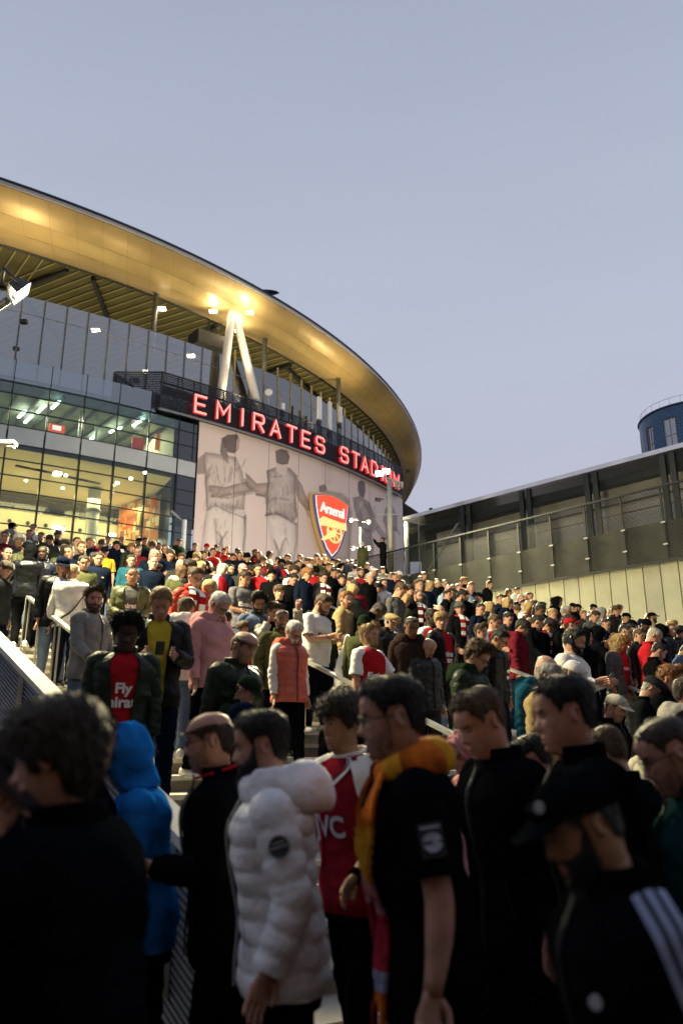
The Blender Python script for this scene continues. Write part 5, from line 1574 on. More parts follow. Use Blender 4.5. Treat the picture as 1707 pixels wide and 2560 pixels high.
def hat_mesh(kind, hi=False):
    key = ('hat', kind, hi)
    if key in _cache: return _cache[key]
    b = MB(); m = 48 if hi else 28
    dg = np.linspace(-180, 180, m, endpoint=False); ph = np.radians(dg); ad = np.abs(dg)
    def dome(tl, off, tsh=1.0, n=9):
        s = np.linspace(0, 1, n)[:, None]
        t = tl + (.999 - tl) * s
        o_ = off(s, ad[None]) if callable(off) else off * np.clip(s * 8 + .35, 0, 1)
        P = head_pt(t, ph[None] + 0 * t, o_ + 0 * t); P[..., 2] *= tsh
        b.grid(P, 0, True, flip=True)
    def brim(d0, d1, out, t0, drop, mi=0, th=.003, curve=.012):
        a = np.radians(np.linspace(d0, d1, 20 if d1 - d0 < 300 else 36))
        e = head_pt(t0, a, .010)
        da = np.degrees(a)
        k = np.cos(np.clip(da / max(abs(d0), 1e-3) * math.pi / 2, -math.pi / 2, math.pi / 2)) ** .6 if d1 - d0 < 300 else np.ones(len(a))
        dirv = np.stack([np.sin(a) * (.35 if d1 - d0 < 300 else 1), np.cos(a) if d1 - d0 > 300 else np.ones(len(a)), 0 * a], 1)
        rows = []
        for f in (0, .5, 1.0):
            p = e + dirv * (out * f * k)[:, None]; p[:, 2] -= drop * f * k + curve * (np.abs(da) / 60) ** 2 * f * (d1 - d0 < 300)
            rows.append(p)
        up = np.array(rows); dn = up.copy(); dn[..., 2] -= th
        b.grid(up, mi, flip=True); b.grid(dn, mi); b.grid(np.array([up[-1], dn[-1]]), mi, smooth=False, flip=True)
    if kind == 'cap':
        dome(np.interp(ad, [0, 60, 100, 180], [.72, .70, .60, .46]), .013); brim(-62, 62, .075, .735, .018)
        b.tube([(0, -.012, .243), (0, -.012, .253)], [.008, .006], 6)
    elif kind == 'beanie':
        dome(np.interp(ad, [0, 70, 110, 180], [.70, .60, .46, .30]), .018, 1.035)
        s = [(np.interp(ad, [0, 70, 110, 180], [.70, .60, .46, .30]) + q) for q in (-.02, .0, .20, .23)]
        b.grid(np.array([head_pt(s[0], ph, .010), head_pt(s[1], ph, .024), head_pt(s[2], ph, .026), head_pt(s[3], ph, .017)]), 0, True, flip=True)
    elif kind == 'flat':
        dome(np.interp(ad, [0, 60, 100, 180], [.73, .70, .64, .50]), lambda s, d: (.012 + .034 * np.exp(-(d / 50) ** 2) * np.clip(1 - abs(s - .3) * 1.6, 0, 1) + .016 * np.clip(1 - abs(s - .35) * 2.2, 0, 1)), .99)
        brim(-58, 58, .055, .735, .020)
    elif kind == 'bucket':
        dome(np.interp(ad, [0, 180], [.70, .62]), .016); brim(-180, 180, .042, .69, .040)
        P = head_pt(np.array([.71, .76])[:, None], ph[None], .017); b.grid(P, 0, True, flip=True)
    me = b.mesh(kind, [m_knit if kind == 'beanie' else m_cloth]); _cache[key] = me
    return me
def hood_mesh(up, hi=False, fur=False):
    key = ('hood', up, hi, fur)
    if key in _cache: return _cache[key]
    b = MB(); m = 48 if hi else 28
    if up:
        dg = np.linspace(-180, 180, m, endpoint=False); ad = np.abs(dg); ph = np.radians(dg)
        s = np.linspace(0, 1, 14)[:, None]
        lo_ = np.interp(ad, [0, 30, 48, 62, 180], [.90, .84, .30, -.30, -.34])
        t = lo_ + (.999 - lo_) * s
        off = .030 + .020 * np.exp(-((ad[None] - 180) / 60) ** 2) * np.sin(np.pi * np.clip(s, 0, 1)) + .004 * np.sin(9 * s + ad[None] * .08) + .004 * np.sin(ad[None] * .16 - 7 * s) * s + .003 * np.sin(22 * s + ad[None] * .05)
        off = off * np.clip(s * 6 + .55, 0, 1)
        P = head_pt(t, ph[None] + 0 * t, off); bl = np.clip(-t, 0, 1); P[..., 0] *= 1 + bl * 1.4; P[..., 1] *= 1 + bl * .5
        P[..., 2] += .012 * np.clip(t - .8, 0, 1) / .2
        b.grid(P, 0, True, flip=True)
        Pi = head_pt(np.maximum(t, lo_ + .0), ph[None] + 0 * t, off - .012); Pi[..., 0] *= 1 + bl * 1.4; Pi[..., 1] *= 1 + bl * .5
        b.grid(Pi[:4], 0, True)
        me = b.mesh('hood', [m_cloth])
    else:      # lying on the shoulders and back, gathered round the neck
        m2 = 44 if hi else 26
        a = np.radians(np.linspace(26, 334, m2))
        k = np.sin((a - a[0]) / (a[-1] - a[0]) * math.pi) ** 1.1
        r_ = np.random.RandomState(9); p = r_.uniform(0, 6, 6)
        rows = []
        for f, r0, rk, z0, zk in ((0, .072, .0, 1.500, .0), (.2, .080, .008, 1.530, .012), (.35, .098, .024, 1.530, .018), (.5, .116, .045, 1.512, .010), (.65, .128, .062, 1.486, -.012), (.8, .130, .070, 1.455, -.045), (.92, .120, .060, 1.436, -.075), (1.0, .100, .035, 1.440, -.080)):
            w_ = (.007 * np.sin(a * 5 + p[0] + f * 4) + .005 * np.sin(a * 11 + p[1] - f * 6) + .004 * np.sin(a * 3 - f * 9 + p[2])) * np.sin(math.pi * min(1, f + .15))
            rr = r0 + rk * k + w_
            rows.append(np.stack([np.sin(a) * rr * 1.08, np.cos(a) * rr - .012 - .020 * k, z0 + zk * k + .5 * w_], 1))
        rows = np.array(rows)
        fine = np.stack([np.stack([crom(np.linspace(0, 7, 20), np.arange(8), rows[:, q, c]) for c in range(3)], -1) for q in range(m2)], 1)
        b.grid(fine, 0, flip=True)
        for e in (0, -1): b.add(fine[:, e], [tuple(range(len(fine)))], 0)
        me = b.mesh('hood', [m_knit if fur else m_cloth])
    _cache[key] = me
    return me
def glasses_mesh():
    if 'gl' in _cache: return _cache['gl']
    b = MB()
    for sd in (-1, 1):
        c = (.032 * sd, .098, .515 * HH)
        b.tube([(c[0] + .024 * math.cos(t), c[1] - .004 * abs(math.cos(t)), c[2] + .019 * math.sin(t)) for t in np.linspace(0, 2 * math.pi, 15)], .0022, 5)
        b.tube([(.056 * sd, .095, .53 * HH), (.074 * sd, .07, .535 * HH), (.080 * sd, -.005, .53 * HH)], .0022, 5)
    b.tube([(-.009, .099, .52 * HH), (0, .101, .525 * HH), (.009, .099, .52 * HH)], .002, 5)
    _cache['gl'] = b.mesh('glasses', [m_black]); return _cache['gl']
def headphones_mesh():
    b = MB()
    b.tube([(.088 * math.sin(t), -.012, .46 * HH + .150 * math.cos(t) * (1 if math.cos(t) > 0 else .2)) for t in np.linspace(-1.75, 1.75, 20)], .010, 8, flat=1.6)
    for sd in (-1, 1): b.tube([(.068 * sd, -.012, .47 * HH), (.085 * sd, -.012, .47 * HH), (.108 * sd, -.012, .47 * HH)], [.030, .040, .034], 14)
    return b.mesh('headphones', [m_black])

# ---- garments
def wrinkle(z, ph, seed, amp):
    r_ = np.random.RandomState(seed); p = r_.uniform(0, 6.28, 8)
    return amp * (.55 * np.sin(z * 34 + 2.2 * np.sin(ph * 2 + p[0]) + p[1]) + .5 * np.sin(z * 15 + ph * 3 + p[2]) + .45 * np.sin(ph * 7 + z * 9 + p[3]) + .3 * np.sin(z * 61 - ph * 4 + p[4]))
SPEC = {  # thickness, hem, material, quilted
    'T': (.022, .80, 'cloth'), 'J': (.022, .79, 'cloth'), 'I': (.012, .80, 'cloth'), 'X': (.036, .90, 'cloth'), 'L': (.024, .82, 'cloth'), 'H': (.030, .81, 'cloth'), 'K': (.034, .78, 'cloth'), 'N': (.034, .80, 'nylon'),
    'O': (.034, .77, 'nylon'), 'P': (.036, .80, 'nylon'), 'C': (.040, .56, 'cloth'), 'V': (.040, .80, 'nylon'), 'B': (.036, .82, 'leather'), 'Q': (.038, .79, 'nylon')}
def garment_mesh(kind, arms, lean, hi=False, belly=0.0, mi_map=None):
    key = ('g', kind, arms, lean, hi, belly)
    if key in _cache: return _cache[key]
    th, hem, mk = SPEC[kind]
    quilt = kind in 'PVQ'; opened = kind in 'OQ'
    seed = hash(arms) % 97 if False else sum(ord(c) for c in kind + arms)
    b = MB()
    m = (48 if hi else 26)
    n = int((1.48 - hem) / ((.009 if quilt else .014) if hi else (.017 if quilt else .032)))
    zs = np.concatenate([np.linspace(hem, 1.40, n), [1.418, 1.435, 1.450, 1.462, 1.472]])
    if opened:
        fz = np.clip((zs - hem) / (1.45 - hem), 0, 1)
        gap = .20 + .22 * fz
        u = np.linspace(0, 1, m)
        ph = gap[:, None] + (2 * math.pi - 2 * gap[:, None]) * u[None]
    else:
        ph = ring_ph(m)[None] + 0 * zs[:, None]
    Z = zs[:, None] + 0 * ph
    tk = th * np.interp(Z, [hem, hem + .04, 1.36, 1.43, 1.472], [.75, 1, 1, .62, .15])
    amp = .0045 if kind in 'TJ' else .006
    if quilt:
        q = .083
        rq = np.random.RandomState(seed); pq = rq.uniform(0, 6, 6)
        Zq = Z + .006 * np.sin(3 * ph + pq[0]) + .004 * np.sin(7 * ph + pq[1])
        sn = np.abs(np.sin(math.pi * (Zq - hem) / q))
        pk = np.exp(-(sn / .35) ** 2) * (.0032 * np.sin(ph * 23 + pq[2] + Z * 40) + .0022 * np.sin(ph * 41 + pq[3]))
        tk = tk + (.0095 * (sn ** .6 - .6) * (1 + .25 * np.sin(2 * ph + pq[4] + Z * 8)) + pk) * np.clip((1.46 - Z) / .06, 0, 1)
        amp = .0055
    tk = tk + wrinkle(Z, ph, seed, amp) * np.clip((1.45 - Z) / .08, 0, 1)
    if hi and not quilt:
        rw = np.random.RandomState(seed + 3)
        for _ in range(26):          # separate creases of cloth, each short and slanting
            pc, zc, sl, ln_c = rw.uniform(0, 6.28), rw.uniform(hem, 1.36), rw.uniform(-.7, .7), rw.uniform(.25, .7)
            dp = (ph - pc + math.pi) % (2 * math.pi) - math.pi
            dz_ = Z - zc - sl * dp * .12
            tk = tk + rw.uniform(-.007, .010) * np.exp(-(dp / ln_c) ** 2 - (dz_ / rw.uniform(.014, .03)) ** 2)
    flr = np.clip((.86 - Z) / .3, 0, 1)
    P = torso(Z, ph, tk + .035 * flr * (kind == 'C'), 2.5, belly)
    P = lean_pts(P, lean)
    b.grid(P, 0, not opened, flip=True)
    # turned-in hem and edges so the cloth has thickness
    Pi = lean_pts(torso(Z[:2], ph[:2], tk[:2] - .016, 2.5, belly), lean)
    b.grid(np.stack([Pi[1], Pi[0], P[0]]), 0, not opened, flip=True)
    if opened:
        for e in (0, -1):
            Pe = lean_pts(torso(Z[:, [e]], ph[:, [e]], tk[:, [e]] - .020, 2.5, belly), lean)
            b.grid(np.concatenate([P[:, [e]], Pe], 1), 0, smooth=False, flip=(e == 0))
    # collar
    if kind in 'KNOPBQCVXJ':
        hgt = {'P': .055, 'Q': .055, 'V': .05, 'J': .014}.get(kind, .042)
        a = ring_ph(m) if not opened else ph[-1]
        if kind == 'J': a = ring_ph(m)
        rows = []
        for f, o_ in ((-.25, .006), (.0, .006), (.4, .007), (.8, .008), (1, .005), (.95, -.002)):
            r_ = torso(1.478, a, .004 + o_ * (1.6 if quilt else 1)); r_[:, 1] += .10 * max(0, f) * hgt; r_[:, 2] += hgt * f + .002 - .012 * np.cos(a) * (kind == 'J'); rows.append(r_)
        b.grid(lean_pts(np.array(rows), lean), 1 if kind == 'J' else 0, not opened, flip=True)
    elif kind in 'TLH':
        b.tube(lean_pts(torso(1.470 + .0 * ph[0], ring_ph(m), .016) + np.array([0, 0, .006]), lean).tolist() + [lean_pts(torso(1.470, ring_ph(m)[:1], .016) + np.array([0, 0, .006]), lean)[0].tolist()], .008, 6)
    # sleeves
    short = kind in 'TJ'
    for i, sd in enumerate((-1, 1)):
        ak = arms[min(i, len(arms) - 1)]
        if kind in 'VI': continue
        ts, A, wr, f, u = arm_curve(ak, sd, (54 if hi else 26) if not short else (26 if hi else 14))
        end = .50 if short else .985
        ts2 = np.linspace(0, end, len(ts)); A = np.stack([np.interp(ts2, ts, A[:, j]) for j in range(3)], 1)
        base = crom(ts2, [0, .12, .2, .35, .52, .60, .80, .95, 1.0], [.062, .068, .064, .058, .052, .050, .044, .037, .034])
        ex = {'T': .010, 'J': .012, 'L': .010, 'H': .014}.get(kind, .018) if not quilt else .020
        if short: ex = ex + .014 * np.clip((ts2 - .2) / .3, 0, 1)
        rad = base + ex
        if quilt: rad = rad + .009 * (np.abs(np.sin(ts2 * 24 + .5)) ** .6 - .6) * np.clip((ts2 - .16) / .14, 0, 1)
        mm = 16 if hi else 9
        S = sweep(A, rad, mm)
        a = np.linspace(0, 2 * math.pi, mm, endpoint=False)[None]; tt = ts2[:, None]
        r_ = np.random.RandomState(seed + i); p = r_.uniform(0, 6, 4)
        fold = (.003 * np.sin(tt * 58 + 3.2 * np.sin(a + p[0]) + p[1]) + .0035 * np.sin(tt * 24 + a * 2 + p[2]) + .002 * np.sin(a * 5 + tt * 11 + p[3])) * (np.exp(-((tt - .58) / .12) ** 2) + .5 + np.exp(-((tt - .98) / .08) ** 2))
        if quilt: fold = fold * .5 + np.exp(-(np.abs(np.sin(tt * 24 + .5)) / .35) ** 2) * .0028 * np.sin(a * 9 + p[0] + tt * 30)
        S = S + (S - A[:, None]) / (rad[:, None, None]) * fold[..., None]
        S = lean_pts(S, lean)
        b.loft(S, 1 if kind == 'J' else 0, cap0=False, cap1=False)
        inn = A[-1] + (S[-1] - lean_pts(A[-1:], lean)) * .78 if not lean else lean_pts(A[-1:], lean) + (S[-1] - lean_pts(A[-1:], lean)) * .78
        b.grid(np.stack([S[-1], inn, inn + (lean_pts(A[-2:-1], lean) - lean_pts(A[-1:], lean))]), 1 if kind == 'J' else 0, True, smooth=False)
    mm_ = {'cloth': m_cloth, 'nylon': m_nylon, 'leather': m_leather}[mk]
    me = b.mesh({'T': 'shirt', 'J': 'jersey', 'L': 'jumper', 'H': 'hoodie', 'C': 'coat', 'V': 'vest'}.get(kind, 'jacket'), [mm_, m_wsleeve])
    _cache[key] = me
    return me
def zip_mesh(kind, lean, belly):
    key = ('zip', kind, lean, belly)
    if key in _cache: return _cache[key]
    th, hem, mk = SPEC[kind]
    b = MB(); zs = np.linspace(hem + .01, 1.50, 30)
    o_ = .018 if kind in 'PV' else .011
    b.grid(lean_pts(np.stack([torso(np.minimum(z, 1.46), np.array([-.035, -.012, .012, .035]), th * (1 if z < 1.4 else .8) + np.array([o_ - .008, o_, o_, o_ - .008]), 2.5, belly) + np.array([0, 0, max(0, z - 1.46)]) for z in zs]), lean))
    for sd in (-1, 1):
        b.grid(lean_pts(np.stack([torso(z, sd * (np.array([.62, .66]) + (1.02 - z) * 1.1), th + .010, 2.5, belly) for z in np.linspace(.92, 1.06, 6)]), lean))
    me = b.mesh('zip', [m_nylon]); _cache[key] = me
    return me
def trousers_mesh(hi=False, kind='t'):
    key = ('tr', hi, kind)
    if key in _cache: return _cache[key]
    b = MB(); m = 24 if hi else 14
    ph = ring_ph(m)
    b.loft(np.stack([torso(z, ph, q) for z, q in ((.76, .012), (.80, .008), (.86, .003), (.92, .0), (.99, -.004))]), 0, flip=True, cap1=False)
    for sd, (hx, fy) in zip((-1, 1), LEGS):
        L = leg_path(sd, fy)
        n = 26 if hi else 12
        t = np.linspace(0, 1, n)[:, None]
        P = np.where(t < .5, L[0] + (L[1] - L[0]) * t * 2, L[1] + (L[2] - L[1]) * (t * 2 - 1))
        end = .5 if kind == 's' else 1.0
        rad = crom(t[:, 0], [0, .15, .5, .75, 1], [.098, .098, .078, .066, .062])
        S = sweep(P, rad, m); a = np.linspace(0, 2 * math.pi, m, endpoint=False)[None]
        fold = .006 * np.sin(t * 55 + 2 * np.sin(a + sd)) * (np.exp(-((t - 1) / .15) ** 2) + np.exp(-((t - .5) / .1) ** 2) + .35)
        S = S + (S - P[:, None]) / rad[:, None, None] * fold[..., None]
        b.loft(S, 0)
    me = b.mesh('trousers', [m_cloth]); _cache[key] = me
    return me
def shoe_mesh(sd):
    key = ('shoe', sd)
    if key in _cache: return _cache[key]
    hx, fy = LEGS[0 if sd < 0 else 1]
    b = MB(); th = np.linspace(0, 2 * math.pi, 12, endpoint=False)
    sec = [(-.085, .020, .03, .04), (-.075, .034, .05, .055), (-.03, .038, .055, .06), (.03, .040, .045, .05), (.10, .046, .030, .036), (.16, .042, .024, .028), (.185, .022, .014, .02)]
    b.loft([[(w * math.cos(a), y, max(.0, h + k * math.sin(a)) if math.sin(a) < 0 else h + k * .9 * math.sin(a)) for a in th] for y, w, k, h in sec])
    b2 = MB()
    b.loft([[(w * 1.06 * math.cos(a), y, .012 + .012 * math.sin(a)) for a in th] for y, w, k, h in sec], 1, smooth=False)
    b.v = [(x + .10 * sd, y + fy - .02, z) for x, y, z in b.v]
    me = b.mesh('shoe', [m_shoe, m_wsleeve if sd else m_black]); _cache[key] = me
    return me
def scarf_mesh(lean, stripe=True):
    key = ('scarf', lean, stripe)
    if key in _cache: return _cache[key]
    b = MB()
    a = np.linspace(0, 2 * math.pi, 29)
    loop = np.stack([np.sin(a) * .100, np.cos(a) * .092 + .004, 1.478 + .016 * np.sin(a * 2 + .6) - .03 * np.clip(np.cos(a), 0, 1)], 1)
    S = lean_pts(sweep(loop, [.034] * 29, 9, .8), lean)
    for i in range(28):
        b.grid(S[i:i + 2], (0 if (i // 4) % 2 or not stripe else 1), True)
    for sd, L in ((-1, .50), (1, .40)):
        zs = np.linspace(1.47, 1.47 - L, 17)
        for j in range(16):
            z = np.array([zs[j], zs[j + 1]])[:, None]
            phs = (np.array([-.20, -.07, .07, .20])[None] * (.9 if j < 3 else 1.0) + .26 * sd)
            P = torso(z, phs + 0 * z, .056 + .006 * np.cos(phs * 8)); Q = torso(z, phs + 0 * z, .040)
            mi = (0 if (j // 3) % 2 or not stripe else 1)
            b.grid(lean_pts(P, lean), mi, flip=True)
            for e in (0, -1): b.grid(lean_pts(np.stack([P[:, e], Q[:, e]], 1), lean), mi, flip=(e == 0))
            if j == 15: b.grid(lean_pts(np.stack([P[1], Q[1]]), lean), mi)
    me = b.mesh('scarf', [m_knit, m_wsleeve]); _cache[key] = me
    return me
def chest_print(txt, size, z, th, lean, m, sx=1.0, x0=0.0, belly=0.0, ph0=0.0):
    key = ('pr', txt, size, z, th, lean, m.name, sx, x0, belly)
    if key in _cache: return _cache[key]
    me = text_mesh(txt, size, 0, .004)
    V = np.zeros(len(me.vertices) * 3); me.vertices.foreach_get('co', V); V = V.reshape(-1, 3)
    xx = V[:, 0] * sx + x0; zz = z + V[:, 1]
    a = crom(zz, _z, _a) + th; bb = crom(zz, _z, _bb) + th + belly * np.exp(-((zz - 1.06) / .17) ** 2); yo = crom(zz, _z, _yo)
    yy = yo + bb * np.clip(1 - np.abs(xx / a) ** 2.5, 0, 1) ** .4 + .008
    P = lean_pts(np.stack([xx, yy, zz], 1), lean)
    # facing +y a reader sees -x on the right, so mirror
    P[:, 0] *= -1
    me.vertices.foreach_set('co', P.ravel()); me.update()
    me.materials.clear(); me.materials.append(m)
    me.name = 'lettering'
    _cache[key] = me
    return me

COLR = {'k': (.0042, .005, .0062), 'K': (.010, .011, .013), 'n': (.006, .010, .022), 'g': (.20, .20, .19), 'G': (.075, .078, .078), 'd': (.026, .028, .030), 'w': (.60, .59, .565), 'r': (.36, .014, .020),
        'm': (.115, .012, .020), 'o': (.060, .066, .030), 'f': (.014, .024, .013), 't': (.012, .062, .095), 'b': (.014, .16, .50), 'y': (.42, .31, .03), 'c': (.46, .43, .33), 'e': (.30, .22, .11),
        'p': (.50, .25, .25), 'R': (.40, .04, .022), 'D': (.07, .10, .16), 'l': (.30, .40, .50), 'a': (.52, .22, .05), 'u': (.030, .020, .016), 'v': (.09, .085, .10), 's': (.46, .115, .08), 'L': (.32, .305, .27), 'j': (.10, .14, .22)}
CNAME = {'k': 'black', 'K': 'black', 'n': 'navy', 'g': 'light grey', 'G': 'mid grey', 'd': 'dark grey', 'w': 'white', 'r': 'red', 'm': 'maroon', 'o': 'olive', 'f': 'dark green', 't': 'teal', 'b': 'bright blue', 'y': 'yellow',
         'c': 'cream', 'e': 'tan', 'p': 'pink', 'R': 'orange-red', 'D': 'slate blue', 'l': 'pale blue', 'a': 'orange', 'u': 'brown', 'v': 'dark patterned', 's': 'coral', 'L': 'stone', 'j': 'denim blue'}
SKINC = {'1': (.43, .235, .165), '2': (.34, .18, .105), '3': (.18, .092, .052), '4': (.055, .030, .020)}
HAIRC = {'k': (.010, .009, .008), 'd': (.028, .018, .011), 'n': (.075, .045, .022), 'y': (.34, .23, .10), 'g': (.30, .29, .27), 'w': (.68, .66, .62), 'r': (.22, .095, .03)}
NAMES = {'T': 'T-shirt', 'J': 'jersey with white sleeves', 'L': 'jumper', 'H': 'hooded top', 'K': 'jacket', 'N': 'shell jacket', 'O': 'open jacket', 'P': 'puffer jacket', 'C': 'long coat', 'V': 'puffer vest', 'B': 'leather jacket', 'Q': 'open puffer jacket'}
def setc(o, c):
    o.color = (*c, 1); return o
def person(loc, rz, scale, top, hair, skin, pose, hat=None, beard=None, glasses=False, inner=None, trousers='k', shoes='k', lean=0.0, hi=False, hood=False, belly=0.0, scarf=None, prints=(), width=1.0):
    kind, tc = top[0], top[1]
    arms, hk = pose[:-1], pose[-1]
    t = empty('person', loc, rz)
    t.scale = (scale * width, scale * width, scale)
    ln = R(lean)
    sk = SKINC[skin]
    setc(link('body', body_mesh(arms, hk, ln, hi), t), sk)
    Hm = head_mat(hk, ln)
    hs, hc = hair
    if hat and hs in ('short', 'fade', 'quiff', 'curly', 'fringe', 'thin', 'buzz'): hs = 'under'
    if hs and hs != 'bald': setc(link('hair', hair_mesh(hs, hi), t, None, Hm) if False else link('hair', hair_mesh(hs, hi), t, Hm), HAIRC[hc])
    elif not hood: setc(link('eyebrows', hair_mesh('none', hi), t, Hm), HAIRC[hc or 'd'])
    if beard:
        bc = HAIRC[hc or 'd']
        if beard == 'stubble': bc = tuple(.45 * a_ + .55 * b_ for a_, b_ in zip(bc, sk))
        setc(link('beard', beard_mesh(beard, hi), t, Hm), bc)
    if hat: setc(link({'flat': 'flat_cap', 'bucket': 'bucket_hat'}.get(hat[:-1], hat[:-1]), hat_mesh(hat[:-1], hi), t, Hm), COLR[hat[-1]])
    if glasses: link('glasses', glasses_mesh(), t, Hm)
    c = COLR[tc]
    if kind == 'H' or (hood == 'down'):
        pass
    if hood is True: setc(link('hood', hood_mesh(True, hi), t, Hm), c)
    elif kind == 'H' or hood:
        o = setc(link('hood', hood_mesh(False, hi, hood == 'fur'), t), c if hood != 'fur' else COLR['L'])
        if ln: o.matrix_local = Matrix.Translation((0, 0, .93)) @ Matrix.Rotation(-ln, 4, 'X') @ Matrix.Translation((0, 0, -.93))
    setc(link({'T': 'shirt', 'J': 'jersey', 'L': 'jumper', 'H': 'hoodie', 'C': 'coat', 'V': 'vest'}.get(kind, 'jacket'), garment_mesh(kind, arms, ln, hi, belly), t), c)
    if kind in 'OQ': setc(link('shirt', garment_mesh('I', arms, ln, hi, belly), t), COLR[inner or 'w'])
    if kind == 'V': setc(link('jumper', garment_mesh('L', arms, ln, hi, belly), t), COLR[inner or 'w'])
    setc(link('trousers', trousers_mesh(hi), t), COLR[trousers])
    if hi and kind in 'KNPCBVX':
        setc(link('zip', zip_mesh(kind, ln, belly), t), (.012, .012, .013) if tc in 'kKnfd' else tuple(q * .45 for q in c))
    for sd in (-1, 1): setc(link('shoe', shoe_mesh(sd), t), COLR[shoes])
    if scarf: setc(link('scarf', scarf_mesh(ln, scarf != 'plain'), t), COLR[scarf if scarf != 'plain' else 'w'])
    for pr in prints:
        txt, size, z, m, sx, x0 = pr
        link('lettering', chest_print(txt, size, z, SPEC['I' if kind in 'OQ' else kind][0] + .004, ln, m, sx, x0, belly), t)
    return t
def hand_world(t, arms, sd, lean, scale, fwd=.09):
    i = 0 if sd < 0 else 1
    sh, el, wr, u, f = arm_path(arms[min(i, len(arms) - 1)], sd)
    p = lean_pts((wr + f * fwd)[None], R(lean))[0]
    M = Matrix.Translation(t.location) @ Matrix.Rotation(t.rotation_euler.z, 4, 'Z') @ Matrix.Diagonal((*t.scale, 1))
    return M @ Vector(p)
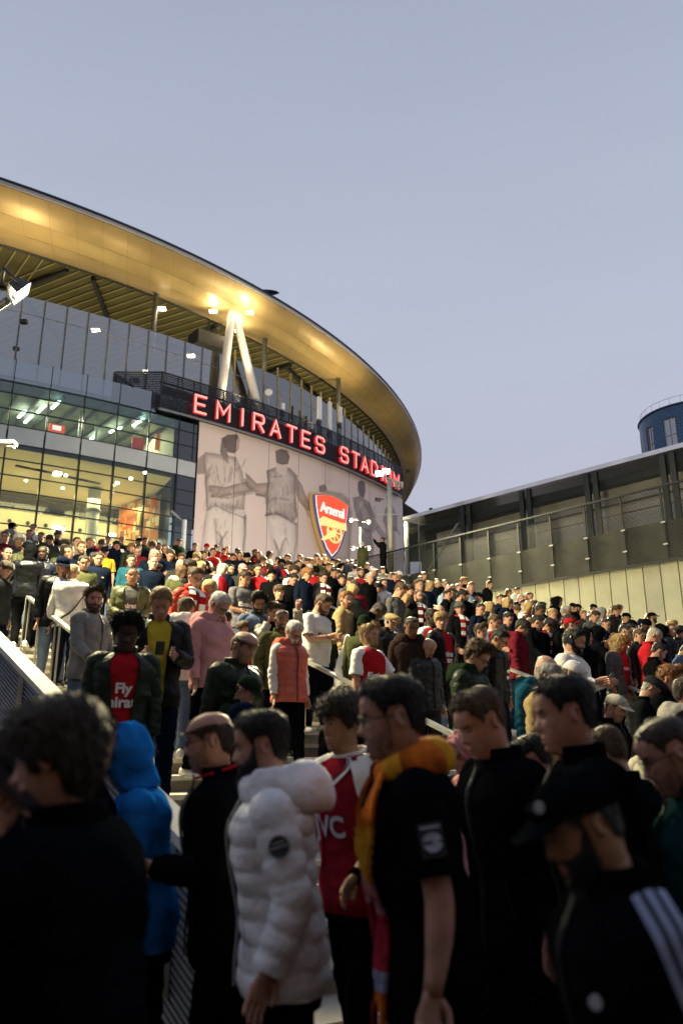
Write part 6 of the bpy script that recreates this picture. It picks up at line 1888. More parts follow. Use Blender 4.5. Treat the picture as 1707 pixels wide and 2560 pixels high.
# ------------------------------------------------------------------ the crowd on the stairs
# px py top hair skin pose yaw options* | short phrase that names this one's clothes (an anchor for its neighbours)
CROWD = """
34 1304 Hg buzz.k 1 d7 150 hat=capk beard=beard | pale grey sweatshirt and black cap
16 1329 Lm short.n 1 p0 -10 print=w | maroon jumper and pamphlet
87 1311 Owk short.k 1 d0 -20 inner=w | white top under a black hood
77 1325 Oow short.d 1 d0 0 beard=stubble | olive jacket over white
108 1332 Lo short.d 1 d0 -30 beard=stubble | olive jumper
146 1332 Ln short.d 1 p1 10 beard=beard | navy jumper and beard
141 1326 Kk buzz.d 1 d1 30 hat=beanieG |
50 1336 Kk short.k 3 d0 20 |
62 1354 No short.k 2 d1 60 hat=beaniek |
79 1358 Bk none.k 2 ld1 175 hood=1 scale=1.03 width=1.08 | black leather jacket seen from behind
114 1365 Nn buzz.k 4 d0 -20 beard=stubble print=puma | navy tracksuit and white mark
161 1353 Kk short.k 1 p1 0 |
161 1364 No long.k 3 d1 20 | camouflage top and long dark hair
192 1343 Tg tail.d 1 d0 20 print=band | pale grey printed T-shirt
206 1355 Tk short.n 1 d0 0 beard=beard | black T-shirt and beard
224 1345 Kn short.n 1 d0 0 |
235 1344 Kr short.r 1 d0 -10 |
272 1342 Km short.n 1 d1 0 scarf=plain | maroon jacket and white scarf
262 1366 Ty short.k 1 d1 0 hat=capk print=jvc | yellow shirt and black cap
230 1382 Kk buzz.k 4 d0 20 |
247 1382 Kn short.d 1 d1 0 print=tab | navy jacket and small gold mark
154 1390 Ow short.g 1 d1 10 hat=capn inner=w tc=k | navy cap and white collar
184 1408 Lw buzz.y 1 d1 165 strap=1 scale=1.0 | white jumper and slung strap
211 1391 Lo short.d 1 d1 0 beard=stubble | olive brown jumper
236 1465 Kg quiff.n 1 w4 40 beard=full scale=1.0 trousers=j hi=1 h=60 | grey fleece jacket and full beard
5 1404 Kk short.w 1 d2 40 |
306 1342 Nk thin.g 1 p1 -5 | black coat holding a white programme
292 1353 Kk short.k 1 d0 20 |
349 1344 Nk buzz.k 2 d0 -15 hat=capk beard=beard | black shell jacket, cap and beard
361 1345 Kk short.k 1 d0 10 |
346 1369 Km thin.n 1 d1 0 beard=stubble |
382 1356 Kn short.k 1 d1 0 |
375 1376 Kn short.g 1 d1 40 |
399 1379 Kk short.n 1 d0 0 |
424 1377 Kn short.d 1 p2 0 phone=1 h=26 | navy jacket, looking at a phone
440 1353 Tw ring.g 1 d2 0 | white T-shirt
448 1347 Kf short.n 1 d1 20 |
331 1388 Kt short.d 1 d1 -10 h=31 | teal jacket
381 1391 Tn short.n 1 d1 0 |
380 1409 Ofy curly.k 3 p2 30 glasses=1 phone=1 | yellow shirt under a green jacket
333 1419 Ood buzz.d 2 c0 -10 inner=G scale=1.0 hi=1 print=emi width=1.05 h=40 | olive tracksuit top over grey print
404 1475 Oky short.y 1 p2 0 phone=1 hi=1 scale=1.0 h=65 | yellow shirt under a black varsity jacket
447 1416 Co bob.n 1 d1 20 hood=fur | olive coat with pale fur collar
453 1383 Kk short.k 1 d1 0 |
444 1401 Kd thin.g 1 d1 10 |
433 1489 Jr short.n 1 d1 30 hat=bucketw scale=.80 | white bucket hat
318 1536 Ofr curly.k 4 d1 -5 hi=1 inner=r scale=.97 print=flye lean=4 h=73 | open green parka over a red shirt
486 1359 Tk short.k 1 d1 0 h=17 | black T-shirt by the printed wall
517 1359 Kn short.n 1 p1 0 hat=beanier phone=1 h=18 | red beanie
532 1371 Jr short.d 1 p1 10 | red and navy jersey
540 1362 Tr short.k 2 d1 0 |
562 1372 Jr short.n 1 f1 0 scale=.9 |
567 1367 Kk short.k 2 d1 20 |
591 1373 Hr short.k 3 d2 0 tcol=R | orange-red hooded top
601 1381 Kk short.k 1 d0 0 |
609 1381 Kk short.d 1 d1 10 |
621 1381 Kk short.d 1 d1 -10 hat=beaniek |
636 1374 Qkr short.k 3 d0 10 inner=r beard=beard | black puffer jacket over red
649 1379 Kk buzz.r 1 d0 0 |
486 1388 Lm short.n 1 d2 10 | maroon jumper, head bowed
492 1382 Kk bob.y 1 d1 0 |
479 1422 Pr short.n 1 d1 20 glasses=1 tcol=R scarf=r hi=1 h=43 | orange-red puffer jacket and striped scarf
531 1412 Jr short.y 1 d1 120 scale=.85 |
551 1409 Jr bob.g 1 d1 60 | red jersey and pale bob
573 1411 Kn short.k 1 d4 60 beard=beard | navy coat, face turned away
568 1400 Kk short.k 1 d1 0 hat=beaniek |
605 1408 Kd ring.d 1 d1 0 hat=capp glasses=1 | pink cap
617 1415 Kk curly.k 3 d1 30 |
607 1430 Tv short.d 2 c1 25 tcol=v print=emi hi=1 width=1.06 h=36 | grey streaked jersey
648 1412 Jr short.d 1 d1 -20 print=fly | red jersey with white lettering
527 1451 Tw bob.y 1 d1 -15 | white and red top with a blond bob
464 1493 Hw short.n 1 d1 150 hi=1 h=52 | white hooded top seen from behind
535 1485 Hp short.w 1 d2 30 glasses=1 hi=1 beard=stubble h=55 | pink hooded top
562 1527 Jr short.d 1 d1 150 scale=.90 hi=1 | red jersey seen from behind
641 1483 Kj curly.k 2 d1 10 beard=beard hi=1 tcol=j | slate jacket and curly hair
606 1553 Jr mop.n 1 d0 40 scale=.82 | child in a red jersey
667 1378 Lc long.d 1 d1 30 | cream coat
694 1393 Jr short.n 1 d1 0 |
703 1396 Qnr short.k 4 p0 20 hat=beaniek inner=r beard=full phone=1 | navy coat over red, black beanie
719 1386 Lu short.n 1 d0 20 |
747 1386 Ko short.n 1 d1 40 |
747 1402 Tg short.d 1 d1 -10 beard=beard | grey checked shirt
731 1414 Jr short.d 1 d1 20 |
768 1409 Kn short.k 1 d1 20 hat=capw | white and black cap
772 1396 Kk short.k 1 d1 0 |
786 1385 Ke short.n 1 d0 20 |
799 1395 Ko short.y 1 d1 10 |
811 1396 Kk short.y 1 d1 20 |
829 1395 Tw short.k 1 d1 20 hat=capn |
819 1408 Kf short.n 1 d1 20 |
849 1407 Hk none.k 1 d1 20 hood=1 | black hood, standing near the shield
810 1386 Kd short.n 1 d0 0 |
784 1417 Jr short.k 4 p2 0 hat=beaniek phone=1 h=23 | red jersey, black beanie and phone
806 1431 Kk curly.d 1 d1 0 scarf=m |
827 1422 Kk short.k 2 d1 30 | plain black jacket behind the rail
854 1436 Kk short.k 1 p0 -10 phone=1 |
679 1428 Lg fringe.y 1 d0 0 hi=1 h=26 | pale grey jumper
672 1413 Kk short.n 1 d1 0 |
680 1421 Kk short.k 1 d1 0 hat=beaniek |
696 1464 Lk fringe.n 1 d0 0 scale=.95 hi=1 print=badge | black training top with a round badge
700 1524 Ko buzz.k 3 d0 10 beard=beard |
677 1508 Qw short.n 1 rf2 20 tcol=L hi=1 inner=k | grey puffer jacket, hands at the face
789 1488 Tw short.n 1 p2 40 beard=beard hi=1 print=emid width=1.06 belly=.03 h=43 | white T-shirt with dark lettering
802 1489 Kk short.d 1 d0 30 beard=beard |
727 1436 Tk short.k 1 d2 20 |
725 1556 Vsw short.w 1 d2 20 glasses=1 beard=beard hi=1 inner=w hood=down h=56 | coral puffer vest
584 1578 Nf ring.n 1 d1 30 hi=1 width=1.10 beard=stubble scale=1.0 h=70 | olive field jacket
600 1685 Kf short.d 1 d2 40 hat=capf hi=1 h=75 | dark green cap
886 1411 Tw short.k 1 d1 150 print=stripes | white striped T-shirt
896 1421 Jr short.d 1 d1 10 beard=beard | red jersey and beard
914 1407 Kk short.k 3 d1 0 |
927 1417 Kg short.w 1 d1 0 hat=beaniew |
925 1424 Kk bald.n 1 d1 20 beard=goatee |
938 1422 Owk buzz.k 4 d0 20 inner=w tc=k | black jacket over white
955 1418 Kg short.n 1 d1 0 |
970 1431 Kk short.d 1 d1 20 |
981 1431 Kn thin.d 1 d1 40 | navy jacket, beside the white beanie
994 1428 Jm short.d 3 d1 0 hat=beaniew | white beanie and maroon shirt
916 1432 Kk ring.g 1 d1 20 h=25 | black top and bare head
866 1444 Kd short.d 1 d1 30 tcol=G | grey jacket
883 1452 Km bob.d 1 d1 0 |
874 1460 Kd bob.y 1 d1 20 |
934 1457 Hg fringe.k 2 d1 30 | light grey hooded top
956 1447 Lw short.d 1 d0 10 print=redp | white jumper with red print
983 1459 LG short.n 1 d2 30 hi=1 trousers=j tcol=G scale=1.03 h=32 | grey zip neck jumper
862 1479 Ke short.r 1 d4 50 beard=beard hi=1 | tan shirt jacket
1008 1486 Co bob.y 1 d1 30 glasses=1 tcol=o | camouflage coat and dark glasses
940 1500 Hk buzz.k 4 d2 50 lean=22 hi=1 | black hooded top, bent forward
907 1534 Ko short.d 1 d1 130 hat=beanief | dark green beanie
963 1531 Pk buzz.g 1 d1 30 hat=flate beard=goatee hi=1 h=42 | tan flat cap
1021 1543 Hu buzz.k 3 d1 -5 | brown hooded top
921 1555 Jr quiff.y 1 ld0 30 beard=beard hi=1 print=fly h=53 | red jersey, arm resting on the rail
1041 1449 Nk short.n 1 d0 20 | black shell jacket with shoulder stripes
1043 1475 Kk thin.n 1 w0 10 beard=beard glasses=1 scarf=m hi=1 | maroon scarf and glasses
1055 1432 Kk short.d 1 d1 10 |
1046 1441 Kd short.n 1 d1 0 |
1064 1454 Kk bob.y 1 d1 30 |
1090 1452 Kn ring.g 1 d1 30 | navy coat and bare crown
1108 1449 Kk short.n 1 d0 0 |
1088 1447 Kk short.n 1 d0 0 |
1155 1444 Kk short.k 1 f1 40 |
1144 1457 Kk ring.n 1 d1 30 |
1159 1459 Kk short.k 1 d1 40 hat=capk |
1169 1462 Ll bald.n 1 d1 40 tcol=l | pale blue shirt
1174 1456 Kk short.n 1 d1 0 |
1107 1463 Kl bald.n 1 d1 30 tcol=l |
1111 1476 Kk short.k 1 d4 60 | black jacket, face in profile
1120 1468 Kk short.y 1 d0 40 |
1140 1474 Kk short.k 1 d1 30 beard=beard |
1156 1474 Kk buzz.n 1 d0 20 glasses=1 | black coat and glasses
1189 1480 Pf buzz.n 1 d1 10 hat=capk tcol=f | dark green puffer and black cap
1214 1453 Kk short.k 1 d1 30 | black coat below the mesh fence
1090 1512 Kk bald.n 1 d1 20 |
1146 1503 Kk short.k 1 d4 20 hat=beanieG beard=stubble glasses=1 scarf=r hi=1 h=31 | grey beanie and red scarf
1215 1504 Kk long.y 1 d1 40 |
1074 1524 Jr short.k 4 d1 20 beard=beard hi=1 | red jersey beside blond hair
1100 1530 Okr fringe.y 1 d4 25 inner=r hi=1 print=fly h=46 | black jacket open over a red jersey
1243 1486 Kk short.y 1 wd4 30 |
1220 1538 Jr short.n 1 p1 20 beard=stubble hi=1 | red jersey, hands raised together
1198 1557 Kw short.n 1 d4 60 tcol=L hi=1 |
1227 1575 Nk short.k 2 d2 30 hi=1 print=rafm | black windbreaker
1060 1597 Pk bald.d 1 d2 20 beard=goatee tcol=d hi=1 scale=1.0 h=50 | dark grey padded coat and bald head
1172 1604 Pf curly.n 1 d2 30 glasses=1 hi=1 scale=1.02 hood=down | black-green puffer coat with cords
1262 1472 Kd long.n 1 d1 20 |
1288 1468 Lw short.k 1 d1 30 |
1317 1480 Kk buzz.n 1 d1 20 |
1293 1486 Kn bald.n 1 d1 40 |
1265 1494 Kk bob.y 1 d1 10 |
1302 1499 Hw short.k 1 d0 20 scale=.95 | white collared boy
1313 1504 Jr long.y 1 d1 20 |
1326 1501 Cu long.d 1 d1 20 | brown coat and dark hair
1283 1514 Kk fringe.n 1 d0 40 scale=.93 |
1340 1510 Tk tail.k 3 d1 20 |
1350 1504 Tk long.k 3 d1 40 |
1376 1491 Kk buzz.k 2 d0 30 hat=capk beard=full h=22 | black cap and long beard
1386 1489 Hk none.k 1 d1 30 hood=1 |
1407 1516 Kk curly.g 2 d1 40 |
1427 1506 Kk short.k 2 d1 0 hat=capk |
1436 1508 Kk short.k 2 d1 30 hat=capk beard=full | second long beard under a black cap
1453 1526 Kd short.r 1 d0 20 scale=.92 | boy in a dark grey jacket
1475 1528 KG short.n 1 d1 20 tcol=G |
1307 1537 Qkw short.k 1 d4 30 beard=stubble inner=w | open black jacket over white
1291 1550 Hm fringe.k 2 d2 40 hi=1 | maroon hooded top
1353 1548 Kk fringe.k 2 d2 30 scarf=r hi=1 | black jacket and graphic red scarf
1371 1529 Kf short.k 1 d2 20 hi=1 |
1375 1522 Kk short.y 1 d1 20 |
1420 1539 Lw short.k 1 f0 60 hat=capr glasses=1 hi=1 h=33 | red cap and white shirt
1420 1575 Lw short.k 1 p1 35 beard=full headphones=1 phone=1 hi=1 width=1.12 belly=.04 h=51 | white overshirt and headphones
1458 1566 Hk none.k 1 d0 40 hood=1 beard=stubble hi=1 | black hood, face in profile
1391 1647 Lk short.d 1 d2 30 hat=capw hi=1 | off-white cap
1343 1640 Ht bald.d 1 d2 10 hi=1 | teal top and pink bald head
1346 1659 Ca short.g 1 d1 35 glasses=1 tcol=e hi=1 h=62 | tan overcoat
1475 1507 Kk short.d 1 d1 40 hat=capk |
1494 1516 Hg none.d 1 d0 40 hood=1 | light grey hood
1519 1522 Kk short.k 1 d1 0 scarf=r |
1537 1511 Kk thin.n 1 d1 30 |
1529 1515 Kk curly.n 1 d1 20 |
1557 1530 Kk short.k 2 f1 30 hat=capk |
1573 1546 Pk short.k 1 d2 120 hat=capk hi=1 | black puffer seen from behind
1605 1533 Kk bald.n 1 d1 20 |
1601 1547 Kd short.k 4 d0 20 hat=beaniek |
1625 1528 Ke buzz.k 2 d0 50 hat=capk beard=full h=24 | black cap at the pale wall
1629 1557 Hk none.k 4 d1 50 hood=1 |
1645 1565 Hg none.k 1 d1 30 hood=1 |
1663 1558 Kk short.d 1 d4 30 hi=1 |
1676 1551 Kk curly.y 1 d1 30 |
1685 1566 Kk mop.k 1 d4 60 hi=1 |
1617 1569 Kr buzz.g 1 d2 50 hi=1 h=38 | red track jacket
1483 1562 Hk none.k 1 f1 60 hood=1 hi=1 | black hooded coat holding the strap
1538 1590 Okr curlylong.y 1 d1 20 inner=r tc=G trousers=L hi=1 print=ars | grey cardigan over a red shirt
1629 1608 Kk short.k 1 d2 55 beard=stubble hi=1 scale=1.0 | black coat and dark stubble
1690 1612 Kj buzz.k 2 d2 40 glasses=1 hi=1 | denim jacket
1705 1549 Kk short.k 1 d1 30 |
1658 1659 Kk quiff.r 1 d1 30 hi=1 | black jacket and ginger quiff
1591 1685 Kk short.g 1 d2 45 hat=flatd hi=1 tcol=K h=57 | charcoal flat cap
1507 1730 Kk short.n 1 d1 25 hat=capc beard=stubble hi=1 h=66 | cream cap with a short peak
1696 1693 Kk short.d 1 d0 45 glasses=1 hood=fur hi=1 | black glasses and fur collar
1640 1792 Lc short.d 1 l0 -60 hi=1 scale=.92 | cream jumper, arm stretched to the rail
700 1390 Kk short.k 1 d1 10 |
580 1384 Kd short.d 1 d0 0 |
660 1392 Jr short.d 1 d0 0 |
512 1378 Kk short.k 1 d0 10 |
758 1396 Kk short.d 1 d1 20 |
842 1400 Kk short.k 1 d1 0 |
415 1362 Kk short.k 1 d0 0 |
398 1358 Km short.d 1 d1 0 |
330 1358 Kk short.k 1 d0 10 |
180 1362 Kn short.d 1 d0 0 |
258 1350 Kk short.k 1 d0 0 |
130 1340 Kk short.k 1 d0 0 |
20 1368 Kk short.d 1 d1 20 |
470 1402 Kk short.k 1 d1 20 |
505 1404 Kd short.d 1 d1 0 |
716 1404 Kk short.k 1 d1 20 |
760 1420 Kn short.d 1 d1 20 |
842 1424 Kk short.d 1 d1 10 |
1020 1462 Kk short.d 1 d1 20 |
1128 1462 Kk short.d 1 d1 20 |
1194 1506 Kk short.k 1 d1 30 |
1262 1530 Kk short.k 1 d1 30 |
1330 1534 Kk short.k 1 d1 30 |
1398 1540 Kk short.d 1 d1 30 |
1505 1546 Kk short.k 1 d1 30 |
1588 1572 Kk short.d 1 d1 30 |
1545 1560 Kd short.k 1 d1 30 |
"""
PRINTS = {'emi': [('Emirates', .095, 1.17, m_print, 1.0, 0), ('FLY BETTER', .058, 1.08, m_print, .95, 0)], 'fly': [('Emirates', .095, 1.16, m_print, 1.0, 0), ('FLY BETTER', .066, 1.07, m_print, .95, 0)],
          'flye': [('Fly', .10, 1.21, m_print, 1.0, 0), ('Emirates', .11, 1.11, m_print, .95, 0)], 'jvc': [('JVC', .15, 1.16, m_printk, 1.0, 0)], 'emid': [('Emirates', .085, 1.18, m_printk, 1.0, 0), ('FLY BETTER', .048, 1.11, m_printg, .95, 0)],
          'ars': [('ARSENAL', .06, 1.19, m_print, 1.0, 0)], 'rafm': [('ra', .07, 1.20, m_print, 1.0, .06), ('m', .07, 1.12, m_print, 1.0, .06)], 'band': [('BAND', .09, 1.22, m_printk, 1.0, 0)]}
PRINTS['band'] = [('WMM', .09, 1.24, m_printk, 1.0, 0), ('AV EM', .09, 1.14, m_printk, 1.0, 0)]
RS = random.Random(21)
def solve_stand(px, py, stature, h=None):
    """where on the stairs somebody of this height stands to be seen there"""
    d = px_dir(px, py)
    t = 3.0
    if h: t = 1991 * .243 * stature / 1.755 / h
    while t < 60 and not h:
        x, y, z = d[0] * t, d[1] * t, CAMZ + d[2] * t
        u = x * SU[0] + y * SU[1]
        g_ = z - stature - (slope_z(u) if u < U_TOP else PODZ)
        if g_ <= 0: break
        t += .02
    x, y, z = d[0] * t, d[1] * t, CAMZ + d[2] * t
    u = x * SU[0] + y * SU[1]
    zs = stair_z(u + .06)
    return x, y, zs, z
def make_phone(p, rz, lit, label):
    t = empty('phone', p, rz); put(t, label, 'phone', 'phones held in the crowd')
    b = MB(); b.box((0, 0, 0), (.075, .010, .155)); o = b.build('case', m_black, t); o.rotation_euler = (R(-52), 0, 0)
    b = MB(); b.box((0, -.0065, 0), (.068, .002, .145)); o = b.build('screen', m_glow if lit else m_black, t); o.rotation_euler = (R(-52), 0, 0)
rows_ = []
for ln_ in CROWD.strip().splitlines():
    a, _, ph = ln_.partition('|')
    f = a.split()
    op = dict(x.split('=') for x in f[7:])
    rows_.append(dict(px=float(f[0]), py=float(f[1]), top=f[2], hair=f[3].split('.'), skin=f[4], pose=f[5], yaw=float(f[6]), op=op, ph=ph.strip()))
for r in rows_:              # plain passers-by differ in build, hair, cut of the jacket and what their arms do
    if not r['ph']:
        if r['hair'][0] == 'short' and not r['op'].get('hat'): r['hair'] = [RS.choice(('short', 'fade', 'quiff', 'curly', 'thin', 'buzz', 'fringe', 'mop', 'short')), r['hair'][1] if RS.random() < .4 else RS.choice('kddnnnygr')]
        if r['top'] == 'Kk': r['top'] = RS.choice('KKNHPNCL') + RS.choice('kkKnndfd')
        if r['pose'] in ('d0', 'd1'): r['pose'] = RS.choice(('d', 'd', 'w', 'k', 'dw', 'kd', 'p')) + RS.choice('0112256')
        r['yaw'] += RS.uniform(-14, 14)
anch = [r for r in rows_ if r['ph']]
def describe(r):
    op = r['op']; k = r['top'][0]; c = CNAME[op.get('tcol', op.get('tc', r['top'][1]))]
    s = c + ' ' + NAMES[k]
    if op.get('hat'): s += ' and ' + CNAME[op['hat'][-1]] + ' ' + {'flat': 'flat cap', 'bucket': 'bucket hat'}.get(op['hat'][:-1], op['hat'][:-1])
    elif op.get('hood') == '1': s += ' with the hood up'
    elif op.get('scarf'): s += ' and scarf'
    elif op.get('glasses'): s += ' and glasses'
    return s
used = set()
for i, r in enumerate(rows_):
    if r['ph']:
        lab = 'person in ' + r['ph']
        if len(lab.split()) > 16: lab = ' '.join(lab.split()[:16])
        if lab in used: lab += ', on the stairs'
    else:
        base = 'person in ' + describe(r)
        near = sorted(anch, key=lambda q: math.hypot((q['px'] - r['px']), (q['py'] - r['py']) * 1.4))
        lab = None
        for q in near[:8]:
            rel_ = ('behind' if q['py'] - r['py'] > 12 else 'in front of' if r['py'] - q['py'] > 12 else 'beside')
            for pre in ('', 'bare-headed ', 'dark-haired ' if r['hair'][1] in 'kd' else 'fair-haired '):
                l_ = (pre + base) + ', ' + rel_ + ' the ' + q['ph'].split(',')[0]
                if l_ not in used and len(l_.replace('-', ' ').split()) <= 16 and not (pre == 'bare-headed ' and r['op'].get('hat')):
                    lab = l_; break
            if lab: break
        lab = lab or (base + ', among the crowd on the stairs')
    used.add(lab); r['label'] = lab
def crowd_person(r):
    op = r['op']; top = r['top']
    sc = float(op.get('scale', RS.uniform(.93, 1.04)))
    H0 = 1.755 + (.02 if op.get('hat') else 0) + (.02 if r['hair'][0] in ('quiff', 'curly') else 0) + (.04 if op.get('hood') == '1' else 0)
    lean = float(op.get('lean', RS.choice((0, 0, 3, 5))))
    hk = r['pose'][-1]
    H0 -= {'0': 0, '1': .012, '2': .03}.get(hk, .005) + (.93 * (1 - math.cos(R(lean))) * .85)
    x, y, zs, ztop = solve_stand(r['px'], r['py'], H0 * sc, float(op['h']) if 'h' in op else None)
    sc2 = max(sc * .9, min(sc * 1.1, (ztop - zs) / H0))
    zs = ztop - H0 * sc2 if ztop - H0 * sc2 < zs else min(zs + .25, ztop - H0 * sc2)
    rz = R(201 + r['yaw'] + RS.uniform(-6, 6))
    # the feet, not the head, are below the body's origin when somebody leans
    fx = -.0
    if lean > 10: x += math.sin(rz) * .33; y -= math.cos(rz) * .33
    pr = []
    p_ = op.get('print')
    if p_ in PRINTS: pr = PRINTS[p_]
    hi = bool(op.get('hi'))
    hd = {'1': True, 'down': 'down', 'fur': 'fur'}.get(op.get('hood'), False)
    tcol = op.get('tcol')
    top2 = top[0] + (tcol or op.get('tc') or top[1])
    inner = op.get('inner') or (top[2] if len(top) > 2 else None)
    t = person((x, y, zs), rz, sc2, top2, (r['hair'][0], r['hair'][1]), r['skin'], r['pose'], hat=op.get('hat'), beard=op.get('beard'), glasses=bool(op.get('glasses')), inner=inner,
               trousers=op.get('trousers', RS.choice('kknnKdj')), shoes=RS.choice('kkwdu'), lean=lean, hi=hi, hood=hd, belly=float(op.get('belly', 0)), scarf=op.get('scarf'), prints=pr,
               width=float(op.get('width', RS.uniform(.97, 1.05))))
    put(t, r['label'], 'person', 'crowd walking down the stairs')
    if op.get('phone'):
        h = hand_world(t, r['pose'][:-1], 1, lean, sc2, .10) ; g_ = hand_world(t, r['pose'][:-1], -1, lean, sc2, .10)
        m_ = (h + g_) / 2 if len(r['pose']) == 2 else h
        make_phone(m_ + Vector((0, 0, .03)), rz, True, 'phone held by the ' + r['label'].split(', ')[0][:70])
    if op.get('strap'):
        b = MB(); a = np.linspace(-2.7, 2.7, 40)
        zz = 1.13 + .27 * np.sin(a * .58); P = []
        P = [torso(1.13 - .29 * math.cos(q + 2.2), q, .036) for q in np.linspace(0, 2 * math.pi, 50)]
        S = np.array(P); Sh = S + np.array([0, 0, .035])
        b.grid(np.stack([S, Sh])); o = b.build('strap', m_cloth, t); setc(o, COLR['o'])
    if op.get('headphones'):
        link('headphones', headphones_mesh(), t, head_mat(hk, R(lean)))
    if p_ in ('badge', 'puma', 'tab', 'redp'):
        me = {'badge': lambda: chest_print('O', .07, 1.26, .034, R(lean), m_print, 1, .08), 'puma': lambda: chest_print('~', .16, 1.27, .042, R(lean), m_print, 1, .07), 'tab': lambda: chest_print('-', .12, 1.25, .042, R(lean), m_printg, 1, .08),
              'redp': lambda: chest_print('H', .2, 1.2, .032, R(lean), mat('print_red', (.5, .02, .02), .7), 1.2, 0)}[p_]()
        link('lettering', me, t)
    if p_ == 'stripes':
        for k in range(7):
            z = 1.08 + k * .04
            b = MB(); q = ring_ph(24); b.grid(np.stack([torso(z, q, .024), torso(z + .013, q, .024)]), 0, True); b.build('stripe', m_printk, t)
    r['obj'] = t; r['lean'] = lean; r['sc'] = sc2
    return t
for r in rows_: crowd_person(r)

# two people up on the walkway behind the mesh fence
def on_deck(px, py, v, rz, label, **k):
    d = px_dir(px, py); z = PODZ + 1.74
    t_ = (z - CAMZ) / d[2]
    t = person((d[0] * t_, d[1] * t_, PODZ - .02), rz, 1.0, **k)
    put(t, label, 'person', 'people up on the podium')
    return t, t_
t, _ = on_deck(957, 1343, 1, R(75), 'person in black taking a picture with raised arms at the end of the mesh fence', top='Kk', hair=('short', 'd'), skin='1', pose='r0', trousers='k')
make_phone(hand_world(t, 'r', 1, 0, 1, .10), R(75), True, 'phone raised by the person in black at the end of the mesh fence')
t, _ = on_deck(907, 1354, 1, R(20), 'person in a striped dark coat seen from behind in front of the mural', top='Co', hair=('short', 'w'), skin='1', pose='d1', trousers='e')
for px, py, c_ in ((868, 1398, 'k'), (880, 1397, 'k')):
    t, _ = on_deck(px, py, 1, R(190), {868: 'person in black, left of two heads behind the glass fence below the shield', 880: 'person in black, right of two heads behind the glass fence below the shield'}[px], top='K' + c_, hair=('short', 'k'), skin='3', pose='d0')

# things carried
def held(r_ph): return next(r for r in rows_ if r['ph'].startswith(r_ph))
# white carrier bag
r = held('white T-shirt with dark'); p = hand_world(r['obj'], 'p', -1, r['lean'], r['sc'], .10)
bag = empty('carrier_bag', p + Vector((.05, -.05, -.06))); put(bag, 'white plastic carrier bag held by the person in the white lettered T-shirt', 'bag')
b = MB(); th = np.linspace(0, 2 * math.pi, 32, endpoint=False)
rg = []
for f, w, dd in ((.0, .05, .03), (.08, .08, .05), (.16, .12, .07), (.30, .155, .09), (.46, .17, .10), (.60, .165, .10), (.66, .12, .08)):
    rg.append([(w * math.cos(a) * (1 + .10 * math.sin(3 * a + f * 9)), dd * math.sin(a) * (1 + .16 * math.sin(5 * a + f * 14)), -f + .012 * math.sin(4 * a)) for a in th])
b.loft(rg); o = b.build('bag', mat('carrier_plastic', (.78, .78, .76), .35, var=.05, bump=.5, bscale=16), bag)
for q in (-.04, .04):
    b = MB(); b.tube([(q, 0, -.03), (q * .8, .01, .05), (0, .012, .09)], .012, 6); b.build('handle', mat('carrier_plastic'), bag)
# paper cup
r = held('yellow shirt under a black varsity'); p = hand_world(r['obj'], 'p', -1, r['lean'], r['sc'], .10)
cup = empty('paper_cup', hand_world(held('white hooded top')['obj'], 'd', -1, held('white hooded top')['lean'], 1, .08) + Vector((.02, -.06, -.02))); put(cup, 'pale paper cup held beside the white hooded top', 'cup')
b = MB(); b.loft([[(w * math.cos(a), w * math.sin(a), z) for a in th] for w, z in ((.030, -.06), (.042, .06))]); b.build('cup', mat('paper', (.62, .56, .46), .7), cup)
b = MB(); b.loft([[(w * math.cos(a), w * math.sin(a), z) for a in th] for w, z in ((.045, .06), (.045, .068), (.038, .076))]); b.build('lid', m_wsleeve, cup)
# programmes
for ph, wd, c_ in (('black coat holding', .15, (.72, .66, .64)), ('maroon jumper and pam', .18, (.30, .06, .06))):
    r = held(ph); p = (hand_world(r['obj'], 'p', 1, r['lean'], r['sc'], .08) + hand_world(r['obj'], 'p', -1, r['lean'], r['sc'], .08)) / 2
    t = empty('programme', p + Vector((0, 0, .06)), r['obj'].rotation_euler.z + math.pi); put(t, ('white' if wd < .16 else 'red') + ' paper programme in the hands of the person in ' + ('a black coat' if wd < .16 else 'a maroon jumper'), 'programme')
    b = MB(); b.box((0, 0, 0), (wd, .012, .21)); o = b.build('cover', mat('programme_' + ('white' if wd < .16 else 'red'), c_, .6, var=.3, vscale=18), t); o.rotation_euler = (R(-50), 0, R(12))
    b = MB(); b.box((0, .008, 0), (wd - .01, .004, .20)); o = b.build('pages', m_wsleeve, t); o.rotation_euler = (R(-50), 0, R(12))
torso_ = torso
NL = R(7)
def torso7(z, ph, th=0.0, *a): return lean_pts(torso_(z, ph, th, *a), NL)
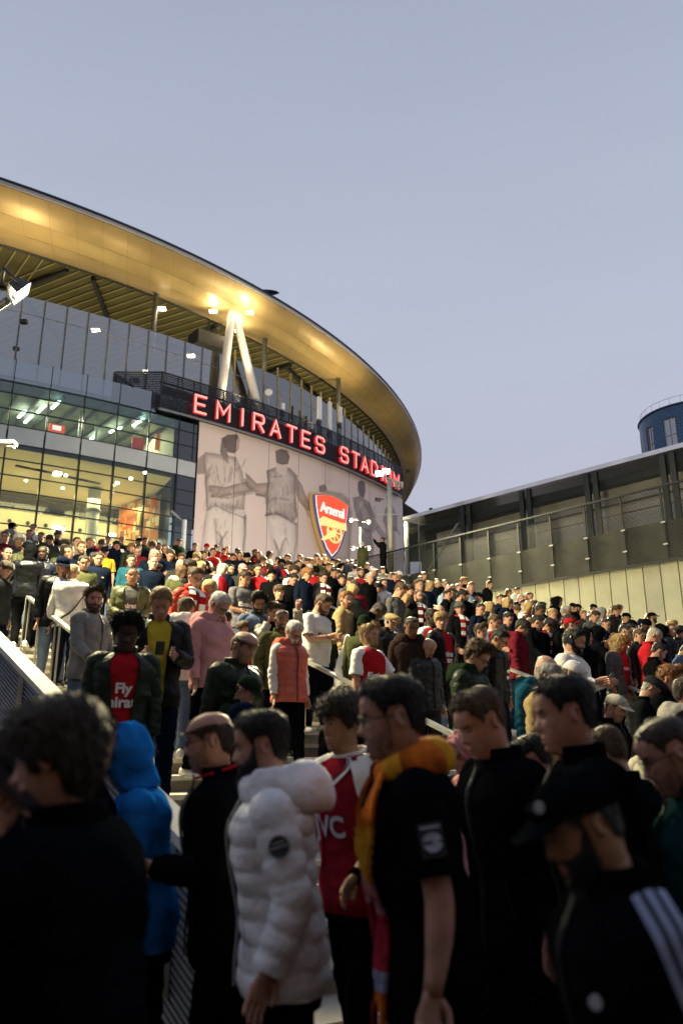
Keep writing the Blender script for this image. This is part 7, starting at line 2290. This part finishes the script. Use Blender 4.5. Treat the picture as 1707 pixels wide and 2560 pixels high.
# ------------------------------------------------------------------ the people passing close to the camera
def near_person(px, py, dist, rz, label, stature=1.755, lean=7.0, **k):
    d = px_dir(px, py); dist *= 1.12
    x, y, z = d[0] * dist, d[1] * dist, CAMZ + d[2] * dist
    u = x * SU[0] + y * SU[1]
    zg = stair_z(u)
    sc = (z - zg) / (stature - .01)
    s_ = math.sin(R(lean)) * .62 * sc
    x += math.sin(R(rz)) * s_; y -= math.cos(R(rz)) * s_
    t = person((x, y, zg), R(rz), sc, hi=True, lean=lean, **k)
    put(t, label, 'person', 'people passing in front of the stairs')
    return t
def arm_frame(arms, sd, tt, off):
    ak = arms[min(0 if sd < 0 else 1, len(arms) - 1)]
    ts, A, wr, f, u = arm_curve(ak, sd, 40)
    A = lean_pts(A, R(7)); P = np.array([np.interp(tt, ts, A[:, j]) for j in range(3)]); Q = np.array([np.interp(tt + .02, ts, A[:, j]) for j in range(3)])
    T = Q - P; T /= np.linalg.norm(T)
    o = np.array([sd, 0, 0.0]); o -= T * o.dot(T); o /= np.linalg.norm(o)
    return P + o * off, T, o, np.cross(T, o)
def arm_rad(tt, ex): return float(crom(np.array([tt]), [0, .12, .2, .35, .52, .60, .80, .95, 1.0], [.062, .068, .064, .058, .052, .050, .044, .037, .034])[0]) + ex
def sleeve_stripes(t, arms, sd, ex, c):
    for k in (-1, 0, 1):
        L = []
        for tt in np.linspace(.14, .93, 30):
            P, T, o, s_ = arm_frame(arms, sd, tt, 0)
            r_ = arm_rad(tt, ex) + .009
            a0, a1 = k * .34 - .11, k * .34 + .11
            L.append([P + r_ * (math.cos(a) * o + math.sin(a) * s_) for a in np.linspace(a0, a1, 4)])
        b = MB(); b.grid(np.array(L)); setc(b.build('sleeve_stripe', m_cloth, t), c)
def arm_badge(t, arms, sd, tt, ex, parts, nm='sleeve_badge'):
    """parts: list of (shape, half width, half height, lift, offset along the arm, colour)"""
    root = None
    for shape, w, h, lift, dy, c in parts:
        P, T, o, s_ = arm_frame(arms, sd, tt, 0)
        r_ = arm_rad(tt, ex)
        if shape == 'disc': pts = [(w * math.cos(a), h * math.sin(a)) for a in np.linspace(0, 2 * math.pi, 24, endpoint=False)]
        else: pts = [(-w, -h), (w, -h), (w, h), (-w, h)]
        V = [P - T * (q[1] + dy) + (r_ + lift - .5 * q[0] ** 2 / r_) * o + q[0] * s_ for q in pts]
        b = MB(); b.prism(V, o * -.004)
        ob = b.build(nm if root is None else 'badge_mark', mat('badge_%g_%g_%g' % c, c, .6), t if root is None else root)
        root = root or ob
    return root

# man on the phone, lower left
t = near_person(182, 1750, 1.72, 80, 'person in a black coat holding a phone to the ear at the picture edge', top='Xk', hair=('mop', 'd'), skin='1', pose='ed0', trousers='k')
setc(link('shirt', garment_mesh('I', 'ed', R(7), True), t), COLR['L'])
h = hand_world(t, 'ed', -1, 7.0, 1, .13)
make_phone(h + Vector((.0, -.02, .02)), R(84), False, 'dark phone held to the ear by the person in a black coat')
near_person(222, 1781, 3.15, -52, 'person in a dark coat facing away, between the black coat and the blue hood', top='Kk', hair=('short', 'k'), skin='2', pose='d0')
near_person(347, 1786, 3.3, 104, 'person with a bright blue hood pulled up, walking', stature=1.80, top='Hb', hair=('none', 'd'), skin='1', pose='w1', hood=True, trousers='k')
t = near_person(545, 1772, 3.15, 97, 'person in a black jacket with glasses and a red neck cord', top='Kk', hair=('ring', 'd'), skin='1', pose='pd0', glasses=True, beard='stubble')
b = MB(); a = np.linspace(-1.4, 4.5, 40); b.tube(lean_pts(np.stack([np.sin(a) * .108, np.cos(a) * .098 - .005, 1.50 - .018 * np.cos(a)], 1), NL), .006, 6); setc(b.build('neck_cord', m_cloth, t), COLR['r'])
for sd in (-1, 1):
    b = MB(); zs = np.linspace(1.05, 1.44, 12); b.grid([[torso7(z, q, .046) + np.array([0, 0, 0]) for q in np.array([.35, .62]) * sd] for z in zs]); setc(b.build('rucksack_strap', m_nylon, t), COLR['f'])
# white puffer jacket
t = near_person(672, 1762, 2.75, 93, 'person in a white puffer jacket with a round dark sleeve badge', stature=1.775, top='Pw', hair=('short', 'k'), skin='1', pose='g0', beard='full', hood='down', trousers='k', width=.98)
for c in t.children:
    if c.name.startswith(('jacket', 'hood')): setc(c, (.72, .735, .77))
hd_ = [c for c in t.children if c.name.startswith('hood')][0]; hd_.scale = (1.03, 1.06, 1.0)
arm_badge(t, 'g', -1, .34, .030, [('disc', .036, .036, .014, 0, (.012, .022, .028)), ('box', .030, .003, .017, 0, (.30, .33, .36)), ('box', .022, .002, .017, .014, (.30, .33, .36))])
# boy in the red jersey
t = near_person(862, 1733, 3.7, 130, 'person in a dark red football shirt with a white collar and lettering', top='Jm', hair=('mop', 'd'), skin='2', pose='w0', trousers='k', width=.97)
for c in t.children:
    if c.name.startswith('jersey'): setc(c, (.20, .012, .022))
link('lettering', chest_print('JVC', .135, 1.17, .026, NL, mat('print_lilac', (.42, .42, .50), .7), 1.0, .0), t)
sh_ = [(-.022, .03), (.022, .03), (.022, -.005), (.012, -.026), (0, -.034), (-.012, -.026), (-.022, -.005)]
b = MB()
for (q, zz, sc_, mi) in ((0, 1.305, 1.0, 0), (1, 1.305, .72, 1)):
    V = []
    for x, z in sh_:
        p = torso_(zz + z * sc_, 0.0, .026); V.append((x * sc_ , float(p[1]) + .006 + .003 * q - x * x * 3, zz + z * sc_))
    b.add(lean_pts(np.array(V), NL), [tuple(range(7))], mi)
b.build('shirt_badge', [m_print, mat('badge_red', (.16, .01, .02), .7)], t)
b = MB()
for sd in (-1, 1):
    b.grid([[torso7(1.472 - .13 * f, sd * (.75 * (1 - f) + .02 + e), .034 + .002 * e) for e in (-.07, .10)] for f in np.linspace(0, 1, 10)])
b.build('collar_band', m_wsleeve, t)
b = MB()
for sd in (-1, 1):
    b.grid([[torso7(1.475 - .115 * f, sd * (.78 * (1 - f) + .02 + e), .0375) for e in (-.02, .035)] for f in np.linspace(0, 1, 10)])
setc(b.build('collar_stripe', m_cloth, t), COLR['n'])
for sd in (-1, 1):      # white shoulder panels that run down from the collar
    b = MB(); b.grid([[torso7(z, sd * q, .0285) for q in np.linspace(.62 + (1.44 - z) * 2.2, 1.75, 8)] for z in np.linspace(1.30, 1.455, 8)]); b.build('shoulder_panel', m_wsleeve, t)
b = MB(); ts, A, wr, f, u = arm_curve('w', -1); b.tube(lean_pts(np.array([wr - f * .03, wr]), NL), .034, 10); setc(b.build('wrist_band', m_cloth, t), COLR['k'])
b = MB(); b.tube([torso7(z, .15 + (1.22 - z) * 1.2, .030) for z in np.linspace(.98, 1.24, 12)], .006, 6); setc(b.build('cord', m_cloth, t), COLR['r'])
# tall man with the orange scarf
t = near_person(1000, 1686, 2.5, 93, 'tall person in black with glasses and a long orange and yellow scarf', stature=1.76, top='Tk', hair=('short', 'k'), skin='1', pose='d0', beard='stubble', glasses=True, trousers='k', width=1.03)
m_so = mat('scarf_orange', (.48, .12, .015), .95, var=.55, vscale=14, bump=.6, bscale=120, spec=.05)
m_sy = mat('scarf_yellow', (.55, .27, .02), .95, var=.3, vscale=20, bump=.6, bscale=120, spec=.05)
m_sr = mat('scarf_red', (.36, .025, .045), .95, var=.5, vscale=16, bump=.6, bscale=120, spec=.05)
m_sp = mat('scarf_pink', (.42, .17, .20), .95, var=.8, vscale=26, bump=.6, bscale=120, spec=.05)
b = MB()
a = np.linspace(.5, 2 * math.pi - .5, 33)
loop = np.stack([np.sin(a) * .112, np.cos(a) * .100 - .008, 1.478 + .020 * np.cos(a + math.pi)], 1)
loop = lean_pts(loop, NL)
S = sweep(loop, list(.030 + .022 * np.sin((a - .5) / (2 * math.pi - 1) * math.pi)), 10, 1.25)
for i in range(32): b.grid(S[i:i + 2], 0 if (i // 3) % 3 else 1, True)
for sd, L_ in ((-1, .86), (1, .70)):
    n_ = 34; zs = np.linspace(1.475, 1.475 - L_, n_)
    for j in range(n_ - 1):
        z = np.array([zs[j], zs[j + 1]])[:, None]; fz = (1.475 - zs[j])
        phs = np.linspace(-.17, .17, 6)[None] + sd * np.interp(fz, [0, .12, .3, 1], [.62, .50, .34, .28])
        wv_ = .012 * np.sin(fz * 16 + phs * 6) + .010 * np.sin(fz * 7)
        mi = 0 if fz < .14 else 1 if fz < .30 else 3 if fz < .40 else 2 if fz < .56 else 4 if fz < .60 else 0 if fz < .78 else 2
        P = torso_(np.maximum(z, .86), phs + 0 * z, .045 + wv_); Q = torso_(np.maximum(z, .86), phs + 0 * z, .030 + wv_); P[..., 2] = z; Q[..., 2] = z; P = lean_pts(P, NL); Q = lean_pts(Q, NL)
        b.grid(P, mi)
        for e in (0, -1): b.grid(np.stack([P[:, e], Q[:, e]], 1), mi)
    for q in range(9):
        pp = torso_(.88, sd * .28 - .16 + q * .04, .040); zb = 1.475 - L_
        b.tube([(pp[0], pp[1], zb), (pp[0] + .004, pp[1], zb - .06)], .006, 4, 2)
b.build('scarf', [m_so, m_sy, m_sr, m_sp, mat('scarf_grey', (.22, .24, .34), .95, var=.6, vscale=30)], t)
arm_badge(t, 'd', -1, .36, .022, [('box', .034, .046, .016, 0, (.010, .016, .030)), ('disc', .027, .026, .019, -.006, (.34, .37, .44)), ('box', .026, .004, .021, -.006, (.010, .016, .030)), ('box', .027, .004, .019, .033, (.30, .33, .40))])
# the rest of the passers-by
t = near_person(1228, 1716, 3.1, 112, 'person in a black jacket looking down, beside the orange scarf', top='Kk', hair=('fade', 'n'), skin='1', pose='d1', trousers='k')
near_person(1180, 1808, 4.6, 120, 'person with a pale pink hood up, half hidden behind the passers-by', stature=1.80, top='Hp', hair=('none', 'd'), skin='1', pose='d1', hood=True)
near_person(1422, 1688, 2.72, 88, 'tall dark-haired person in a black jacket with an open neck, in profile', top='Kk', hair=('short', 'k'), skin='1', pose='d0', trousers='k')
near_person(1352, 1832, 3.9, 70, 'bearded person half hidden by the tall dark-haired person in black', top='Kk', hair=('short', 'k'), skin='1', pose='d1', beard='beard')
near_person(1535, 1812, 3.7, 40, 'brown-haired person seen over the tall person in black, facing away', top='Kk', hair=('short', 'n'), skin='1', pose='d1')
t = near_person(1492, 1914, 1.66, 96, 'person in a black cap and a track top with pale sleeve stripes', stature=1.75, top='Kk', hair=('short', 'k'), skin='2', pose='g1', hat='capk', beard='beard', trousers='k')
sleeve_stripes(t, 'g', -1, .018, (.30, .36, .52))
b = MB()
p = torso7(1.27, .62 * -1, .046); 
b.tube([p, p + np.array([-.004, .004, 0])], .016, 10); setc(b.build('emblem', m_cloth, t), (.4, .42, .46))
c_ = MB(); q = head_pt(np.array([.84]), np.array([-.55]), .022)[0]
c_.tube([q, q + np.array([-.003, .003, .001])], .014, 10); o = c_.build('cap_emblem', m_cloth, t); setc(o, (.35, .37, .40)); o.matrix_local = head_mat('1', NL)
t = near_person(1703, 1776, 2.45, 84, 'person in a dark teal jacket and glasses, cut by the picture edge', top='Kf', hair=('buzz', 'd'), skin='1', pose='d1', glasses=True, beard='stubble', trousers='k')
for c in t.children:
    if c.name.startswith('jacket'): setc(c, (.008, .028, .032))
near_person(6, 1822, 2.9, 82, 'person with glasses at the picture edge beside the phone caller', top='Kk', hair=('short', 'k'), skin='1', pose='d0', glasses=True)
near_person(622, 1746, 4.6, 150, 'person in a navy beanie behind the white puffer jacket', stature=1.78, top='Kk', hair=('short', 'k'), skin='1', pose='d1', hat='beanien')
near_person(872, 1712, 5.2, 150, 'light-haired person behind the dark red football shirt', top='Kk', hair=('mop', 'n'), skin='1', pose='d2')
near_person(1010, 1830, 3.5, 100, 'person in a plain black coat behind the orange scarf', top='Kk', hair=('short', 'k'), skin='2', pose='d1')
